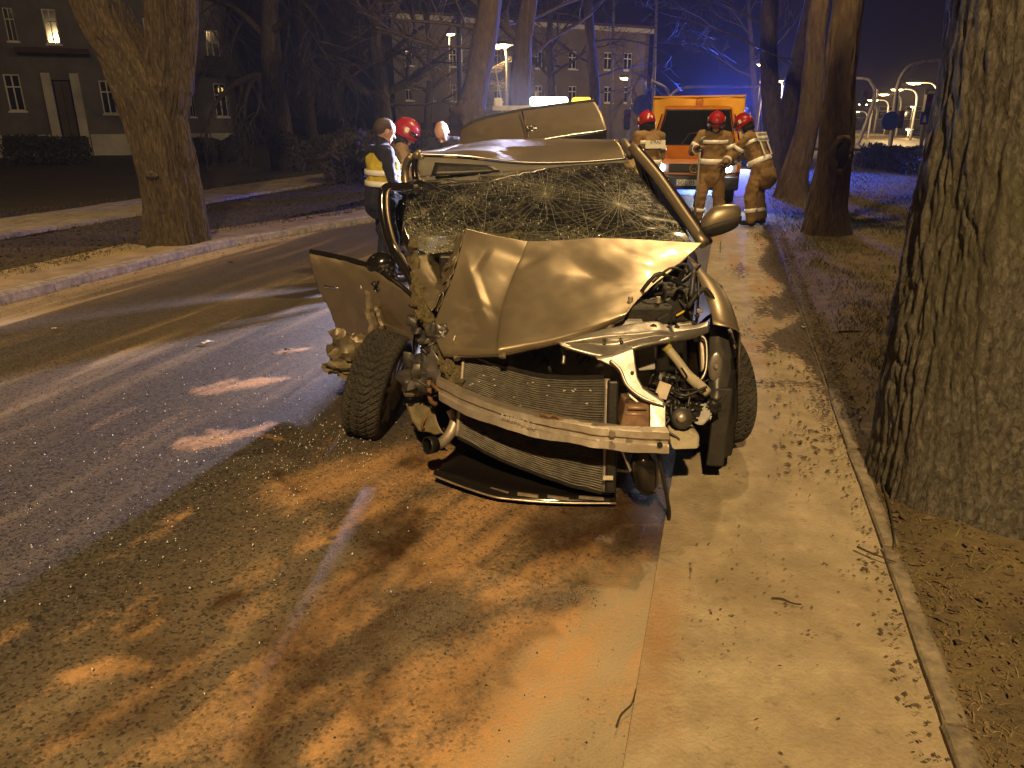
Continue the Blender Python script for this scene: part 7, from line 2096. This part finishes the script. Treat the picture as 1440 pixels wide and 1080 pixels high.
vC = dict(std); vC.update(pelvis=(0, -.10, .93), neck=(0, .17, 1.42), head=(0, .26, 1.54), face=(0, .62, -.78), headup=(0, .72, .68), shL=(-.2, .15, 1.39), shR=(.2, .15, 1.39), elL=(-.28, .30, 1.12), elR=(.28, .30, 1.08), wrL=(-.2, .52, 1.02), wrR=(.2, .52, 1.02), hipL=(-.1, -.10, .89), hipR=(.1, -.10, .89), knL=(-.12, 0, .48), knR=(.12, 0, .48))
person('bald person in navy jumper and open yellow vest bowing over the car', (-.76, 9.2, 0), R(170), vC, 'bald')
# the long tool held upright
tl = thing('rescue_tool', 'long steel rescue bar held upright by the firefighter facing the wreck', 'tool', (3.0, 12.36, 0))
mb = MB(); mb.tube([(3.0, 12.36, .03), (3.0, 12.35, .7), (2.99, 12.34, 1.36)], .018, 8); mb.build('bar', galv, tl, smooth=True)
mb = MB(); mb.tube([(2.99, 12.34, 1.30), (3.01, 12.32, 1.38), (3.06, 12.31, 1.40)], [.03, .026, .012], 8); mb.build('claw', galv, tl, smooth=True)
mb = MB(); mb.tube([(3.0, 12.36, .03), (3.0, 12.36, .16)], .032, 8); mb.build('grip', boot_m, tl)
# ================================================================== GRASS, LEAVES, DEBRIS
rg = np.random.default_rng(5)
def blades(name, n, region, hmin, hmax, w, m, zf, label=None, cat=None, lean=.6, dens=None):
    P_ = []
    u = region(n)
    if dens is not None:
        keep = rg.random(len(u)) < dens(u[:, 0], u[:, 1]); u = u[keep]
    n = len(u)
    X = u[:, 0] * SU + u[:, 1] * CU; Y = u[:, 0] * CU - u[:, 1] * SU
    Z = zf(u[:, 0], u[:, 1], X, Y)
    a = rg.random(n) * 2 * pi; h = hmin + (hmax - hmin) * rg.random(n) ** 2; ln = lean * (.3 + rg.random(n)) * h
    b2 = rg.random(n) * 2 * pi
    c = np.stack([X, Y, Z], 1); dx = np.stack([np.cos(a), np.sin(a), 0 * a], 1) * (w * (.6 + .8 * rg.random(n)))[:, None]
    tip = c + np.stack([np.cos(b2) * ln, np.sin(b2) * ln, h], 1); mid = c + np.stack([np.cos(b2) * ln * .35, np.sin(b2) * ln * .35, h * .6], 1)
    V = np.stack([c - dx, c + dx, mid + dx * .7, mid - dx * .7, tip], 1).reshape(-1, 3)
    i = np.arange(n)[:, None] * 5
    F = np.concatenate([i + np.array([[0, 1, 2]]), i + np.array([[0, 2, 3]]), i + np.array([[3, 2, 4]])])
    o = npmesh(name, V, F, m); tag(o, label, cat, kind='stuff'); return o
grass_m = mat('winter_grass', (.19, .21, .05), .8, col2=(.16, .125, .045), noise_scale=3)
leaf_m = mat('dead_leaf', (.20, .14, .075), .85, col2=(.08, .056, .032), noise_scale=7)
park_m = mat('park_leaf', (.07, .05, .03), .9, col2=(.03, .023, .015), noise_scale=3)
def gd(u, v):
    x = u * SU + v * CU; y = u * CU - v * SU
    return np.clip((fbm(x * 1.4, y * 1.4, 4, 200) - .40) * 4, .08, 1) * np.clip((v - .95) / .5, .06, 1) * np.clip((u - 2.6) / 2.0, .25, 1)
blades('verge_grass', 190000, lambda n: np.stack([1.2 + 13 * rg.random(n) ** 1.5, .86 + 4.5 * rg.random(n) ** 1.4], 1), .02, .07, .0030, grass_m, vz, 'thin trampled winter grass on the verge', 'grass', 1.1, gd)
blades('far_verge_grass', 30000, lambda n: np.stack([12 + 22 * rg.random(n), .9 + 8 * rg.random(n)], 1), .03, .09, .006, grass_m, vz, 'patchy grass further along the verge', 'grass', 1.0)
straw_m = mat('dry_straw', (.26, .20, .10), .85, col2=(.12, .09, .045), noise_scale=4)
blades('dry_straw', 60000, lambda n: np.stack([1.0 + 11 * rg.random(n) ** 1.6, .85 + 3.6 * rg.random(n) ** 1.3], 1), .004, .016, .0016, straw_m, vz, 'flattened dry straw and dead grass on the verge', 'grass', 5.0)
def leaves(name, n, region, s0, s1, m, zf, label, cat, dens=None):
    u = region(n)
    if dens is not None:
        u = u[rg.random(len(u)) < dens(u[:, 0], u[:, 1])]
    n = len(u)
    X = u[:, 0] * SU + u[:, 1] * CU; Y = u[:, 0] * CU - u[:, 1] * SU; Z = zf(u[:, 0], u[:, 1], X, Y) + .004 + .012 * rg.random(n)
    s_ = s0 + (s1 - s0) * rg.random(n) ** 2; a = rg.random(n) * 2 * pi
    d1 = np.stack([np.cos(a), np.sin(a), (rg.random(n) - .5) * .7], 1) * s_[:, None]; d2 = np.stack([-np.sin(a), np.cos(a), (rg.random(n) - .5) * .9], 1) * (s_ * .5)[:, None]
    c = np.stack([X, Y, Z], 1); up = np.array([0, 0, 1]) * (s_ * .22)[:, None]
    V = np.stack([c - d1, c + d2 + up, c + d1, c - d2 + up * .4, c], 1).reshape(-1, 3); i = np.arange(n)[:, None] * 5
    F = np.concatenate([i + np.array([[0, 4, 1]]), i + np.array([[1, 4, 2]]), i + np.array([[2, 4, 3]]), i + np.array([[3, 4, 0]])])
    o = npmesh(name, V, F, m); tag(o, label, cat, kind='stuff'); return o
leaves('leaf_litter', 24000, lambda n: np.stack([1.0 + 12 * rg.random(n) ** 1.5, .82 + 4 * rg.random(n) ** 1.5], 1),  .003, .013, leaf_m, vz, 'brown leaf litter scattered over the verge', 'leaves')
leaves('fallen_leaves', 3600, lambda n: np.stack([1.0 + 9 * rg.random(n) ** 1.6, .86 + 3.2 * rg.random(n) ** 1.3], 1), .010, .030, mat('fallen_leaf', (.17, .12, .07), .8, col2=(.05, .037, .024), noise_scale=11), vz, 'larger fallen leaves lying on the verge', 'leaves', lambda u, v: np.clip((fbm(u * 1.5, v * 1.5, 3, 230) - .35) * 4, .15, 1))
soil_leaf = mat('soiled_leaf', (.10, .07, .042), .85, col2=(.04, .029, .018), noise_scale=9)
flat = lambda u, v, x, y: .008 + 0 * u
leaves('pavement_litter', 2600, lambda n: np.stack([3.6 + 10 * rg.random(n), .02 + .74 * np.sqrt(rg.random(n))], 1), .006, .022, soil_leaf, flat, 'crumbled leaves and soil trodden onto the pavement', 'leaves', lambda u, v: np.clip((fbm(u * 1.6, v * 4, 4, 210) - .46) * 8, .02, 1))
leaves('pavement_crumbs', 1300, lambda n: np.stack([1.2 + 5 * rg.random(n), .0 + .76 * rg.random(n)], 1), .0025, .010, soil_leaf, flat, 'small dark crumbs of soil and leaf on the dusty pavement', 'leaves', lambda u, v: np.clip((fbm(u * 2.6, v * 5, 4, 215) - .52) * 9, .015, 1))
leaves('soil_over_kerb', 5200, lambda n: np.stack([4.4 + 9 * rg.random(n), .40 + .5 * np.sqrt(rg.random(n))], 1), .005, .020, soil_leaf, lambda u, v, x, y: .014 + np.clip((v - .7) * .12, 0, .02), 'soil and leaf litter spreading from the verge over the kerb', 'leaves', lambda u, v: np.clip((fbm(u * 1.3, v * 1.5, 4, 141) - .35 + (v - .62)) * 4, 0, 1))
leaves('kerb_grit', 900, lambda n: np.stack([1.2 + 8 * rg.random(n), .66 + .1 * rg.random(n)], 1), .004, .014, soil_leaf, flat, 'grit and leaf crumbs gathered along the kerb', 'leaves')
lk_v = lambda u: np.interp(u, [p[0] for p in LK], [p[1] for p in LK])
def park_region(n):
    u = 2 + 22 * rg.random(n); return np.stack([u, lk_v(u) - .6 - 6 * rg.random(n)], 1)
parkz = lambda u, v, x, y: .085 + 0 * u
leaves('park_leaf_litter', 24000, park_region, .012, .04, park_m, parkz, 'dark leaf litter over the park lawn', 'leaves')
blades('park_grass', 30000, park_region, .02, .07, .004, mat('park_grass_blade', (.06, .048, .022), .85), parkz, 'short dark grass on the park lawn', 'grass', 1.0)
def gut(n):
    u = 4 + 9 * rg.random(n); return np.stack([u, lk_v(u) + .1 + .5 * rg.random(n) ** 2], 1)
leaves('gutter_litter', 1200, gut, .006, .025, leaf_m, flat, 'leaf crumbs lying along the granite kerb', 'leaves')

# glass and plastic fragments on the asphalt
def frag(name, n, reg, s0, s1, m, label, cat):
    p = reg(n); n = len(p); s_ = s0 + (s1 - s0) * rg.random(n) ** 3
    c = np.stack([p[:, 0], p[:, 1], .004 + s_ * .5], 1)
    t = np.array([[1, 0, -.5], [-.5, .87, -.5], [-.5, -.87, -.5], [0, 0, 1.0]])
    a = rg.random(n) * 6.28; ca, sa = np.cos(a), np.sin(a)
    V = np.zeros((n, 4, 3))
    tilt = (rg.random((n, 4, 3)) - .5) * .6
    tt = t[None] + tilt
    V[:, :, 0] = tt[:, :, 0] * ca[:, None] - tt[:, :, 1] * sa[:, None]; V[:, :, 1] = tt[:, :, 0] * sa[:, None] + tt[:, :, 1] * ca[:, None]; V[:, :, 2] = tt[:, :, 2]
    V = V * s_[:, None, None] + c[:, None]
    i = np.arange(n)[:, None] * 4
    F = np.concatenate([i + np.array([[0, 1, 2]]), i + np.array([[0, 3, 1]]), i + np.array([[1, 3, 2]]), i + np.array([[2, 3, 0]])])
    o = npmesh(name, V.reshape(-1, 3), F, m); tag(o, label, cat, kind='stuff'); return o
def spill(n):
    r = np.abs(rg.normal(size=n)) * 1.3 + .2; a = rg.normal(size=n) * .55 + 3.55
    x = -.6 + np.cos(a) * r; y = 4.0 + np.sin(a) * r * 1.1 + rg.normal(size=n) * .25
    k = (x * CU - y * SU < -.2) & (y > 1.2); return np.stack([x, y], 1)[k]
frag('glass_fragments', 1500, spill, .0015, .006, mat('broken_glass_bit', (.85, .85, .82), .05, spec=1.0), 'glittering glass fragments strewn over the asphalt', 'glass')
frag('grit_fragments', 2600, lambda n: np.stack([-4.2 + 4.6 * rg.random(n), 1.4 + 4 * rg.random(n)], 1), .0015, .005, mat('dark_grit', (.05, .045, .04), .8), 'small dark grit on the road surface', 'grit')
def scrap(name, label, cat, px, py, s_, m, seed, thick=.002):
    c = G(px, py, .012); rnd = random.Random(seed); n = 9
    mb = MB(); pts = []
    for k in range(n):
        a = 2 * pi * k / n; r = s_ * rnd.uniform(.55, 1.1)
        pts.append(c + Vector((cos(a) * r, sin(a) * r * .6, rnd.uniform(0, .35) * s_)))
    mb.add([c + Vector((0, 0, s_ * .2))] + pts, [(0, 1 + k, 1 + (k + 1) % n) for k in range(n)])
    o = mb.build(name, m, None, thick=thick); tag(o, label, cat); return o
paper = mat('scrap_white', (.62, .58, .5), .8)
scrap('paper_scrap', 'crumpled pale paper scrap lying on the bare asphalt lane', 'litter', 293, 482, .055, paper, 1)
scrap('paper_scrap', 'tiny white paper scrap near the granite kerb lane', 'litter', 76, 462, .025, paper, 2)
scrap('plastic_shard', 'black plastic shard on the asphalt by the granite kerb', 'litter', 325, 369, .05, blk, 3)
scrap('plastic_shard', 'dark plastic shard beside the orange sand heap', 'litter', 404, 492, .03, blk, 4)
for k, (px, py, lab) in enumerate([(1160, 375, 'pale leaf lying on the verge by the hollow tree'), (1118, 410, 'pale crumpled leaf at the pavement edge'), (1262, 312, 'white litter scrap far back on the verge grass'), (1200, 320, 'small white scrap beside the hollow tree roots'), (1130, 460, 'pale broken kerb chip at the edge of the verge'), (1363, 977, 'grey dry leaf among the verge litter')]):
    scrap('pale_scrap', lab, 'litter', px, py, .03 if py < 900 else .02, paper, 10 + k)
stick_m = mat('dead_stick', (.05, .035, .022), .9)
def stick(px0, py0, px1, py1, r, lab):
    zz = .05 if px0 > 1170 else .014; a, b = G(px0, py0, zz), G(px1, py1, zz); rnd = random.Random(int(px0))
    j = min(.012, (b - a).length * .05); pts = spline([a.lerp(b, k / 3) + Vector((rnd.uniform(-j, j), rnd.uniform(-j, j), rnd.uniform(-.004, .004))) for k in range(4)], 12)
    mb = MB(); mb.tube(pts, [lerp(r, r * .5, k / 11) for k in range(12)], 6); o = mb.build('stick', stick_m, None, smooth=True); tag(o, lab, 'stick')
stick(1180, 466, 1214, 466, .012, 'broken dark stick lying on the verge grass')
stick(1085, 842, 1128, 848, .004, 'thin twig on the dusty pavement')
stick(1232, 640, 1262, 768, .006, 'bent twig at the foot of the massive trunk')
stick(1205, 770, 1260, 790, .006, 'short twig among litter behind the kerb')
stick(868, 1020, 895, 970, .004, 'thin curved wire lying on the sandy edge course')

# ================================================================== AIR
mb = MB(); mb.box((0, 60, 14.4), (260, 170, 31))
hz = mb.build('haze', None, None)
hm = bpy.data.materials.new('night_haze'); hm.use_nodes = True
N = hm.node_tree.nodes; L = hm.node_tree.links
N.remove(N['Principled BSDF'])
pv = N.new('ShaderNodeVolumePrincipled'); pv.inputs['Color'].default_value = (.9, .9, .92, 1); pv.inputs['Density'].default_value = .0006; pv.inputs['Anisotropy'].default_value = .45
L.new(pv.outputs[0], N['Material Output'].inputs['Volume'])
hz.data.materials.clear(); hz.data.materials.append(hm)
tag(hz, 'thin night haze hanging over the street and junction', 'haze', kind='stuff')
